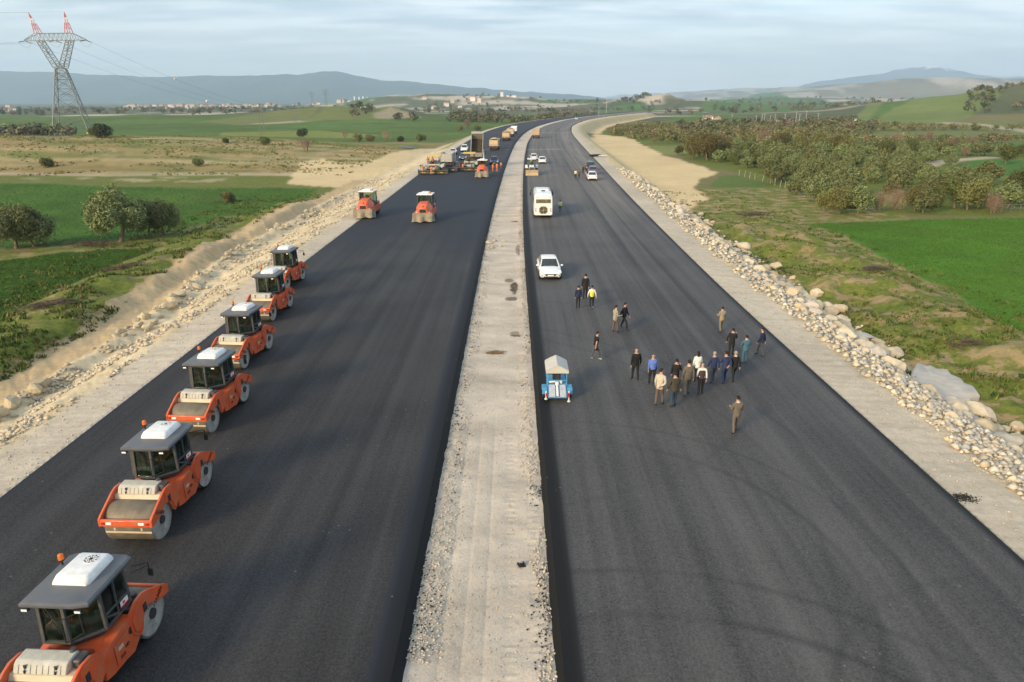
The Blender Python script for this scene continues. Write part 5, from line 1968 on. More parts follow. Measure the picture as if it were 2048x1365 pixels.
HM = [house_mesh(11, 9, 6, 0), house_mesh(14, 10, 9, 1), house_mesh(12, 11, 12, 2, True), house_mesh(9, 9, 5, 1), house_mesh(18, 11, 12, 3), house_mesh(13, 10, 7, 2)]
rt = random.Random(31)
for i in range(150):
    px = rt.choice([rt.uniform(250, 560), rt.uniform(350, 540), rt.uniform(250, 690)])
    yy = rt.uniform(2350, 3400)
    x, _, _ = at_depth(px, 212, yy)
    o = link_mesh('house', rt.choice(HM), None, (x, yy, gz(x, yy)), (0, 0, rt.uniform(-.6, .6)))
    s_ = rt.uniform(.75, 1.25); o.scale = (s_, s_, s_)
    tag(o, 'small pale house with a red roof in the distant town below the mountains', 'house', 'houses of the distant town')
for i, (px, yy, s_, lab) in enumerate([(868, 1900, 1, 'white farmhouse among trees right of the pale field'), (893, 2000, 1, 'small house above the dark treeline left of the road'), (905, 2100, .9, 'house on the far slope left of the hilltop building'), (920, 1950, 1, 'lone red-roofed house near the far slope'),
                                       (850, 2200, 1.1, 'house at the left end of the scattered far houses'), (947, 2150, 1.1, 'pale house below the hilltop building'), (960, 2100, 1, 'pale house right below the hilltop building'), (1437, 640, .6, 'small white hut beside the far green field on the right'),
                                       (1640, 560, .55, 'small white hut among the poles beyond the grove'), (1420, 640, .5, 'tiny shed beside the white hut on the right'), (18, 2300, 1.2, 'pale house near the left picture edge'), (30, 1700, 1, 'red roofed farm near the left picture edge'), (12, 1750, 1, 'farm building at the far left behind the dark trees')]):
    x, y, _ = at_depth(px, 212, yy)
    o = link_mesh('house', HM[i % 4], None, (x, y, gz(x, y)), (0, 0, rt.uniform(-.4, .4)), (s_, s_, s_))
    tag(o, lab, 'house')
x, y, _ = at_depth(1012, 200, 2250)
e = empty('hilltop_building', (x, y, gz(x, y)), .1, 'pale flat building with a short tower on the crest left of the road', 'building')
mb = MB(); mb.box(8, 0, 3, 46, 14, 8); mb.build('hall', M_WALLS[1], e)
mb = MB(); mb.box(-13, 0, 8, 8, 8, 18); mb.build('tower', M_WALLS[1], e)
# industrial plant
x, y, _ = at_depth(722, 205, 2900)
e = empty('factory', (x, y, gz(x, y)), .1, 'pale factory with four white chimneys below the blue mountain', 'factory')
mb = MB(); mb.box(8, 0, 9, 60, 30, 24); mb.build('hall', M_WALLS[3], e)
mb = MB(); mb.box(-66, -10, 5, 70, 24, 14); mb.build('annex', M_WALLS[1], e)
mb = MB(); mb.box(-48, -6, 12, 30, 20, 26); mb.build('annex', M_WALLS[1], e)
for k, xx in enumerate((-24, -6, 10, 26)):
    mb = MB(); mb.cyl((xx, -8 + 4 * (k % 2), 0), (xx, -8 + 4 * (k % 2), 42 - 2 * (k % 2)), 2.6, 2.0, 10); mb.build('chimney', M_WHITEP, e)
x, y, _ = at_depth(765, 205, 2900)
e = empty('water_tower', (x, y, gz(x, y)), 0, 'white tower with splayed arms right of the factory chimneys', 'tower')
mb = MB(); mb.cyl((0, 0, 0), (0, 0, 20), 4, 4, 10); mb.build('shaft', M_WHITEP, e)
mb = MB()
for k in range(8):
    a = k * PI / 4
    mb.cyl((3 * math.cos(a), 3 * math.sin(a), 14), (17 * math.cos(a), 17 * math.sin(a), 33), 1.5, 1.5, 6)
mb.build('splayed_arms', M_WHITEP, e)
mb = MB(); mb.cyl((0, 0, 33), (0, 0, 36), 19, 19, 16); mb.build('rim', M_WHITEP, e)
x, y, _ = at_depth(745, 205, 2850)
e = empty('storage_hall', (x, y, gz(x, y)), .05, 'grey storage hall between the factory and the splayed tower', 'building')
mb = MB(); mb.box(0, 0, 7, 46, 20, 18); mb.build('hall', M_WALLS[3], e)
for i, (px, w) in enumerate(((784, 38), (802, 34), (812, 20), (824, 26))):
    x, y, _ = at_depth(px, 208, 2800)
    e = empty('long_house', (x, y, gz(x, y)), .05, ['long white house with red roof nearest the splayed tower', 'second long white house right of the splayed tower', 'short white house between the long red-roofed ones', 'white red-roofed house at the right end of the factory row'][i], 'house')
    mb = MB(); mb.box(0, 0, 6, w, 14, 14); mb.build('wall', M_WHITEP, e)
    mb = MB(); mb.prism([(-8, 13), (8, 13), (0, 18)], 'x', -w / 2 - 1, w / 2 + 1); mb.build('roof', M_ROOF, e)
# post-and-wire fence along the grove
M_WOOD = mat('grey_wood', (.34, .29, .22), .9, var=.25)
fpts = [hit(*p) for p in ((1478, 352), (1510, 360), (1540, 368), (1570, 377), (1600, 386), (1632, 396))]
e = empty('grove_fence', (fpts[0][0], fpts[0][1], 0), 0, 'line of leaning wooden posts with wire in front of the olive grove', 'fence')
seg = []
for (x0, y0), (x1, y1) in zip(fpts, fpts[1:]):
    n = max(2, int(math.hypot(x1 - x0, y1 - y0) / 2.6))
    seg += [(x0 + (x1 - x0) * k / n, y0 + (y1 - y0) * k / n) for k in range(n)]
tops = []
for x, y in seg:
    z = gz(x, y); r = random
    a, b2 = r.uniform(-.18, .18), r.uniform(-.18, .18)
    mb = MB(); t_ = Vector((x - fpts[0][0] + a, y - fpts[0][1] + b2, z + 1.35))
    mb.cyl((x - fpts[0][0], y - fpts[0][1], z - .2), t_, .07, .055, 6); mb.build('post', M_WOOD, e)
    tops.append(t_)
for k in (0, .45):
    mb = MB(); mb.path([t_ - Vector((0, 0, .1 + k)) for t_ in tops], .012, 3); mb.build('fence_wire', M_WIRE, e)
# metal crash gate frame at the right edge of the field
x, y = hit(2030, 424)
e = empty('metal_frame_fence', (x, y, gz(x, y)), .15, 'low grey pipe frame fence at the right picture edge behind the field', 'fence')
for k in range(4):
    mb = MB(); mb.cyl((k * 1.6 - 2.4, 0, -.2), (k * 1.6 - 2.4, 0, 1.1), .05, .05, 6); mb.build('post', M_STEEL, e)
for zz_ in (1.1, .55):
    mb = MB(); mb.cyl((-2.4, 0, zz_), (2.4, 0, zz_), .04, .04, 6); mb.build('rail', M_STEEL, e)
# white van far away on the right, blue sheet by the hill
x, y = hit(815, 297)
mb = MB()
rr = random.Random(3)
mb.loft([[(-2.6 + .65 * i, -1.2 + .7 * j, .12 + .25 * rr.random() + .3 * math.sin(i * .9) ** 2) for i in range(9)] for j in range(5)], closed=False)
o = mb.build('blue_tarpaulin', mat('blue_sheet', (.10, .17, .30), .7, var=.3, scale=2), loc=(x, y, gz(x, y)), smooth=60)
tag(o, 'crumpled blue grey plastic sheet lying between the hill and the sand heaps', 'tarpaulin')

# ------------------------------------------------------------------ road rollers
M_ORANGE = mat('orange_paint', (.66, .095, .022), .42, var=.10, scale=1.5, dirt=(.40, .24, .15), dirt_amt=.6, coat=.15)
M_ORANGE_D = mat('orange_paint_dark', (.20, .032, .012), .6)
M_BEIGE = mat('beige_paint', (.58, .47, .33), .6, var=.08, scale=2, dirt=(.36, .29, .20), dirt_amt=.4)
M_COVER = mat('grey_cover', (.50, .48, .41), .8, var=.1, scale=3, dirt=(.35, .31, .24), dirt_amt=.6)
M_CHAR = mat('charcoal_plastic', (.052, .055, .060), .55, var=.15, dirt=(.17, .145, .115), dirt_amt=.40)
M_ROOFD = mat('cab_roof_grey', (.092, .10, .115), .5, var=.12, scale=2, dirt=(.16, .14, .115), dirt_amt=.4)
M_BLACK = mat('black_rubber', (.018, .018, .019), .75, var=.2)
M_DARKMET = mat('dark_metal', (.045, .044, .042), .6, .2, var=.3)
M_ACW = mat('white_plastic', (.80, .80, .78), .35, var=.04, dirt=(.50, .46, .39), dirt_amt=.5)
M_DRUM = mat('drum_steel', (.175, .145, .10), .6, .15, var=.25, scale=2.5, dirt=(.10, .09, .08), dirt_amt=.5)
M_DRUMS = mat('drum_side', (.40, .38, .345), .6, .2, var=.25, scale=3, dirt=(.18, .16, .13), dirt_amt=.6)
M_BEACON = mat('amber_lens', (.75, .16, .015), .25, var=.05)
M_LAMP = mat('lamp_glass', (.85, .85, .80), .15, var=.03)
M_REDL = mat('red_lens', (.45, .02, .02), .25, var=.05)
M_YEL = mat('yellow_paint', (.70, .46, .04), .5, var=.1, dirt=(.4, .3, .15), dirt_amt=.4)
M_SKINT = mat('seat_orange', (.45, .10, .03), .7)
M_STICK = mat('sticker_white', (.75, .73, .70), .5, var=.03)
M_STICKR = mat('sticker_red', (.50, .03, .04), .5, var=.05)


def glass_mat(name, tint, amt=.5, rough=.08):
    m = bpy.data.materials.new(name)
    m.use_nodes = True
    t = m.node_tree
    t.nodes.clear()
    o = N(t, 'ShaderNodeOutputMaterial')
    tr = N(t, 'ShaderNodeBsdfTransparent'); tr.inputs[0].default_value = (*tint, 1)
    gl = N(t, 'ShaderNodeBsdfGlossy'); gl.inputs['Roughness'].default_value = rough; gl.inputs[0].default_value = (.9, .95, .93, 1)
    tc = N(t, 'ShaderNodeTexCoord')
    n = N(t, 'ShaderNodeTexNoise', i_Scale=3.0, i_Detail=5.0)
    t.links.new(tc.outputs['Object'], n.inputs['Vector'])
    df = N(t, 'ShaderNodeBsdfDiffuse'); df.inputs[0].default_value = (.25, .23, .18, 1)
    m0 = N(t, 'ShaderNodeMixShader')
    mr = N(t, 'ShaderNodeMapRange'); mr.inputs['From Min'].default_value = .45; mr.inputs['From Max'].default_value = .8; mr.inputs['To Max'].default_value = .22
    t.links.new(n.outputs['Fac'], mr.inputs['Value'])
    t.links.new(mr.outputs[0], m0.inputs[0]); t.links.new(tr.outputs[0], m0.inputs[1]); t.links.new(df.outputs[0], m0.inputs[2])
    lw = N(t, 'ShaderNodeFresnel'); lw.inputs['IOR'].default_value = 1.45
    m1 = N(t, 'ShaderNodeMixShader')
    t.links.new(lw.outputs[0], m1.inputs[0]); t.links.new(m0.outputs[0], m1.inputs[1]); t.links.new(gl.outputs[0], m1.inputs[2])
    t.links.new(m1.outputs[0], o.inputs[0])
    return m


M_CABGL = glass_mat('cab_glass', (.58, .74, .62))
M_CARGL = mat('car_glass', (.022, .028, .032), .08, var=.2, spec=.8)


def drum_mesh(r, w):
    mb = MB()
    n = 40
    ring = lambda x, rr: [(x, rr * math.cos(2 * PI * i / n), rr * math.sin(2 * PI * i / n)) for i in range(n)]
    hw_ = w / 2
    mb.loft([ring(-hw_, r * .985), ring(-hw_ + .015, r), ring(hw_ - .015, r), ring(hw_, r * .985)], cap=False)
    mb.cur = 1
    for s_ in (-1, 1):
        rr = [ring(s_ * hw_, r * .985), ring(s_ * hw_, r * .90), ring(s_ * (hw_ - .10), r * .88), ring(s_ * (hw_ - .13), r * .62), ring(s_ * (hw_ - .09), r * .58), ring(s_ * (hw_ - .12), r * .30)]
        if s_ < 0:
            rr = [q[::-1] for q in rr]
        mb.loft(rr, cap=True)
    return mb.mesh('drum', [M_DRUM, M_DRUMS], 35)


DRUM = drum_mesh(.70, 1.74)
TXT_H = text_mesh('HAMM', .20, M_ORANGE_D, bold=.006)
TXT_S = text_mesh('HD', .13, M_BLACK, bold=.006)


def side_plate(flip):
    """orange yoke plate beside a drum; flip=-1 near end, +1 far end (y,z outline)"""
    top = [(-2.56, .86), (-2.56, 1.13), (-2.44, 1.22), (-1.60, 1.64), (-1.35, 1.72), (-1.0, 1.70), (-.70, 1.52), (-.60, 1.30), (-.66, .86), (-.98, .60)]
    bot = [(-1.14, .74), (-1.20, .98), (-1.34, 1.14), (-1.55, 1.20), (-1.78, 1.10), (-1.98, .98), (-2.3, .88)]
    p = top + bot
    return [(y * -flip if flip > 0 else y, z) for y, z in p]


def make_tandem():
    root = empty('tandem_roller')
    for fl in (-1, 1):
        d = link_mesh('drum', DRUM, root, (0, fl * 1.76, .70))
        for s_ in (-1, 1):
            mb = MB(); mb.cyl((s_ * .74, 0, 0), (s_ * .93, 0, 0), .17, .15, 12); mb.cyl((s_ * .76, 0, 0), (s_ * .80, 0, 0), .30, .30, 12)
            for k in range(6):
                a = k * PI / 3
                mb.cyl((s_ * .80, .23 * math.cos(a), .23 * math.sin(a)), (s_ * .83, .23 * math.cos(a), .23 * math.sin(a)), .03, .03, 6)
            mb.build('hub', M_DARKMET, d)
        fr = MB()
        for s_ in (-1, 1):
            fr.prism(side_plate(fl), 'x', s_ * .905, s_ * 1.0)
            # raised rim along the top edge and lobe near the cab
            q = [(-1.62, 1.22), (-1.5, 1.60), (-1.3, 1.66), (-1.02, 1.64), (-.76, 1.47), (-.68, 1.28), (-.74, .92), (-1.0, .70), (-1.08, .86), (-1.14, 1.06), (-1.32, 1.22)]
            q = [(y * -fl if fl > 0 else y, z) for y, z in q]
            fr.prism(q, 'x', s_ * 1.0, s_ * 1.03)
        yb = fl * 2.50
        fr.box(0, yb, 1.0, 1.99, .12, .26, .03)
        fr.box(0, fl * 2.46, .86, 1.8, .1, .06)
        o = fr.build('drum_frame', M_ORANGE, root, bevel=.014, smooth=40)
        for s_ in (-1, 1):
            mb = MB(); mb.box(s_ * .60, fl * 2.57, 1.0, .22, .04, .10, .015); mb.build('headlight', M_LAMP, root)
            mb = MB(); mb.box(s_ * .82, fl * 2.57, 1.0, .12, .03, .09, .01); mb.build('reflector', M_REDL, root)
            mb = MB()
            yy = fl * -1 * -1.32
            mb.box(s_ * 1.035, fl * 1.30, 1.30, .02, .17, .26, .006)
            mb.cur = 1
            for k in range(3):
                mb.box(s_ * 1.048, fl * 1.30, 1.22 + .08 * k, .012, .12, .03)
            mb.build('side_vent', [M_BLACK, M_DARKMET], root)
            t_ = link_mesh('lettering', TXT_H, root, (s_ * 1.004, fl * 1.98, 1.12), (PI / 2, 0, s_ * PI / 2))
            t_.rotation_euler = (Matrix.Rotation(s_ * PI / 2, 3, 'Z') @ Matrix.Rotation(PI / 2, 3, 'X') @ Matrix.Rotation(-.52 * s_ * fl * -1, 3, 'Z')).to_euler()
        sb = MB(); sb.box(0, fl * 2.44, .63, 1.72, .03, .13); sb.box(0, fl * 2.40, .72, 1.72, .10, .03)
        for s_ in (-1, 1):
            sb.box(s_ * .5, fl * 2.42, .72, .06, .08, .10)
        sb.build('scraper', M_BEIGE, root)
        sp = MB(); sp.cyl((-.85, fl * 2.22, 1.08), (.85, fl * 2.22, 1.08), .022, .022, 6)
        for k in range(4):
            sp.box(-.6 + .4 * k, fl * 2.22, 1.06, .05, .05, .07)
        sp.build('spray_bar', M_BEIGE, root)
    # water tank and engine cover at the near end
    tk = MB()
    tk.prism([(-1.66, 1.22), (-1.50, 1.52), (-.78, 1.52), (-.78, 1.10), (-1.3, 1.42), (-1.5, 1.42)], 'x', -.90, .90)
    tk.build('water_tank', M_BEIGE, root, bevel=.012)
    cv = MB()
    cv.prism([(-1.50, 1.525), (-1.40, 1.72), (-1.30, 1.78), (-.96, 1.79), (-.90, 1.76), (-.88, 1.525)], 'x', -.80, .62)
    c_ = cv.build('engine_cover', M_COVER, root, bevel=.015)
    rb = MB()
    for k in range(8):
        x_ = -.66 + .16 * k
        rb.prism([(-1.516, 1.54), (-1.416, 1.72), (-1.395, 1.72), (-1.495, 1.54)], 'x', x_ - .007, x_ + .007)
    rb.build('rib', M_COVER, c_)['kind'] = 'stuff'
    lt = MB()
    for x_ in (-.48, .34):
        lt.box(x_, -1.44, 1.69, .07, .03, .12, .01); lt.box(x_, -1.49, 1.58, .05, .03, .10, .01)
    lt.build('latch', M_DARKMET, c_)['kind'] = 'stuff'
    pt = MB(); pt.box(.74, -1.05, 1.62, .22, .4, .24, .03); pt.cyl((.5, -.95, 1.78), (.5, -.95, 1.86), .09, .07, 10)
    pt.build('filler', M_CHAR, root)
    # far end: open yoke with low dark deck and beige cross beam
    dk = MB(); dk.box(0, 1.30, 1.22, 1.78, .50, .26, .03); dk.box(.55, 1.45, 1.42, .34, .24, .2, .03); dk.cyl((.62, 1.45, 1.48), (.62, 1.45, 1.62), .12, .10, 10)
    dk.build('front_deck', M_CHAR, root)
    bb = MB(); bb.box(0, 2.39, 1.015, 1.80, .24, .03); bb.build('cross_beam', M_BEIGE, root)
    # chassis
    ch = MB()
    pan = [(-.62, .52), (-.30, .44), (.30, .40), (.62, .34), (1.05, .62), (1.08, 1.18), (.80, 1.46), (-.10, 1.36), (-.62, 1.22)]
    for s_ in (-1, 1):
        ch.prism(pan, 'x', s_ * .62, s_ * .95)
    ch.box(0, .2, .95, 1.3, 1.3, .9)
    ch.box(0, -.72, .85, .5, .4, .5)
    o = ch.build('chassis', M_ORANGE, root, bevel=.016, smooth=40)
    for s_ in (-1, 1):
        pn = MB(); pn.prism([(-.16, .58), (.42, .52), (.78, .74), (.80, 1.10), (.60, 1.26), (-.16, 1.20)], 'x', s_ * .952, s_ * .975)
        p_ = pn.build('side_panel', M_ORANGE, root, bevel=.012)
        de = MB(); de.cyl((s_ * .976, .62, 1.10), (s_ * .983, .62, 1.10), .12, .12, 12); de.build('decal', M_BLACK, p_)
        for k in range(2):
            de = MB(); de.box(s_ * .979, .10 + .02 * k, .98 - .28 * k, .01, .22, .11, .003); de.build('decal', M_ORANGE_D if k else M_BEIGE, p_)
        t_ = link_mesh('lettering', TXT_S, p_, (s_ * .98, .36, .84), (PI / 2, 0, s_ * PI / 2))
    # cab
    Y0 = .34
    cab = empty('cab'); cab.parent = root; cab.location = (0, Y0, 0)
    plan = [(-.56, -.92), (.14, -.92), (.80, -.36), (.80, .72), (.48, .96), (-.48, .96), (-.80, .72), (-.80, -.66)]
    zs, zt = 1.66, 2.80

    def at_(k, z):
        x_, y_ = plan[k % 8]
        f = 1.0 if z >= zs else .62 + .38 * (z - 1.28) / (zs - 1.28)
        g = 1 - .05 * max(0, (z - zs) / (zt - zs))
        return Vector((x_ * f * g, y_ * f * g, z))
    sk = MB(); sk.loft([[tuple(at_(k, 1.28)) for k in range(8)], [tuple(at_(k, 1.5)) for k in range(8)], [tuple(at_(k, zs)) for k in range(8)]])
    sk.build('cab_shell', M_CHAR, cab, bevel=.01)
    for k in range(8):
        a, b_ = at_(k, zs), at_(k, zt)
        mb = MB(); mb.bar(a, b_, .085 if k in (1, 2, 3, 0, 7) else .07); mb.build('pillar', M_CHAR, cab)
        a2, b2 = at_(k + 1, zs), at_(k + 1, zt)
        c0 = Vector((0, 0, 0))
        n_ = ((a + a2) / 2); n_.z = 0; n_.normalize()
        ins = lambda p, q, t_: p.lerp(q, t_)
        mb = MB()
        z0 = .07
        A, B_, C_, D_ = a + Vector((0, 0, z0)), a2 + Vector((0, 0, z0)), b2 - Vector((0, 0, .05)), b_ - Vector((0, 0, .05))
        e = .045
        A, B_ = A.lerp(B_, e), B_.lerp(A, e); D_, C_ = D_.lerp(C_, e), C_.lerp(D_, e)
        th = -n_ * .012
        mb.add([A, B_, C_, D_, A + th, B_ + th, C_ + th, D_ + th], [(0, 1, 2, 3), (7, 6, 5, 4), (0, 4, 5, 1), (1, 5, 6, 2), (2, 6, 7, 3), (3, 7, 4, 0)])
        mb.build('window', M_CABGL, cab)
        fr = MB(); fr.bar(a + Vector((0, 0, .03)), a2 + Vector((0, 0, .03)), .07); fr.build('window_frame', M_CHAR, cab); fr = MB(); fr.bar(b_ - Vector((0, 0, .03)), b2 - Vector((0, 0, .03)), .08)
        fr.build('window_frame', M_CHAR, cab)
    # right door: sloping bar and sticker
    dr = MB(); dr.bar((.815, -.34, 2.06), (.815, .70, 2.02), .05); dr.bar((.80, -.36, 2.0), (.80, .18, 1.74), .05); dr.bar((.80, .18, 1.72), (.80, .2, 2.75), .05)
    dr.build('door_bar', M_CHAR, cab)
    st = MB(); st.box(.835, .45, 1.88, .01, .34, .20); s_o = st.build('sticker', M_STICK, cab)
    st = MB(); st.box(.842, .45, 1.81, .008, .34, .05); st.box(.842, .42, 1.90, .008, .10, .07); st.build('sticker_print', M_STICKR, s_o)
    # handrail at the near right corner
    hr = MB(); hr.path([(.10, -1.0, 1.75), (.10, -1.02, 2.45), (.45, -.76, 2.5), (.45, -.75, 1.85), (.10, -1.0, 1.75)], .016, 6); hr.build('hand_rail', M_BLACK, cab)
    wp = MB(); wp.bar((-.28, -.945, 2.75), (-.1, -.955, 2.40), .02); wp.bar((-.34, -.945, 2.75), (-.30, -.955, 2.6), .02); wp.bar((-.16, -.97, 2.4), (-.02, -.97, 2.0), .015); wp.build('wiper', M_BLACK, cab)
    # roof
    rf = MB(); rf.loft([[(x_, y_, z) for x_, y_ in ((-.90 + i, -1.04 + i), (.50, -1.04 + i), (.92 - i, -.94 + i), (.92 - i, 1.0 - i), (.7, 1.12 - i), (-.72, 1.12 - i), (-.92 + i, 1.0 - i), (-.92 + i, -1.0 + i))] for z, i in ((2.78, .05), (2.84, 0), (2.90, 0), (2.94, .06))])
    r_o = rf.build('roof', M_ROOFD, cab, smooth=30)
    ac = MB(); cs = lambda k, z: [(x_, y_, z) for x_, y_ in ((-.50 + k, -.30 + k * 1.6), (.44 - k, -.30 + k * 1.6), (.50 - k, -.22 + k * 1.6), (.50 - k, .86 - k), (.44 - k, .92 - k), (-.44 + k, .92 - k), (-.50 + k, .86 - k), (-.54 + k, -.22 + k * 1.6))]
    ac.loft([cs(0, 2.93), cs(.01, 3.0), cs(.07, 3.12), cs(.12, 3.14)])
    a_o = ac.build('air_conditioner', M_ACW, cab, smooth=50)
    gr = MB()
    n = 24
    gr.cyl((.08, .55, 3.135), (.08, .55, 3.144), .19, .19, n)
    gr.cur = 1
    for k in range(10):
        a = k * PI / 5
        gr.bar((.08 + .06 * math.cos(a), .55 + .06 * math.sin(a), 3.146), (.08 + .19 * math.cos(a + .25), .55 + .19 * math.sin(a + .25), 3.146), .022)
    for rr in (.125, .19):
        for k in range(n):
            a, b_ = 2 * PI * k / n, 2 * PI * (k + 1) / n
            gr.bar((.08 + rr * math.cos(a), .55 + rr * math.sin(a), 3.147), (.08 + rr * math.cos(b_), .55 + rr * math.sin(b_), 3.147), .014)
    gr.build('fan_grille', [M_BLACK, M_ACW], a_o)
    bc = MB(); bc.cyl((-.80, .55, 2.93), (-.80, .55, 3.09), .03, .03, 8); bc.cyl((-.80, .55, 3.07), (-.80, .55, 3.11), .085, .085, 12)
    b_o = bc.build('beacon_post', M_BLACK, cab)
    bc = MB(); bc.cyl((-.80, .55, 3.11), (-.80, .55, 3.23), .08, .075, 12); bc.sphere((-.80, .55, 3.23), .075, 12, 6, (1, 1, .6)); bc.build('beacon_lens', M_BEACON, b_o, smooth=50)
    for x_ in (-.78, .66):
        wl = MB(); wl.box(x_, -.99, 2.74, .20, .10, .09, .015); w_o = wl.build('work_light', M_BLACK, cab)
        wl = MB(); wl.box(x_, -1.045, 2.74, .16, .012, .06, .004); wl.build('lens', M_LAMP, w_o)
    for s_ in (-1, 1):
        mr_ = MB(); mr_.path([(s_ * .86, .98, 2.62), (s_ * 1.22, 1.22, 2.60), (s_ * 1.22, 1.22, 2.36)], .016, 6); mr_.path([(s_ * .86, .9, 2.45), (s_ * 1.22, 1.22, 2.52)], .012, 5); m_o = mr_.build('mirror_arm', M_BLACK, cab)
        mr_ = MB(); mr_.box(s_ * 1.24, 1.22, 2.28, .16, .05, .24, .02); mr_.build('mirror', M_BLACK, m_o)
    # inside
    se = MB(); se.box(-.05, .15, 1.92, .50, .48, .14, .05); se.box(-.05, .42, 2.22, .48, .14, .56, .05); se.build('seat', M_SKINT, cab)
    co = MB(); co.box(-.1, -.5, 1.85, .6, .3, .25, .04); co.box(.42, .1, 1.95, .14, .5, .2, .03); co.build('console', M_CHAR, cab)
    sw = MB()
    for k in range(12):
        a, b_ = 2 * PI * k / 12, 2 * PI * (k + 1) / 12
        sw.cyl((-.08 + .19 * math.cos(a), -.38 + .16 * math.sin(a), 2.10 + .1 * math.sin(a)), (-.08 + .19 * math.cos(b_), -.38 + .16 * math.sin(b_), 2.10 + .1 * math.sin(b_)), .018, .018, 5)
    sw.cyl((-.08, -.38, 2.1), (-.08, -.45, 1.9), .03, .03, 6)
    sw.build('steering_wheel', M_BLACK, cab)
    return root


TAND = make_tandem()
TLAB = ['orange tandem roller nearest the camera, cut off by the lower left picture corner', 'orange tandem roller second from the camera, whole white drum and cab in full view', 'orange tandem roller third from the camera in the left row', 'orange tandem roller fourth from the camera in the left row', 'orange tandem roller fifth from the camera, second from the far end of the row', 'orange tandem roller at the far end of the parked row on the left']
TPOS = [(-10.4, 13.2, -.05), (-12.1, 20.6, -.035), (-13.5, 28.15, -.07), (-14.82, 35.5, -.085), (-16.15, 43.9, -.05), (-17.55, 51.6, -.08)]
for i, (x, y, a) in enumerate(TPOS):
    o = TAND if i == 0 else copy_tree(TAND)
    o.location = (x, y, .004); o.rotation_euler = (0, 0, a); o.scale = (.87, .88, .93)
    tag(o, TLAB[i], 'road roller', 'tandem rollers parked along the left edge')

# ---- rollers with canvas skirts
M_CANVAS = mat('dusty_canvas', (.30, .255, .185), .9, var=.2, scale=2, bump=.4, bscale=5, dirt=(.15, .12, .09), dirt_amt=.6)


def wheel(r, w, n=20):
    mb = MB()
    ring = lambda x, rr: [(x, rr * math.cos(2 * PI * i / n), rr * math.sin(2 * PI * i / n)) for i in range(n)]
    mb.loft([ring(-w / 2, r * .62), ring(-w / 2, r * .93), ring(-w / 2 + w * .12, r), ring(w / 2 - w * .12, r), ring(w / 2, r * .93), ring(w / 2, r * .62)])
    ty = mb.mesh('tyre', M_BLACK, 40)
    mb = MB()
    for s_ in (-1, 1):
        rr = [ring(s_ * (w / 2 - .005), r * .62), ring(s_ * (w / 2 - .05), r * .55), ring(s_ * (w / 2 - .06), r * .25), ring(s_ * (w / 2 + .0), r * .2)]
        if s_ < 0:
            rr = [q[::-1] for q in rr]
        mb.loft(rr, cap=True)
    return ty, mb


def put_wheel(parent, meshes, loc, rim_m):
    ty, rim = meshes
    w_ = link_mesh('wheel', ty, parent, loc)
    link_mesh('rim', rim, w_)
    return w_


def wheel_set(r, w, m):
    ty, rb = wheel(r, w)
    return ty, rb.mesh('rim', m, 40)


W_ROLL = wheel_set(.52, .46, M_DRUMS)


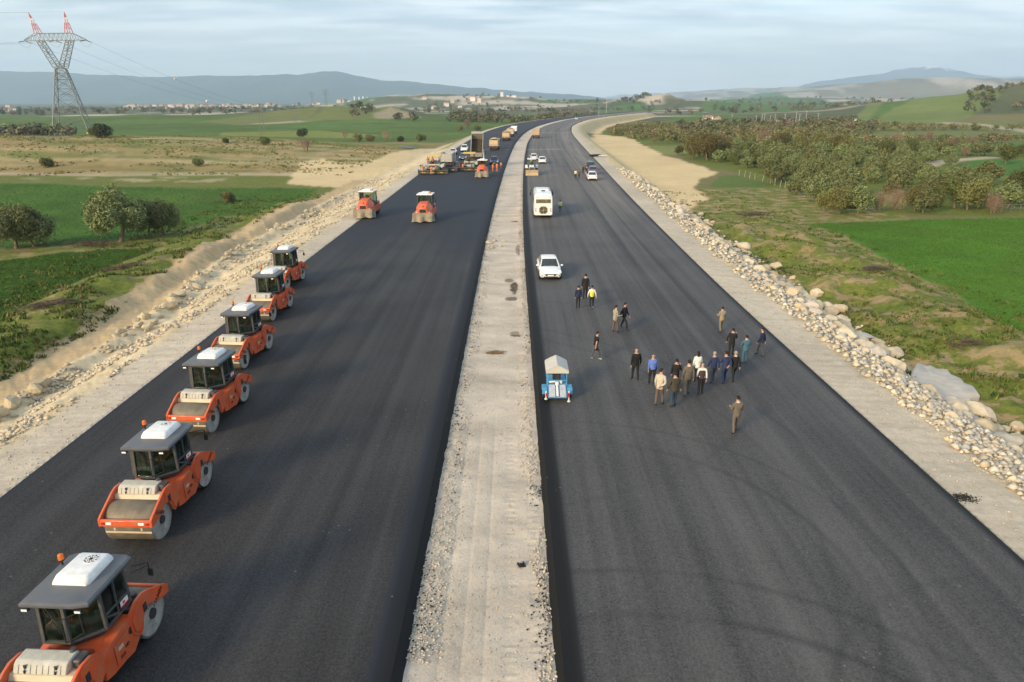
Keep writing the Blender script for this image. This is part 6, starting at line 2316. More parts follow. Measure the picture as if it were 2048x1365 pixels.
def make_skirted():
    root = empty('pneumatic_roller')
    # hood with faceted front, near end at -Y
    hd = MB()
    R_ = lambda y, w, zt_, zc, zb: [(-w, y, zb), (w, y, zb), (w, y, zc), (w * .55, y, zt_), (-w * .55, y, zt_), (-w, y, zc)]
    hd.loft([R_(-2.35, .62, 1.62, 1.25, .95), R_(-2.0, .80, 2.02, 1.45, .95), R_(-1.2, .92, 2.22, 1.60, .95), R_(-.6, .95, 2.25, 1.62, .95)])
    h_o = hd.build('hood', M_ORANGE, root, bevel=.03, smooth=40)
    g = MB(); g.box(0, -2.37, 1.32, .72, .03, .36); g.cur = 1
    for k in range(6):
        g.box(0, -2.39, 1.18 + .06 * k, .70, .03, .018)
    g.build('grille', [M_BLACK, M_DARKMET], h_o)
    g = MB(); g.cyl((.05, -2.16, 1.80), (.05, -2.26, 1.84), .07, .07, 10); g.build('emblem', M_BLACK, h_o)
    for s_ in (-1, 1):
        g = MB(); g.box(s_ * .70, -2.20, 1.16, .16, .06, .12, .02); g.build('headlight', M_LAMP, h_o)
    bd = MB()
    for s_ in (-1, 1):
        bd.prism([(-2.3, .70), (-2.3, 1.12), (-.7, 1.20), (1.6, 1.25), (2.3, 1.05), (2.3, .7), (1.2, .55), (-1.0, .55)], 'x', s_ * .70, s_ * 1.02)
    bd.box(0, .6, .9, 1.5, 2.8, .7, .04)
    bd.box(0, 1.8, 1.35, 1.8, 1.2, .5, .05)
    bd.build('body', M_ORANGE, root, bevel=.02, smooth=40)
    for s_ in (-1, 1):
        for k in range(2):
            d = MB(); d.box(s_ * 1.025, -1.7 + .6 * k, .95, .012, .42, .18); d.build('decal', M_STICK, root)
    for y_ in (-1.55, 1.55):
        for x_ in (-.74, -.25, .25, .74):
            put_wheel(root, W_ROLL, (x_, y_, .52), None)
    # canvas skirt
    sk = MB()
    pts = []
    for i in range(13):
        pts.append((-1.16, -1.0 - 1.55 * i / 12))
    for i in range(1, 24):
        pts.append((-1.16 + 2.32 * i / 24, -2.55))
    for i in range(13):
        pts.append((1.16, -2.55 + 1.55 * i / 12))
    rw_ = random.Random(4)
    rows = []
    for j, z in enumerate((1.10, .98, .75, .5, .28, .12)):
        row = []
        for i, (x_, y_) in enumerate(pts):
            k = math.sin(i * .62 + .5) * .55 + math.sin(i * .27 + 1 + j * .35) * .45
            out_ = .05 * j * k + .025 * j
            row.append((x_ * (1 + out_ * .5), y_ - (out_ if 12 <= i <= 36 else out_ * .1), z + .06 * math.sin(i * .55) ** 2 * (j == 0) - .05 * (j == 5) * k))
        rows.append(row)
    sk.loft(rows, closed=False)
    s_o = sk.build('canvas_skirt', M_CANVAS, root, smooth=70)
    # cab
    cab = empty('cab'); cab.parent = root
    P4 = [(-.85, -.55), (.85, -.55), (.85, 1.15), (-.85, 1.15)]
    for x_, y_ in P4:
        p = MB(); p.bar((x_, y_, 1.2), (x_ * .97, y_, 2.92), .09); p.build('pillar', M_CHAR, cab)
    for k in range(4):
        (ax, ay), (cx_, cy_) = P4[k], P4[(k + 1) % 4]
        p = MB(); p.add([(ax, ay, 1.62), (cx_, cy_, 1.62), (cx_ * .97, cy_, 2.85), (ax * .97, ay, 2.85)], [(0, 1, 2, 3)]); p.build('window', M_CABGL, cab)
        p = MB(); p.bar((ax, ay, 1.60), (cx_, cy_, 1.60), .08); p.build('window_frame', M_CHAR, cab)
    lo_ = MB(); lo_.box(0, .3, 1.40, 1.68, 1.68, .4); lo_.build('cab_shell', M_CHAR, cab)
    ib = MB(); ib.box(-.2, .5, 1.85, .5, .5, .2, .04); ib.box(-.2, .75, 2.15, .5, .14, .6, .05); ib.build('seat', M_SKINT, cab)
    rf = MB(); rf.box(0, .3, 2.98, 1.92, 1.95, .14, .05); r_o = rf.build('roof', M_ACW, cab)
    a_ = MB(); a_.box(-.02, .45, 3.12, .95, 1.1, .18, .06); a_.build('air_conditioner', M_ACW, cab)
    bt = MB(); bt.cyl((.62, .1, 3.04), (.62, .1, 3.10), .10, .10, 10); bt.cyl((.62, .1, 3.10), (.62, .1, 3.24), .09, .07, 10); bt.build('beacon_lens', M_BEACON, cab)
    mr_ = MB(); mr_.path([(.86, -.5, 2.75), (1.28, -.62, 2.70), (1.28, -.62, 2.4)], .018, 5); mr_.box(1.30, -.62, 2.30, .16, .05, .28, .02); mr_.build('mirror', M_BLACK, cab)
    ex = MB(); ex.cyl((.68, -.9, 2.1), (.68, -.9, 2.75), .05, .05, 8); ex.build('exhaust_pipe', M_DARKMET, root)
    return root


SK = make_skirted()
for i, (px, py, a, lab) in enumerate(((729, 438, -.06, 'orange roller with a canvas skirt at the left road edge, white cab roof'), (847, 446, -.03, 'orange roller with a canvas skirt in the middle of the fresh left carriageway'), (964, 356, -.02, 'orange roller with a canvas skirt working close behind the right paver'))):
    o = SK if i == 0 else copy_tree(SK)
    x, y = G(px, py, 0)
    o.location = (x, y + 2.55, .004); o.rotation_euler = (0, 0, a)
    tag(o, lab, 'road roller', 'rollers with canvas skirts on the fresh asphalt')

# ------------------------------------------------------------------ cars, bus, trucks, plant
def paint_mat(name, rgb, rough=.3, coat=.6):
    return mat(name, rgb, rough, 0, var=.04, scale=1.5, coat=coat, dirt=tuple(v * .55 + .08 for v in rgb), dirt_amt=.18)


M_PWHITE = paint_mat('white_car_paint', (.80, .80, .79))
M_PDARK = paint_mat('dark_car_paint', (.035, .040, .052))
M_PGREY = paint_mat('grey_car_paint', (.13, .14, .16))
M_PNAVY = paint_mat('navy_car_paint', (.04, .055, .11))
M_CHROME = mat('chrome', (.6, .6, .6), .2, .9, var=.1)
M_PLATE = mat('number_plate', (.75, .74, .70), .5, var=.03)
W_CAR = wheel_set(.33, .22, M_CHROME)


def make_car(kind, pm, name, scale=1.0, plate=True):
    """front at +Y. profile stations: y, belt half width, sill z, belt z, centre z of hood or boot"""
    root = empty(name)
    L_, W_, H_ = {'sedan': (4.55, 1.80, 1.46), 'hatch': (4.3, 1.82, 1.50), 'suv': (4.6, 1.88, 1.72), 'pickup': (5.2, 1.88, 1.78)}[kind]
    h = L_ / 2
    belt = {'sedan': .93, 'hatch': .94, 'suv': 1.08, 'pickup': 1.10}[kind]
    st = [(-h, .80, .38, .62, .66), (-h + .06, .93, .26, .80, .86), (-h + .35, .985, .22, belt - .03, belt + .01), (-h + 1.0, 1.0, .19, belt, belt + .03), (0, 1.0, .18, belt - .02, belt + .0), (h - 1.35, 1.0, .18, belt - .05, belt - .0), (h - .75, .985, .20, belt - .12, belt - .05), (h - .28, .94, .22, belt - .24, belt - .17), (h - .06, .84, .28, .66, .70), (h, .70, .40, .56, .60)]
    rings = []
    for y, wf, zs_, zb_, zc in st:
        w_ = W_ / 2 * wf
        rings.append([(-w_ * .90, y, zs_), (w_ * .90, y, zs_), (w_ * .985, y, zs_ + .12), (w_, y, (zs_ + zb_) / 2 + .05), (w_ * .97, y, zb_ - .06), (w_ * .90, y, zb_), (w_ * .45, y, zc), (-w_ * .45, y, zc), (-w_ * .90, y, zb_), (-w_ * .97, y, zb_ - .06), (-w_, y, (zs_ + zb_) / 2 + .05), (-w_ * .985, y, zs_ + .12)])
    mb = MB(); mb.loft(rings)
    body = mb.build('body', pm, root, smooth=38)
    # greenhouse
    yr0, yr1, yf1, yf0 = {'sedan': (-h + .55, -h + 1.35, .35, 1.10), 'hatch': (-h + .18, -h + .72, .40, 1.15), 'suv': (-h + .12, -h + .50, .45, 1.15), 'pickup': (-.75, -.50, .75, 1.35)}[kind]
    wb, wt = W_ / 2 * .88, W_ / 2 * .68
    zb_, zt_ = belt - .01, H_
    ga = lambda y, w_, z: [(-w_, y, z), (w_, y, z)]
    base = [(-wb, yr0, zb_), (wb, yr0, zb_), (wb, yf0, zb_ - .06), (-wb, yf0, zb_ - .06)]
    top = [(-wt, yr1, zt_ - .05), (wt, yr1, zt_ - .05), (wt, yf1, zt_ - .03), (-wt, yf1, zt_ - .03)]
    mid = [tuple(b_[i] + (t_[i] - b_[i]) * .96 for i in range(3)) for b_, t_ in zip(base, top)]
    mb = MB(); mb.loft([base, mid], cap=False)
    mb.build('greenhouse', pm, root, smooth=30)
    rf = MB()
    r0 = [tuple(q) for q in mid]
    r1 = [(x_ * .90, y_ * 1.0 + (.06 if i < 2 else -.06), zt_) for i, (x_, y_, z_) in enumerate(top)]
    r2 = [(x_ * .45, y_ + (.16 if i < 2 else -.16), zt_ + .025) for i, (x_, y_, z_) in enumerate(top)]
    rf.loft([r0, r1, r2])
    rf.build('roof', pm, root, smooth=60)

    def pane(nm, a, b_, c, d, mx_=.06, my=.10, off=.012):
        a, b_, c, d = map(Vector, (a, b_, c, d))
        n_ = (b_ - a).cross(d - a).normalized()
        A, B_ = a.lerp(d, my).lerp(b_.lerp(c, my), mx_), b_.lerp(c, my).lerp(a.lerp(d, my), mx_)
        D_, C_ = d.lerp(a, .06).lerp(c.lerp(b_, .06), mx_), c.lerp(b_, .06).lerp(d.lerp(a, .06), mx_)
        m_ = MB(); o1 = n_ * off
        m_.add([A + o1, B_ + o1, C_ + o1, D_ + o1, A - o1, B_ - o1, C_ - o1, D_ - o1], [(0, 1, 2, 3), (7, 6, 5, 4), (0, 4, 5, 1), (1, 5, 6, 2), (2, 6, 7, 3), (3, 7, 4, 0)])
        m_.build(nm, M_CARGL, root)
    pane('rear_window', base[0], base[1], mid[1], mid[0])
    pane('windscreen', base[2], base[3], mid[3], mid[2], .05, .06)
    for s_ in (0, 1):
        lo0, lo1, hi0, hi1 = (base[1], base[2], mid[1], mid[2]) if s_ else (base[3], base[0], mid[3], mid[0])
        Lo = [Vector(lo0).lerp(Vector(lo1), t_) for t_ in (0, .5, 1)]; Hi = [Vector(hi0).lerp(Vector(hi1), t_) for t_ in (0, .5, 1)]
        for k in range(2):
            pane('side_window', Lo[k], Lo[k + 1], Hi[k + 1], Hi[k], .07, .10)
    for sx in (-1, 1):
        for y_ in (-h + .85, h - .88):
            put_wheel(root, W_CAR, (sx * (W_ / 2 - .10), y_, .33), None)
            m_ = MB(); m_.cyl((sx * (W_ / 2 - .25), y_, .36), (sx * (W_ / 2 - .006), y_, .36), .40, .40, 18); m_.build('wheel_arch', M_BLACK, root)
        m_ = MB(); m_.prism([(h - .60, belt - .30), (h - .10, belt - .36), (h - .05, belt - .27), (h - .32, belt - .19), (h - .62, belt - .17)], 'x', sx * W_ / 2 * .62, sx * W_ / 2 * .955); m_.build('headlight', M_LAMP, root, bevel=.02)
        m_ = MB(); m_.box(sx * W_ / 2 * .80, -h + .10, belt - .17, W_ * .16, .14, .16, .03); m_.build('tail_light', M_REDL, root)
        m_ = MB(); m_.box(sx * (W_ / 2 + .09), .95, belt + .05, .20, .10, .13, .03); m_.build('wing_mirror', pm, root)
        m_ = MB(); m_.box(sx * W_ / 2 * .70, h - .07, .42, .18, .10, .09, .02); m_.build('fog_light', M_BLACK, root)
        for y_ in (-.55, .5):
            m_ = MB(); m_.box(sx * (W_ / 2 + .004), y_, belt - .16, .02, .18, .03, .006); m_.build('door_handle', pm, root)
    m_ = MB(); m_.prism([(-.48, .56), (.48, .56), (.36, .40), (-.36, .40)], 'y', h - .05, h + .015); m_.build('grille', M_BLACK, root)
    m_ = MB(); m_.box(0, h - .03, .30, W_ * .62, .10, .10, .02); m_.build('lower_intake', M_BLACK, root)
    m_ = MB(); m_.box(0, -h + .02, .32, W_ * .7, .10, .12, .02); m_.build('bumper_trim', M_BLACK, root)
    m_ = MB(); m_.box(0, h + .022, .44, .50, .015, .11); m_.build('number_plate', M_PLATE, root)
    m_ = MB(); m_.box(0, -h + .0, belt - .30, .50, .04, .11); m_.build('number_plate', M_PLATE, root)
    m_ = MB(); m_.box(0, -h + .42, belt + .012, W_ * .6, .012, .012); m_.build('boot_seam', M_BLACK, root)
    if kind == 'pickup':
        m_ = MB(); m_.box(0, -h + .95, belt - .02, W_ * .82, 1.5, .10); m_.build('load_bed', M_BLACK, root)
    root.scale = (scale,) * 3
    return root


CARS = [  # px, py of the near bumper middle, kind, paint, front towards camera, label
    (1100, 562, 'sedan', M_PWHITE, True, 'white sedan facing the camera in the middle of the right carriageway', 1.0),
    (905, 310, 'hatch', M_PWHITE, True, 'white car facing the camera between the two pavers', 1.0),
    (928, 304, 'suv', M_PWHITE, True, 'white van-like car just left of the raised tipper', 1.05),
    (925, 321, 'hatch', M_PNAVY, True, 'dark blue car facing the camera left of the right paver', 1.0),
    (988, 331, 'pickup', M_PDARK, True, 'dark pickup facing the camera beside the median behind the orange workers', 1.0),
    (1068, 321, 'hatch', M_PWHITE, False, 'white car half hidden behind the loader near the median', .95),
    (1085, 328, 'sedan', M_PWHITE, False, 'white car just right of the loader with its rear to the camera', 1.0),
    (1182, 342, 'suv', M_PDARK, False, 'dark car furthest from the camera in the parked group at the right road edge', 1.0),
    (1187, 350, 'hatch', M_PGREY, False, 'dark grey car in the middle of the parked group at the right road edge', 1.0),
    (1186, 362, 'sedan', M_PWHITE, False, 'white sedan nearest the camera in the parked group at the right road edge', 1.0),
    (1153, 240, 'hatch', M_PWHITE, True, 'tiny white car far away on the road bend', 1.1),
]
car_cache = {}
for px, py, kd, pm_c, front, lab, sc_ in CARS:
    key = (kd, pm_c.name)
    if key not in car_cache:
        o = car_cache[key] = make_car(kd, pm_c, {'suv': 'parked_car', 'pickup': 'pickup_truck'}.get(kd, 'parked_car'))
    else:
        o = copy_tree(car_cache[key])
    x, y = G(px, py, 0)
    o.location = (x, y + 2.2, .004); o.rotation_euler = (0, 0, PI + .02 if front else -.05 if px > 1150 else -.02); o.scale = (sc_,) * 3
    tag(o, lab, 'car', 'cars on the unfinished road')
x, y = hit(1706, 243)
o = copy_tree(car_cache[('suv', M_PWHITE.name)]); o.location = (x, y, gz(x, y) + .02); o.rotation_euler = (0, 0, 1.5); o.scale = (1.25,) * 3
tag(o, 'white van on the farm track before the light green hillside field', 'car', 'cars on the unfinished road')
del o['group']


def lathe_box(mb, rings):
    mb.loft(rings)


W_BUS = wheel_set(.40, .26, M_CHROME)
M_CHEV_Y = mat('chevron_yellow', (.78, .62, .28), .5, var=.05)
M_CHEV_B = mat('chevron_black', (.05, .04, .035), .5)


def make_bus():
    root = empty('minibus')      # rear at -Y
    L_, W_, H_ = 7.6, 2.25, 2.95
    mb = MB()
    R_ = lambda y, k, zl, zt_: [(-W_ / 2 * k, y, zl), (W_ / 2 * k, y, zl), (W_ / 2 * k, y, 1.25), (W_ / 2 * .97 * k, y, zt_ - .35), (W_ / 2 * .86 * k, y, zt_ - .06), (W_ / 2 * .5 * k, y, zt_), (-W_ / 2 * .5 * k, y, zt_), (-W_ / 2 * .86 * k, y, zt_ - .06), (-W_ / 2 * .97 * k, y, zt_ - .35), (-W_ / 2 * k, y, 1.25)]
    mb.loft([R_(-L_ / 2, .955, .50, H_ - .16), R_(-L_ / 2 + .10, .99, .40, H_ - .04), R_(-L_ / 2 + .4, 1, .36, H_), R_(L_ / 2 - .9, 1, .36, H_), R_(L_ / 2 - .3, .98, .36, H_ - .25), R_(L_ / 2, .9, .45, H_ - .9)])
    mb.build('body', M_PWHITE, root, smooth=35)
    w_ = MB(); w_.box(0, -L_ / 2 - .005, 2.05, W_ * .80, .03, .46, .012); w_.build('rear_window', mat('bus_rear_glass', (.16, .13, .08), .12, var=.3, scale=4, spec=.7), root)
    for s_ in (-1, 1):
        w_ = MB(); w_.box(s_ * (W_ / 2 - .005), .2, 1.88, .03, 5.8, .62, .012); w_.build('side_window', M_CARGL, root)
        w_ = MB()
        for k in range(3):
            w_.box(s_ * W_ * .40, -L_ / 2 - .005, .86 + .15 * k, .10, .04, .11, .01)
        w_.build('tail_light', M_REDL, root)
        w_ = MB(); w_.cyl((s_ * W_ * .34, -L_ / 2 + .02, 2.52), (s_ * W_ * .34, -L_ / 2 - .02, 2.52), .05, .05, 8); w_.build('marker_lamp', M_BEACON, root)
        for y_ in (-2.2, 2.35):
            put_wheel(root, W_BUS, (s_ * (W_ / 2 - .16), y_, .40), None)
        w_ = MB(); w_.path([(s_ * 1.05, 3.5, 2.4), (s_ * 1.42, 3.6, 2.45), (s_ * 1.42, 3.6, 1.9)], .03, 5); w_.box(s_ * 1.45, 3.6, 2.0, .18, .10, .44, .03); w_.build('mirror', M_BLACK, root)
    w_ = MB(); w_.box(0, -L_ / 2 + .04, .46, W_ * .9, .14, .20, .03); w_.build('bumper', M_PWHITE, root)
    w_ = MB(); w_.box(0, L_ / 2 - .25, 1.8, W_ * .84, .2, .9, .02); w_.build('windscreen', M_CARGL, root)
    w_ = MB(); w_.box(0, .2, 3.0, 1.5, 2.0, .2, .06); w_.build('roof_unit', M_PWHITE, root)
    w_ = MB(); w_.box(.05, -1.2, 2.99, .5, .5, .10, .03); w_.build('roof_hatch', M_CHAR, root)
    # diamond hazard sign built from chevron bars
    sg = MB(); zc = .98
    o_ = [(-.52, .30), (-.34, .48), (.34, .48), (.52, .30), (.52, -.30), (.34, -.46), (-.34, -.46), (-.52, -.30)]
    sg.prism([(x_, zc + z_) for x_, z_ in o_], 'y', -L_ / 2 - .01, -L_ / 2 - .03)
    s_o = sg.build('hazard_sign', M_CHEV_Y, root)
    for rr in (.16, .31, .46, .61):
        cb = MB(); wd = .047
        for a, b_ in (((0, rr), (rr, 0)), ((rr, 0), (0, -rr)), ((0, -rr), (-rr, 0)), ((-rr, 0), (0, rr))):
            cl_ = lambda p: (max(-.50, min(.50, p[0])), max(-.44, min(.46, p[1])))
            # clip a bar to the sign outline
            A, B_ = Vector(a), Vector(b_)
            ts = [t_ / 40 for t_ in range(41)]
            ok = [t_ for t_ in ts if abs(A.lerp(B_, t_).x) < .49 and -.43 < A.lerp(B_, t_).y < .45]
            if len(ok) > 2:
                P0, P1 = A.lerp(B_, ok[0]), A.lerp(B_, ok[-1])
                n_ = (P1 - P0).normalized(); q = Vector((-n_.y, n_.x)) * wd
                cb.prism([(v.x, zc + v.y) for v in (P0 - q, P1 - q, P1 + q, P0 + q)], 'y', -L_ / 2 - .032, -L_ / 2 - .042)
        cb.build('chevron', M_CHEV_B, s_o)
    w_ = MB(); w_.box(0, -L_ / 2 - .01, 1.50, .5, .03, .11); w_.build('number_plate', M_PLATE, root)
    return root


o = make_bus(); x, y = G(1087, 437, 0); o.location = (x, y + 3.75, .004); o.rotation_euler = (0, 0, -.01)
tag(o, 'white minibus with a yellow diamond chevron sign on its rear', 'bus')

# ---- tipper trucks
M_TAN = mat('tan_paint', (.50, .375, .22), .7, var=.12, scale=1, dirt=(.30, .23, .15), dirt_amt=.5)
M_TARP = mat('tan_tarpaulin', (.56, .42, .25), .9, var=.1, scale=1.5)
M_LOAD = mat('asphalt_load', (.035, .028, .022), .95, var=.4, scale=3, bump=.6, bscale=6)
M_BEDIN = mat('bed_inside', (.035, .026, .02), .9, var=.5, scale=1.2, dirt=(.16, .10, .05), dirt_amt=.6)
W_TRK = wheel_set(.52, .34, M_DARKMET)


def make_truck(tilt, bedm, cabm, tarp, label, L_=8.2, name='tipper_truck'):
    root = empty(name)      # rear at -Y, cab at +Y
    fr = MB(); fr.box(0, 0, .85, .9, L_ - .6, .3); fr.box(0, -L_ / 2 + .3, .62, 2.3, .16, .22, .03); fr.build('chassis', M_DARKMET, root)
    for y_ in (-L_ / 2 + 1.2, -L_ / 2 + 2.55, L_ / 2 - 1.3):
        for s_ in (-1, 1):
            put_wheel(root, W_TRK, (s_ * 1.02, y_, .52), None)
    for s_ in (-1, 1):
        m_ = MB(); m_.box(s_ * .95, -L_ / 2 + .20, .72, .36, .04, .12, .01); m_.build('tail_light', M_REDL, root)
        m_ = MB(); m_.box(s_ * 1.02, -L_ / 2 + .55, .62, .42, .03, .66); m_.build('mudguard', M_BLACK, root)
    cab = MB()
    yc = L_ / 2 - .95
    cab.loft([[(-1.2, yc - .95, .7), (1.2, yc - .95, .7), (1.2, yc + .95, .7), (-1.2, yc + .95, .7)], [(-1.22, yc - .95, 1.7), (1.22, yc - .95, 1.7), (1.22, yc + 1.0, 1.7), (-1.22, yc + 1.0, 1.7)], [(-1.15, yc - .9, 2.95), (1.15, yc - .9, 2.95), (1.15, yc + .75, 2.95), (-1.15, yc + .75, 2.95)]])
    c_o = cab.build('cab', cabm, root, bevel=.05, smooth=40)
    m_ = MB(); m_.box(0, yc + .9, 2.25, 2.0, .12, .75, .02); m_.build('windscreen', M_CARGL, c_o)
    m_ = MB()
    for s_ in (-1, 1):
        m_.path([(s_ * 1.2, yc + .8, 2.6), (s_ * 1.5, yc + .85, 2.55)], .03, 5); m_.box(s_ * 1.5, yc + .85, 2.25, .12, .1, .6, .03)
    m_.build('mirror', M_BLACK, c_o)
    # bed, hinged at the rear
    bed = empty('bed'); bed.parent = root
    bl, bh = L_ - 2.4, 1.65
    bed.location = (0, -L_ / 2 + .35, 1.12); bed.rotation_euler = (tilt, 0, 0)
    b = MB(); w_ = 1.27
    b.box(0, bl / 2, .05, 2.5, bl, .10)
    b.build('bed_floor', M_BEDIN if tilt > .2 else bedm, bed)
    for s_ in (-1, 1):
        b = MB(); b.box(s_ * w_, bl / 2, bh / 2, .08, bl, bh); b.box(s_ * w_, bl / 2, bh, .11, bl, .10)
        for k in range(6):
            b.box(s_ * (w_ + .06), .3 + k * (bl - .6) / 5, bh / 2, .08, .10, bh)
        b.build('side_wall', bedm, bed)
    b = MB(); b.box(0, bl + .04, bh / 2 + .1, 2.6, .08, bh + .2); b.box(0, bl + .3, bh + .2, 2.6, .6, .08); b.build('front_wall', bedm, bed)
    if tilt > .2:
        b = MB(); rr = random.Random(8)
        for k in range(5):
            b.loft([[(-1.2 + .24 * i, .1 + k * .9 + .0 * j, .12 + (.5 - .09 * k) * (.6 + .4 * math.sin(i * .8 + k)) * (j == 0)) for i in range(11)] if False else [(-1.2 + .24 * i, .1 + k * .5 + j * .5, .12 + (.55 - .1 * (k + j)) * (.7 + .3 * math.sin(i * .9 + k + j))) for i in range(11)] for j in range(2)], closed=False)
        b.build('asphalt_load', M_LOAD, bed, smooth=60)
        b = MB(); b.box(0, -.06, bh + .55, 2.5, .06, .9, rot=Matrix.Rotation(-tilt * .6, 3, 'X')); b.build('tailgate', bedm, bed)
    else:
        b = MB(); b.box(0, -.03, bh / 2 + .02, 2.46, .08, bh + .04)
        for k in range(4):
            b.box(-1.0 + .66 * k, -.09, bh / 2, .08, .06, bh)
        b.build('tailgate', bedm, bed)
        if tarp:
            t_ = MB(); rr = random.Random(len(label))
            rows = []
            for j in range(9):
                y_ = -.12 + (bl + .1) * j / 8
                crown = .10 + .50 * math.sin(PI * min(1, (j + .8) / 8.5)) ** .7
                rows.append([(x_, y_, bh + (-.42 if abs(x_) > 1.33 else .04 + crown * (1 - (x_ / 1.4) ** 2)) + rr.uniform(-.03, .03)) for x_ in (-1.36, -1.34, -1.0, -.5, 0, .5, 1.0, 1.34, 1.36)])
            t_.loft(rows, closed=False)
            t_.build('load_cover', M_TARP, bed, smooth=60)
            t_ = MB(); t_.box(0, -.10, bh * .62, 2.4, .05, bh * .70, .02); t_.build('rear_flap', M_TARP, bed)
    return root


TR = [(989, 301, 0, M_TAN, M_PWHITE, True, 'tan covered tipper nearest of the truck queue on the left carriageway'), (1013, 282, 0, M_TAN, M_PWHITE, True, 'second tan covered tipper of the truck queue, behind the nearest one'), (1021, 274, 0, M_PWHITE, M_PWHITE, True, 'white tipper third in the truck queue on the left carriageway'), (1028, 268, 0, M_PWHITE, M_PWHITE, False, 'white truck furthest away in the queue on the left carriageway'),
      (1073, 277, 0, M_TAN, M_TAN, False, 'yellowish truck alone near the median on the far right carriageway')]
for px, py, ti, bm_, cm_, tp, lab in TR:
    x, y = G(px, py, 0)
    o = make_truck(ti, bm_, cm_, tp, lab)
    o.location = (x, y + 4.0, .004); o.rotation_euler = (0, 0, -.05)
    tag(o, lab, 'truck', 'trucks on the unfinished road')
o = make_truck(math.radians(48), mat('dusty_bed_paint', (.36, .34, .30), .7, dirt=(.2, .17, .13), dirt_amt=.6), M_PWHITE, False, 'r')
x, y = G(952, 338, 0); o.location = (x, y + 9.5, .004); o.rotation_euler = (0, 0, -.02)
tag(o, 'white tipper with its bed raised high, dark inside showing, feeding the right paver', 'truck', 'trucks on the unfinished road')
o = make_truck(0, mat('grey_white_paint', (.42, .42, .40), .6, dirt=(.3, .26, .2), dirt_amt=.5), M_PWHITE, False, 'q')
x, y = G(888, 341, 0); o.location = (x, y + 10.5, .004); o.rotation_euler = (0, 0, -.03)
tag(o, 'white tipper standing ahead of the left paver with an open bed', 'truck', 'trucks on the unfinished road')

# ---- pavers
M_PALE = mat('worn_pale_metal', (.50, .52, .55), .5, .3, var=.15)
M_DGREEN = mat('green_paint', (.02, .16, .09), .5)
M_SCREED = mat('screed_metal', (.12, .095, .06), .7, .1, var=.4, scale=2)


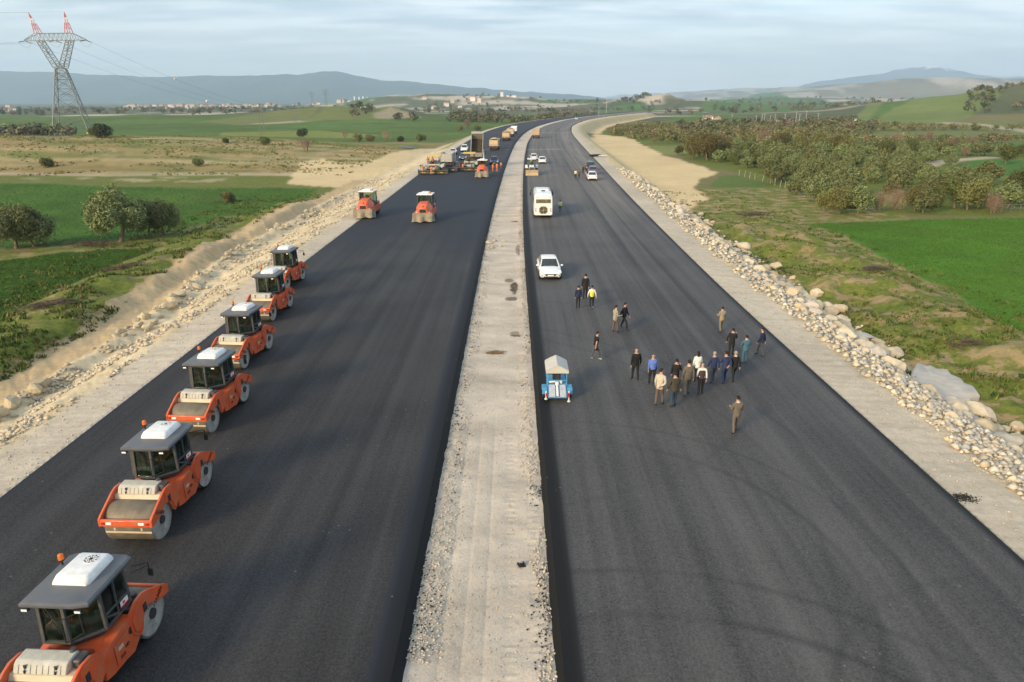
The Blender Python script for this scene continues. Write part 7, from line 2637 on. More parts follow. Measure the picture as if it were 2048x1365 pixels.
def make_paver(w=5.6):
    root = empty('asphalt_paver')      # screed at -Y, hopper at +Y
    for s_ in (-1, 1):
        t_ = MB(); t_.prism([(-1.2, .05), (3.0, .05), (3.3, .35), (3.0, .7), (-1.2, .7), (-1.5, .35)], 'x', s_ * .75, s_ * 1.12); t_.build('track', M_BLACK, root)
    b = MB(); b.box(0, .6, 1.25, 2.4, 3.4, 1.0, .06); b.box(0, -.9, 1.1, 2.3, .8, .5, .04); b.build('body', M_COVER, root)
    b = MB()
    for s_ in (-1, 1):
        b.prism([(2.2, .8), (4.3, .8), (4.3, 1.3), (2.2, 1.7)], 'x', s_ * 1.25, s_ * 1.35)
    b.box(0, 3.2, .8, 2.5, 2.2, .12); b.build('hopper', M_YEL, root)
    b = MB(); b.box(0, -2.5, .28, w, .75, .36, .03); b.box(0, -2.55, .60, w, .55, .22, .02); b.box(0, -2.95, .62, w, .35, .05); b.build('screed', M_SCREED, root)
    for k in range(3):
        b = MB(); b.box(-w * .3 + k * w * .3, -2.99, .34, .55, .03, .11, .01); b.build('warning_plate', M_YEL, root)
    for s_ in (-1, 1):
        b = MB(); b.box(s_ * (w / 2 + .04), -2.45, .45, .08, 1.2, .85, .02); b.build('end_plate', M_SCREED, root)
        b = MB(); b.path([(s_ * w * .42, -2.7, .7), (s_ * w * .42, -2.75, 1.7)], .03, 5); b.box(s_ * w * .42, -2.8, 1.6, .4, .12, .3, .03); b.build('control_panel', M_CHAR, root)
        b = MB(); b.path([(s_ * 1.15, -.6, 1.0), (s_ * 1.25, -2.4, .7)], .10, 6); b.build('tow_arm', M_SCREED, root)
        for y_ in (-.9, 1.3):
            b = MB(); b.bar((s_ * 1.12, y_, 1.6), (s_ * 1.12, y_, 3.25), .07); b.build('canopy_post', M_CHAR, root)
        b = MB(); b.box(s_ * .65, -.75, 1.75, .5, .5, .12, .04); b.box(s_ * .65, -.98, 2.05, .5, .12, .5, .04); b.build('seat', M_CHAR, root)
    b = MB(); b.box(0, .2, 3.34, 2.7, 2.6, .10, .03); b.box(0, -1.06, 3.30, 2.7, .06, .2); b.build('canopy', M_YEL, root)
    b = MB(); b.box(0, -.15, 2.0, 1.5, .35, .55, .05); b.box(0, -.3, 2.35, 1.2, .2, .2, .03); b.build('dashboard', M_CHAR, root)
    b = MB()
    for z in (1.15, 1.55):
        b.path([(-1.3, -1.5, z), (1.3, -1.5, z)], .025, 5)
    for x_ in (-1.3, -.65, 0, .65, 1.3):
        b.path([(x_, -1.5, .8), (x_, -1.5, 1.55)], .025, 5)
    b.build('guard_rail', M_SCREED, root)
    b = MB(); b.cyl((.9, .9, 1.7), (.9, .9, 3.1), .07, .07, 8); b.build('exhaust_pipe', M_DARKMET, root)
    b = MB(); b.box(.95, -1.9, 1.05, .7, .5, .55, .04); b.build('tool_box', M_DGREEN, root)
    b = MB(); b.box(1.75, -1.75, 1.55, .9, .05, .6, .01, rot=Matrix.Rotation(-.5, 3, 'Y')); b.build('side_screen', M_PALE, root)
    b = MB(); b.box(-.2, -1.85, .98, .8, .4, .4, .04); b.cyl((.35, -1.85, .8), (.35, -1.85, 1.25), .15, .15, 10); b.build('power_unit', M_PALE, root)
    b = MB()
    for k in range(20):
        a, a2 = 2 * PI * k / 20, 2 * PI * (k + 1) / 20
        b.cyl((-w / 2 - .1 + .75 * math.cos(a), -1.6, .95 + .75 * math.sin(a)), (-w / 2 - .1 + .75 * math.cos(a2), -1.6, .95 + .75 * math.sin(a2)), .035, .035, 5)
        if k % 4 == 0:
            b.cyl((-w / 2 - .1, -1.6, .95), (-w / 2 - .1 + .75 * math.cos(a), -1.6, .95 + .75 * math.sin(a)), .02, .02, 4)
    b.build('feeler_wheel', M_PALE, root)
    b = MB(); b.path([(-1.6, -2.2, .7), (-1.75, -1.9, 1.3), (-1.5, -1.4, 1.5), (-1.2, -1.2, 1.2)], .05, 6); b.path([(1.5, -2.2, .7), (1.3, -1.7, 1.2), (1.0, -1.3, 1.1)], .05, 6); b.build('hose', M_BLACK, root)
    b = MB(); b.cyl((-1.0, -1.3, 1.3), (1.0, -1.3, 1.3), .16, .16, 10); b.build('gas_bottle', M_DARKMET, root)
    return root


PV = make_paver()
x, y = G(866, 349, 0); PV.location = (x, y + 2.9, .004)
tag(PV, 'left asphalt paver with a yellow canopy at the road edge, workers on its screed', 'paver', 'asphalt pavers laying the left carriageway')
for ch in PV.children:
    pass
o = copy_tree(PV); x, y = G(938, 343, 0); o.location = (x, y + 2.9, .004); o.scale = (.92, 1, 1.03)
tag(o, 'right asphalt paver with a yellow canopy, standing under the raised tipper', 'paver', 'asphalt pavers laying the left carriageway')
# generator pack with green cover and tilted lid on the left paver
x, y = G(884, 348, 0)
e = empty('cable_drum', (x, y + 2.2, .9), 0, 'green reel on the right end of the left paver', 'reel')
b = MB(); b.cyl((-.35, 0, .5), (.35, 0, .5), .25, .25, 14); b.build('core', M_DARKMET, e)
for s_ in (-1, 1):
    b = MB(); b.cyl((s_ * .35, 0, .5), (s_ * .42, 0, .5), .6, .6, 18); b.build('flange', M_DGREEN, e)
x, y = G(905, 345, 0)
e = empty('screed_extension', (x, y + 1.0, .004), 0, 'dark steel screed section lying on the road between the two pavers', 'screed')
b = MB(); b.box(0, 0, .45, 2.0, .9, .8, .05); b.build('housing', M_CHAR, e)
b = MB(); b.box(0, -.47, .42, .6, .03, .22, .01); b.build('warning_plate', M_YEL, e)
b = MB(); b.path([(-1.0, -.4, .85), (-1.0, -.4, 1.15), (1.0, -.4, 1.15), (1.0, -.4, .85)], .03, 5); b.build('guard_rail', M_SCREED, e)

# ---- loader with bucket, near the median
W_LDR = wheel_set(.72, .5, M_YEL)


def make_loader():
    root = empty('backhoe_loader')      # bucket at -Y
    b = MB(); b.prism([(-1.3, .85), (-1.3, 1.45), (-.2, 1.75), (-.2, .85)], 'x', -.45, .45); b.box(0, .9, .95, 1.1, 2.6, .5, .05); b.build('body', M_PWHITE, root, bevel=.04)
    b = MB(); b.box(0, -1.32, 1.15, .8, .04, .5, .02); b.build('grille', M_CHAR, root)
    for s_ in (-1, 1):
        put_wheel(root, W_LDR, (s_ * .95, 1.5, .72), None)
        w_ = put_wheel(root, W_LDR, (s_ * .85, -.9, .5), None); w_.scale = (.8, .69, .69)
        b = MB(); b.box(s_ * .95, 1.5, 1.55, .6, 1.3, .08, .03); b.box(s_ * .95, .8, 1.3, .6, .08, .5, .03); b.build('fender', M_PWHITE, root)
        b = MB(); b.path([(s_ * .6, .1, 1.6), (s_ * .62, -1.5, 1.25), (s_ * .62, -2.2, .7)], .11, 6); b.path([(s_ * .6, -.1, 1.0), (s_ * .62, -1.6, 1.05)], .06, 6); b.build('lift_arm', M_CHAR, root)
        b = MB(); b.box(s_ * .32, -1.36, 1.55, .2, .1, .15, .03); b.build('headlight', M_LAMP, root)
    b = MB(); r_ = [(-2.2, .95), (-2.75, .80), (-3.05, .35), (-2.95, .05), (-2.2, .02), (-2.1, .5)]
    b.prism([(-2.2, 1.0), (-2.55, 1.0), (-2.35, .5), (-3.1, .06), (-3.1, .02), (-2.2, .02), (-2.05, .5)], 'x', -1.2, 1.2); b.build('bucket', M_TAN, root)
    cab = empty('cab'); cab.parent = root
    for x_, y_ in ((-.75, .0), (.75, .0), (.8, 1.6), (-.8, 1.6)):
        p = MB(); p.bar((x_, y_, 1.3), (x_ * .92, y_ + .05, 2.75), .09); p.build('pillar', M_CHAR, cab)
    p = MB(); p.box(0, .8, 2.82, 1.7, 1.9, .14, .05); p.build('roof', M_PWHITE, cab)
    p = MB(); p.quad((-.72, -.01, 1.5), (.72, -.01, 1.5), (.68, .04, 2.7), (-.68, .04, 2.7)); p.build('windscreen', M_CABGL, cab)
    p = MB(); p.box(0, .9, 1.9, .5, .5, .7, .08); p.build('seat', M_CHAR, cab)
    bk = MB(); bk.path([(0, 2.4, 1.0), (0, 3.0, 2.9), (0, 3.4, 1.6)], .14, 6); bk.box(0, 3.4, 1.3, .6, .5, .5, .06); bk.build('backhoe_arm', M_YEL, root)
    return root


o = make_loader(); x, y = G(1064, 352, 0); o.location = (x, y + 3.1, .004)
tag(o, 'white wheel loader with a tan bucket lowered in front beside the median', 'loader')

# ---- blue trailer with a gabled canopy
M_BLUE = mat('blue_paint', (.04, .27, .50), .5, var=.12, scale=3, dirt=(.35, .36, .36), dirt_amt=.35)
M_CLOTH = mat('canopy_cloth', (.50, .48, .43), .9, var=.08, scale=2)
W_TRL = wheel_set(.30, .2, M_CHROME)


def make_trailer():
    root = empty('compressor_trailer')
    b = MB(); b.prism([(-.95, .28), (-.95, .34), (-.25, .80), (1.1, .80), (1.1, .28)], 'x', -.50, .50); b.build('bed', M_BLUE, root, bevel=.01)
    b = MB(); b.add([(-.44, -.952, .36), (-.12, -.952, .36), (-.12, -.30, .79), (-.44, -.30, .79)], [(0, 1, 2, 3)]); b.add([(.12, -.952, .36), (.44, -.952, .36), (.44, -.30, .79), (.12, -.30, .79)], [(0, 1, 2, 3)])
    b.v = [(x_, y_ - .012, z + .012) for x_, y_, z in b.v]
    b.build('chute_plate', M_PALE, root)
    b = MB(); b.cyl((0, -1.0, .42), (0, -.3, .86), .06, .06, 8); b.cyl((0, -.35, .80), (0, -.35, 1.0), .10, .10, 12); b.build('valve_pipe', M_ACW, root)
    for s_ in (-1, 1):
        b = MB(); b.box(s_ * .66, -.30, .66, .28, .62, .08, .02); b.box(s_ * .66, -.60, .52, .28, .05, .30, .01); b.box(s_ * .66, .0, .52, .28, .05, .30, .01); b.build('mudguard', M_BLUE, root)
        put_wheel(root, W_TRL, (s_ * .66, -.28, .30), None)
        b = MB(); b.box(s_ * .56, -.82, .42, .12, .06, .22, .02); b.build('tail_light', M_REDL, root)
        b = MB(); b.cyl((s_ * .60, -.78, .06 if s_ > 0 else .18), (s_ * .60, -.78, .62), .035, .035, 8); b.cyl((s_ * .60, -.78, .0 if s_ > 0 else .14), (s_ * .60, -.78, .04 if s_ > 0 else .18), .09, .09, 8); b.build('support_leg', M_ACW, root)
        for y_ in (-.28, 1.0):
            b = MB(); b.bar((s_ * .50, y_, .72), (s_ * .50, y_, 1.60), .055); b.build('canopy_post', M_BLUE, root)
        b = MB(); b.bar((s_ * .50, -.28, 1.58), (s_ * .50, 1.0, 1.58), .045); b.build('canopy_rail', M_BLUE, root)
    b = MB(); b.bar((-.5, -.28, 1.05), (.5, -.28, 1.05), .04); b.bar((-.5, -.28, 1.58), (.5, -.28, 1.58), .045); b.build('cross_rail', M_BLUE, root)
    c = MB()
    for y_, nm in ((0, 0),):
        sec = lambda y, e=0: [(-.60, y, 1.50), (-.60, y, 1.66), (-.30, y, 1.84), (0, y, 1.99), (.30, y, 1.84), (.60, y, 1.66), (.60, y, 1.50), (.57, y, 1.50), (.57, y, 1.64), (0, y, 1.95), (-.57, y, 1.64), (-.57, y, 1.50)]
        c.loft([sec(-.40), sec(.3), sec(1.15)])
    c.prism([(-.58, 1.50), (.58, 1.50), (.58, 1.65), (0, 1.96), (-.58, 1.65)], 'y', -.385, -.36)
    c.build('canopy', M_CLOTH, root)
    m_ = MB(); m_.box(0, .35, 1.05, .42, .5, .45, .05); m_.cyl((.0, .2, 1.3), (0, .2, 1.45), .12, .1, 10); m_.cyl((-.15, .5, 1.1), (-.15, .5, 1.5), .03, .03, 6); m_.build('engine', M_DARKMET, root)
    m_ = MB(); m_.cyl((-.42, -.22, .92), (-.1, -.22, .95), .05, .05, 8); m_.build('hose', M_ACW, root)
    m_ = MB(); m_.box(.20, -.22, .93, .14, .14, .18, .02); m_.build('tank', M_ACW, root)
    m_ = MB(); m_.bar((0, 1.1, .45), (0, 2.2, .42), .08); m_.build('drawbar', M_BLUE, root)
    return root


o = make_trailer(); x, y = G(1115, 806, 0); o.location = (x, y + .85, .004); o.scale = (.90, .92, .86)
tag(o, 'small blue trailer with a pale gabled canopy over its engine, beside the median', 'trailer')
# junk on the right shoulder
x, y = G(1190, 314, -.15)
e = empty('scrap_pile', (x, y, gz(x, y)), .2, 'dark scrap of bent metal lying on the right shoulder far ahead', 'scrap')
b = MB(); b.box(0, 0, .35, 3.2, .8, .5, .1, rot=.3); b.build('sheet', M_BLACK, e)
b = MB(); b.box(2.0, -.6, .25, 2.4, .5, .3, .1, rot=-.4); b.build('panel', M_PALE, e)
x, y = G(1043, 1133, -.3)
e = empty('broken_plate', (x, y, -.29), .4, 'small black broken plastic plate lying on the near median', 'debris')
b = MB(); b.box(0, 0, .03, .26, .20, .03, .006, rot=Matrix.Rotation(.25, 3, 'Y')); b.box(-.08, .02, .06, .05, .2, .05, .006); b.box(.09, 0, .07, .04, .18, .05, .006); b.build('plate', M_BLACK, e)

# ------------------------------------------------------------------ people
_cm = {}


def cloth(name, rgb, rough=.85):
    k = (name, rgb)
    if k not in _cm:
        _cm[k] = mat(name, rgb, rough, var=.14, scale=7, bump=.25, bscale=16, spec=.25)
    return _cm[k]


M_SKIN = mat('skin', (.46, .26, .175), .55, var=.06, scale=6)
M_HAIR = cloth('dark_hair', (.022, .017, .014))
M_HAIRG = cloth('grey_hair', (.30, .28, .26))
M_SHOE = cloth('black_shoe', (.02, .02, .02), .5)
M_SHOEW = cloth('white_shoe', (.62, .60, .56), .6)


def skin_surface(joints, edges, root_i, sub=2):
    """grow one surface round a skeleton: joints = [(co, rx, ry)]"""
    me = bpy.data.meshes.new('tmp')
    me.from_pydata([j[0] for j in joints], edges, [])
    o = bpy.data.objects.new('tmp', me)
    COL.objects.link(o)
    o.modifiers.new('Skin', 'SKIN').use_smooth_shade = True
    sv = me.skin_vertices[0].data
    for i, j in enumerate(joints):
        sv[i].radius = (j[1], j[2])
        sv[i].use_root = (i == root_i)
    s_ = o.modifiers.new('Sub', 'SUBSURF')
    s_.levels = sub; s_.render_levels = sub
    dg = bpy.context.evaluated_depsgraph_get()
    r = bpy.data.meshes.new_from_object(o.evaluated_get(dg))
    bpy.data.objects.remove(o)
    bpy.data.meshes.remove(me)
    return r


def V3(*a): return Vector(a)


def make_person(top, legs, top_len='jacket', shoes=None, hair=None, bald=False, stride=.5, lead=1, arms=('swing', 'swing'), female=False, turn=0.0, lean=0.0, vest=None, width=1.0, wide_arms=0.0, collar=None, bag=None, short=False, stout=1.0):
    """faces +Y. returns root Empty with a continuous body and clothes"""
    root = empty('person')
    shoes = shoes or M_SHOE
    hip = V3(0, 0, .93); ch = V3(0, .02 + lean, 1.36); nk = V3(0, .02 + lean, 1.50)
    hd = nk + V3(0, .025 + lean * .4, .13)
    sw = .178 * width * (.92 if female else 1)
    J = [(hip, .150 * stout, .115 * stout), (hip.lerp(ch, .45), .145 * stout, .11 * stout), (ch, .150 * stout, .115 * stout), (nk, .058, .06), (hd, .075, .088), (hd + V3(0, .0, .09), .072, .085)]
    E = [(0, 1), (1, 2), (2, 3), (3, 4), (4, 5)]
    feet = []
    for s_ in (-1, 1):
        f = stride * (1 if s_ == lead else -1)
        hp = V3(s_ * .095, 0, .88)
        kn = V3(s_ * .105, .23 * f + (.06 if f < 0 else .07), .50)
        an = V3(s_ * .11, .36 * f, .095 + (.075 * abs(f) if f < 0 else 0.0))
        toe = an + V3(s_ * .02, .17, -.055)
        if f < -.3:
            toe = an + V3(s_ * .02, .13, -.085)
        k = len(J)
        J += [(hp, .098 * stout, .098 * stout), (kn, .066, .068), (an, .050, .052), (toe, .044, .034)]
        E += [(0, k), (k, k + 1), (k + 1, k + 2), (k + 2, k + 3)]
        feet.append((an, toe))
    JA = []
    for s_, ar in zip((-1, 1), arms):
        f = -stride * (1 if s_ == lead else -1)
        sh = ch + V3(s_ * sw, -.01, .045)
        if ar == 'swing':
            el = sh + V3(s_ * (.045 + wide_arms * .7), .12 * f - .03, -.29); wr = el + V3(s_ * (.0 + wide_arms * .4), .14 * f + .05, -.25)
        elif ar == 'back':
            el = sh + V3(s_ * .08, -.10, -.26); wr = el + V3(-s_ * .17, -.09, -.12)
        elif ar == 'fold':
            el = sh + V3(s_ * .09, .04, -.26); wr = el + V3(-s_ * .20, .17, .06)
        elif ar == 'front':
            el = sh + V3(s_ * .05, .02, -.28); wr = el + V3(-s_ * .03, .24, .02)
        elif ar == 'up':
            el = sh + V3(s_ * .07, .05, -.26); wr = el + V3(-s_ * .05, .12, .23)
        elif ar == 'point':
            el = sh + V3(s_ * .05, .22, -.12); wr = el + V3(0, .24, -.02)
        elif ar == 'out':
            el = sh + V3(s_ * .10, -.02, -.26); wr = el + V3(s_ * .03, .07, -.24)
        hn = wr + (wr - el).normalized() * .085
        k = len(J)
        J += [(sh, .062, .064), (el, .048, .048), (wr, .034, .036), (hn, .036, .020)]
        E += [(2, k), (k, k + 1), (k + 1, k + 2), (k + 2, k + 3)]
        JA.append((sh, el, wr, hn))
    me = skin_surface(J, E, 0, 1)
    # fingers, nose, ears as part of the same mesh
    bm = bmesh.new(); bm.from_mesh(me)
    ex = MB()
    for (sh, el, wr, hn), s_ in zip(JA, (-1, 1)):
        d = (hn - wr).normalized()
        side = d.orthogonal().normalized() if abs(d.z) > .97 else d.cross(V3(0, 0, 1)).normalized()
        n_ = d.cross(side)
        for i, ln in enumerate((.062, .074, .078, .068)):
            b0 = hn + side * (-.027 + .018 * i) - d * .01
            m1 = b0 + d * ln * .5 + n_ * .004; m2 = m1 + d * ln * .4 + n_ * s_ * .022
            ex.cyl(b0, m1, .0095, .0085, 5); ex.cyl(m1, m2, .0085, .006, 5)
        b0 = wr.lerp(hn, .45) + side * .028
        m1 = b0 + side * .03 + d * .03; ex.cyl(b0, m1, .011, .010, 5); ex.cyl(m1, m1 + d * .032 - side * .004, .010, .007, 5)
    RT = Matrix.Rotation(turn, 3, 'Z')

    def hp_(x_, y_, z_): return hd + RT @ V3(x_, y_, z_)
    ex.cyl(hp_(0, .075, .03), hp_(0, .108, .012), .010, .017, 6)
    for s_ in (-1, 1):
        ex.sphere(hp_(s_ * .080, .0, .03), .026, 6, 5, (.4, .8, 1.15))
    n0 = len(bm.verts)
    vs = [bm.verts.new(p) for p in ex.v]
    for f in ex.f:
        try:
            bm.faces.new([vs[i] for i in f])
        except ValueError:
            pass
    # chin and eye sockets: shape the head a little
    for v in bm.verts:
        q = RT.inverted() @ (v.co - hd)
        if abs(q.x) < .1 and -.09 < q.z < .25 and v.co.z > nk.z + .03 and q.length < .25:
            if q.z < -.02 and q.y < 0:
                v.co.y += .02
    bm.to_mesh(me); bm.free()
    M_ = [M_SKIN, legs, top, shoes, cloth('lip_dark', (.30, .13, .10)), M_HAIR]
    me.materials.clear()
    for m_ in M_:
        me.materials.append(m_)
    mi = []
    for p in me.polygons:
        c = p.center
        z = c.z
        dz = min((c - (a if (c - a).length < (c - b_).length else b_)).length for a, b_ in feet)
        if z < .13 and dz < .16:
            mi.append(3)
        elif z > nk.z - .02 and abs(c.x) < .16:
            q = RT.inverted() @ (c - hd)
            mi.append(4 if (q.y > .066 and -.052 < q.z < -.036 and abs(q.x) < .03) else (5 if (q.y > .066 and .04 < q.z < .052 and .015 < abs(q.x) < .045) else 0))
        else:
            arm = False
            for (sh, el, wr, hn) in JA:
                lim = el.lerp(wr, .88) if not short else sh.lerp(el, .75)
                dd = (hn - wr).normalized()
                al = (c - wr).dot(dd)
                if -.02 < al < .24 and (c - wr - dd * al).length < .062:
                    arm = True
                if short and (c - el).length < .15 and abs(c.x) > abs(el.x) - .06:
                    arm = True
                if short and (c - el.lerp(wr, .5)).length < .14 and abs(c.x) > min(abs(el.x), abs(wr.x)) - .05:
                    arm = True
            mi.append(0 if arm else (1 if z < .97 and (abs(c.x) < .24) else 2))
    me.polygons.foreach_set('material_index', mi)
    me.polygons.foreach_set('use_smooth', [True] * len(me.polygons))
    me.name = 'body'
    link_mesh('body', me, root)
    # jacket or top: its own surface over the body
    g = 1.10
    if top_len != 'none':
        hem = {'jacket': .80, 'coat': .70, 'shirt': .90, 'sweater': .88}[top_len]
        a_ = .195 if top_len in ('jacket', 'coat') else .172
        a_ *= stout
        JJ = [(ch, .170 * stout, .135 * stout), (hip.lerp(ch, .45), .168 * stout, .132 * stout), (V3(0, 0, hem + .06), a_, .145 * stout), (V3(0, 0, hem), a_ * .97, .140 * stout), (nk + V3(0, -.005, -.03), .085, .08)]
        EE = [(0, 1), (1, 2), (2, 3), (0, 4)]
        for (sh, el, wr, hn) in JA:
            k = len(JJ)
            if vest is not None and vest[1] == 'sleeveless':
                JJ += [(sh, .082, .082)]
                EE += [(0, k)]
            elif short:
                JJ += [(sh, .078, .08), (sh.lerp(el, .72), .066, .066)]
                EE += [(0, k), (k, k + 1)]
            else:
                JJ += [(sh, .070, .074), (el, .056, .058), (el.lerp(wr, .92), .046, .047)]
                EE += [(0, k), (k, k + 1), (k + 1, k + 2)]
        jm = skin_surface(JJ, EE, 0, 1)
        jm.name = 'jacket'
        jm.materials.clear(); jm.materials.append(vest[0] if vest is not None else top)
        jm.polygons.foreach_set('use_smooth', [True] * len(jm.polygons))
        link_mesh({'jacket': 'jacket', 'coat': 'coat', 'shirt': 'shirt', 'sweater': 'sweater'}[top_len] if vest is None else 'vest', jm, root)
    if collar is not None:
        c_ = MB()
        n = 10
        c_.loft([[tuple(nk + V3(math.cos(2 * PI * i / n) * .072, math.sin(2 * PI * i / n) * .072, -.035)) for i in range(n)], [tuple(nk + V3(math.cos(2 * PI * i / n) * .068, math.sin(2 * PI * i / n) * .068, .022)) for i in range(n)]], cap=False)
        c_.build('collar', collar, root, smooth=50)
    if not bald:
        hm = MB()
        n, m_ = 14, 6
        rings = []
        for j in range(m_):
            th = (j + .3) / m_ * PI * .60
            ring = []
            for i in range(n):
                a = 2 * PI * i / n
                fr = math.sin(a)                       # +1 towards the face
                t2 = th * (1.32 if fr < .1 else 1.0 - .36 * max(0, fr))
                p = V3(.088 * math.sin(t2) * math.cos(a), .104 * math.sin(t2) * fr - .008, .098 * math.cos(t2) + .045)
                ring.append(tuple(hd + RT @ p))
            rings.append(ring)
        hm.loft(rings, cap=True)
        if female:
            hm.loft([[tuple(hd + RT @ V3(.07 * math.cos(2 * PI * i / 8) * k, -.065 + .04 * math.sin(2 * PI * i / 8), z_)) for i in range(8)] for z_, k in ((.06, 1.0), (-.08, 1.1), (-.24, .9), (-.30, .4))])
        hm.build('hair', hair or M_HAIR, root, smooth=60)
    root.scale = (1, 1, 1)
    root['hands'] = 0
    del root['hands']
    return root, JA


BLK = cloth('black_suit', (.018, .018, .020)); NAVY = cloth('navy_suit', (.022, .030, .065)); NAVY2 = cloth('blue_suit', (.030, .042, .10)); DKT = cloth('dark_trousers', (.020, .020, .023))
GRYB = cloth('grey_brown_suit', (.135, .115, .09)); TAN_ = cloth('tan_suit', (.30, .235, .15)); TAN2 = cloth('tan_trousers', (.20, .165, .11)); BEI = cloth('light_jacket', (.50, .45, .36)); BRN = cloth('brown_trousers', (.13, .095, .075)); OLV = cloth('olive_jacket', (.055, .050, .036)); JEAN = cloth('blue_jeans', (.035, .060, .085))
TEAL = cloth('denim_jacket', (.055, .13, .18)); WHT = cloth('white_cloth', (.72, .70, .66)); BLU = cloth('blue_shirt', (.11, .18, .50)); VEST = cloth('yellow_vest', (.62, .66, .09)); MAR = cloth('dark_vest', (.06, .040, .045)); ORG = cloth('orange_workwear', (.58, .20, .085)); LTR = cloth('light_work_trousers', (.50, .38, .27)); GRY = cloth('grey_trousers', (.085, .085, .088)); GRYB2 = cloth('beige_blazer', (.33, .30, .23)); BLKT = cloth('black_tshirt', (.014, .014, .015)); BRNJ = cloth('brown_jacket', (.12, .055, .035))
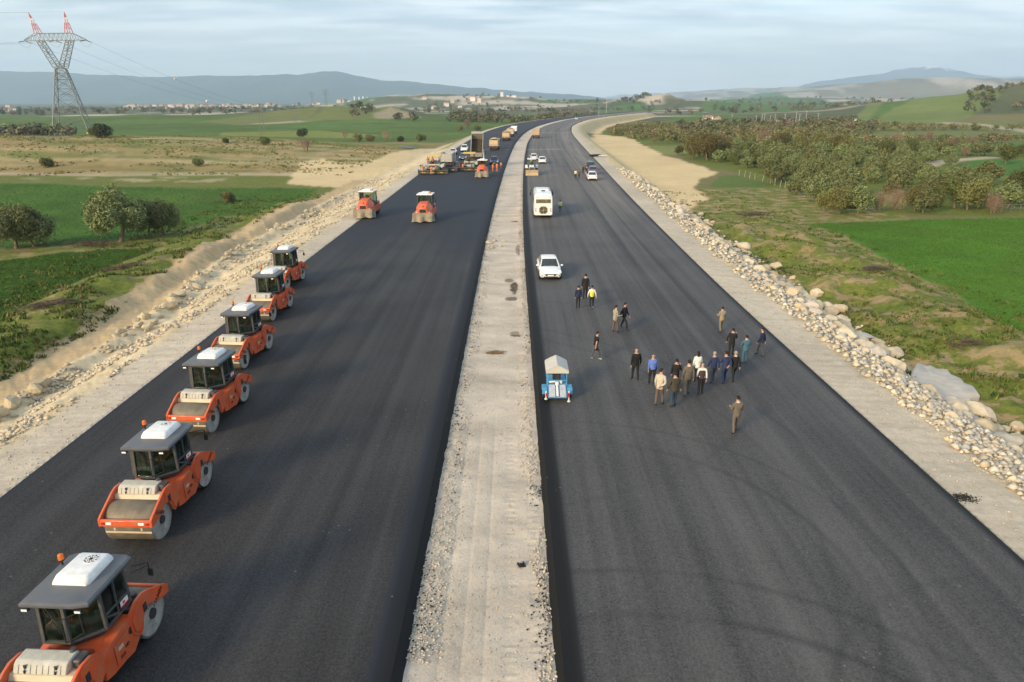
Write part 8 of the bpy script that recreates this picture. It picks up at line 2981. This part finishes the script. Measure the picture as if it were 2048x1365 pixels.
PEOPLE = [
    # foot px, foot py, head top py, heading (0 = away from camera), options, label
    (1170, 599, 547, 0.0, dict(top=BLK, legs=DKT, top_len='coat', stride=.35, arms=('swing', 'swing')), 'person in a long black coat seen from behind, just ahead of the yellow vest'),
    (1156, 618, 573, .1, dict(top=NAVY, legs=DKT, top_len='sweater', stride=.2, arms=('swing', 'swing')), 'person in a navy sweater walking left of the yellow vest'),
    (1183, 618, 574, -.1, dict(top=WHT, legs=DKT, top_len='shirt', vest=(VEST, 'sleeveless'), stride=.3, shoes=M_SHOEW, arms=('out', 'out')), 'person in a bright yellow vest over white sleeves seen from behind'),
    (1229, 666, 612, -1.2, dict(top=GRYB2, legs=BRN, stride=.3, arms=('front', 'front'), turn=-.2), 'person in a beige blazer talking with hands held forward'),
    (1247, 660, 606, -2.2, dict(top=BLK, legs=DKT, stride=.75, arms=('swing', 'swing'), collar=WHT, turn=.5), 'person in a dark suit and white shirt striding beside the beige blazer'),
    (1190, 720, 666, -1.3, dict(top=BLKT, legs=GRY, top_len='shirt', short=True, stride=.6, shoes=M_SHOEW, arms=('swing', 'swing'), lean=.05), 'person in a black t-shirt walking right with a camera in hand'),
    (1270, 762, 698, .15, dict(top=BLKT, legs=DKT, top_len='sweater', bald=True, stride=.35, wide_arms=.04, lead=-1, stout=1.05), 'bald person in a black sweater walking away at the left of the group'),
    (1303, 771, 710, .0, dict(top=BLU, legs=DKT, top_len='shirt', bald=True, stride=.3, stout=1.12, lead=-1), 'person in a bright blue shirt and black trousers seen from behind'),
    (1317, 812, 737, -.5, dict(top=BEI, legs=BRN, stride=.4, turn=-.7, arms=('swing', 'back')), 'person in a pale jacket and brown trousers looking right, head turned'),
    (1349, 781, 720, -.2, dict(top=BLK, legs=DKT, stride=.3, arms=('swing', 'up')), 'person in a black suit with the right hand raised, behind the olive jacket'),
    (1346, 816, 746, .1, dict(top=OLV, legs=JEAN, stride=.25, arms=('out', 'out'), wide_arms=.05, stout=1.1), 'person in a dark olive jacket and jeans with arms held apart'),
    (1373, 793, 721, .05, dict(top=GRYB, legs=GRYB, stride=.35, arms=('swing', 'swing'), collar=WHT), 'person in a grey-brown suit walking in the middle of the group'),
    (1392, 764, 706, .0, dict(top=WHT, legs=DKT, female=True, stride=.35, arms=('swing', 'front'), top_len='jacket'), 'person in a white jacket with long black hair'),
    (1400, 791, 727, -.1, dict(top=WHT, legs=DKT, top_len='shirt', vest=(MAR, 'sleeveless'), bald=True, stride=.4), 'person in a dark vest over white sleeves in the middle of the group'),
    (1424, 767, 705, .1, dict(top=NAVY2, legs=GRY, hair=M_HAIRG, stride=.5, wide_arms=.03), 'grey-haired person in a blue jacket and grey trousers'),
    (1447, 768, 704, .15, dict(top=NAVY2, legs=NAVY2, stride=.45, arms=('fold', 'back')), 'person in a blue suit with one arm folded, right of the grey-haired one'),
    (1466, 765, 704, .2, dict(top=BLK, legs=DKT, hair=M_HAIRG, stride=.6, arms=('front', 'swing'), collar=WHT), 'grey-haired person in a black suit holding papers'),
    (1461, 713, 659, -.25, dict(top=BLK, legs=DKT, stride=.4, arms=('out', 'up')), 'person in a black suit with a bent right arm ahead of the group'),
    (1488, 729, 672, .0, dict(top=TEAL, legs=TEAL, top_len='jacket', stride=.12, arms=('fold', 'fold')), 'person in teal denim jacket and trousers with folded arms'),
    (1520, 713, 657, .9, dict(top=NAVY, legs=GRY, stride=.6, arms=('swing', 'swing'), turn=.3), 'person in a dark blue jacket walking near the right road edge'),
    (1441, 665, 616, .2, dict(top=TAN_, legs=TAN2, stride=.45, arms=('front', 'front')), 'person in a tan suit walking alone ahead of the others'),
    (1469, 868, 794, .05, dict(top=GRYB, legs=GRYB, stride=.4, arms=('front', 'front'), collar=WHT), 'person in a grey-brown suit walking alone nearest the camera'),
    (1120, 426, 402, .0, dict(top=WHT, legs=GRY, top_len='shirt', vest=(VEST, 'sleeveless'), stride=.2), 'person in a yellow vest standing beside the minibus'),
    (1151, 358, 341, .0, dict(top=WHT, legs=DKT, top_len='shirt', vest=(VEST, 'sleeveless'), stride=.2), 'person in a yellow vest left of the parked cars at the right edge'),
    (1158, 358, 341, -.6, dict(top=BRNJ, legs=DKT, stride=.2, arms=('front', 'front')), 'person in a brown jacket beside the yellow vest near the parked cars'),
    (1166, 348, 334, .2, dict(top=OLV, legs=DKT, stride=.2), 'person in dark clothes behind the pair near the parked cars'),
    (899, 328, 313, .1, dict(top=BLK, legs=DKT, stride=.1), 'person in black, left one of two standing between the pavers'),
    (905, 328, 312, -.2, dict(top=BLK, legs=DKT, stride=.1, arms=('fold', 'fold')), 'person in black, right one of two standing between the pavers'),
    (846, 349, 330, .4, dict(top=ORG, legs=LTR, stride=.2, arms=('front', 'swing')), 'worker in orange with pale trousers behind the left end of the left paver'),
    (863, 350, 332, -.2, dict(top=ORG, legs=LTR, stride=.25, arms=('front', 'front')), 'worker in orange and pale trousers behind the middle of the left paver'),
    (890, 340, 325, 1.2, dict(top=ORG, legs=ORG, stride=.2, arms=('front', 'front')), 'worker in orange at the right end of the left paver'),
    (917, 338, 323, 1.5, dict(top=ORG, legs=BRN, stride=.2), 'worker in orange at the left end of the right paver'),
    (986, 345, 327, .3, dict(top=ORG, legs=ORG, stride=.2, arms=('front', 'swing')), 'worker all in orange, left of the two before the dark pickup'),
    (994, 345, 325, -.2, dict(top=ORG, legs=ORG, stride=.25, arms=('front', 'front')), 'worker all in orange, right of the two before the dark pickup truck'),
    (1002, 340, 327, -.6, dict(top=ORG, legs=GRY, stride=.2, arms=('front', 'front')), 'worker in orange with grey trousers beside the median'),
    (872, 349, 331, .3, dict(top=ORG, legs=BRN, stride=.2, arms=('front', 'swing')), 'worker in orange with brown trousers beside the power unit of the left paver'),
    (926, 343, 327, -.3, dict(top=ORG, legs=GRY, stride=.2, arms=('front', 'front')), 'worker in orange with grey trousers behind the right paver screed'),
    (947, 343, 327, .2, dict(top=GRYB2, legs=DKT, stride=.2, arms=('out', 'front')), 'person in a pale jacket behind the right paver, beside the skirted roller'),
    (1032, 266, 256, .0, dict(top=BEI, legs=LTR, stride=.2), 'tiny person in pale clothes beside the median near the truck queue'),
]
M_CAMERA = cloth('camera_black', (.02, .02, .022), .4)
for px, py, pt, hdg, kw, lab in PEOPLE:
    x, y = G(px, py, 0)
    a = PITCH + math.atan((pt - 682.5) / FOC)
    h_px = CAM_H - y * math.tan(a)
    sc_ = max(.93, min(1.06, h_px / 1.74))
    pr, JA = make_person(**kw)
    pr.location = (x, y, .004); pr.rotation_euler = (0, 0, hdg); pr.scale = (sc_,) * 3
    tag(pr, lab, 'person', 'people walking on the right carriageway' if px > 1100 else 'road workers and visitors on the left carriageway')
    if 'camera in hand' in lab or 'papers' in lab:
        wr, hn = (JA[1][2], JA[1][3]) if 'camera' in lab else (JA[0][2], JA[0][3])
        M4 = Matrix.Translation((x, y, .004)) @ Matrix.Rotation(hdg, 4, 'Z') @ Matrix.Scale(sc_, 4)
        p = M4 @ hn
        mb = MB()
        if 'camera' in lab:
            mb.box(0, 0, -.05, .14, .08, .10, .015); mb.cyl((0, .04, -.05), (0, .13, -.06), .04, .045, 10)
            tag(mb.build('photo_camera', M_CAMERA, loc=p, rot=(.4, 0, hdg)), 'black photo camera in the hand of the person in the black t-shirt', 'camera')
        else:
            mb.box(0, .05, -.02, .02, .22, .30)
            tag(mb.build('paper_sheets', WHT, loc=p, rot=(.2, 0, hdg)), 'white papers held by the grey-haired person in the black suit', 'papers')
# workers riding on the pavers
for (px, py, hz_, hdg, kw, lab) in ((856, 338, 1.0, .0, dict(top=ORG, legs=ORG, stride=.05, arms=('front', 'front')), 'worker in orange standing on the deck of the left paver'), (866, 338, 1.0, .4, dict(top=ORG, legs=DKT, stride=.05, arms=('point', 'front')), 'worker in orange reaching across the deck of the left paver'), (938, 334, 1.0, -.2, dict(top=BRNJ, legs=DKT, stride=.05, arms=('front', 'front')), 'worker in a dark red jacket on the deck of the right paver')):
    x, y = G(px, py, 1.0)
    yy = 138.4 if px < 900 else 143.6
    x = (px - 1024) / FOC * (yy * math.cos(PITCH) + (CAM_H - 1.0) * math.sin(PITCH))
    pr, JA = make_person(**kw)
    pr.location = (x, yy, 1.36); pr.rotation_euler = (0, 0, hdg)
    tag(pr, lab, 'person', 'road workers and visitors on the left carriageway')

# ------------------------------------------------------------------ air
hz = MB()
hz.box(0, 6500, 478, 44000, 23000, 1044)
hme = hz.mesh('haze', [])
hm = bpy.data.materials.new('haze')
hm.use_nodes = True
ht = hm.node_tree
ht.nodes.clear()
ho = ht.nodes.new('ShaderNodeOutputMaterial')
hv = ht.nodes.new('ShaderNodeVolumePrincipled')
hv.inputs['Color'].default_value = (.61, .81, 1.0, 1)
hv.inputs['Density'].default_value = 1.0e-4
hv.inputs['Anisotropy'].default_value = 0.2
ht.links.new(hv.outputs[0], ho.inputs['Volume'])
hme.materials.append(hm)
haze = link_mesh('haze', hme)
tag(haze, kind='stuff')
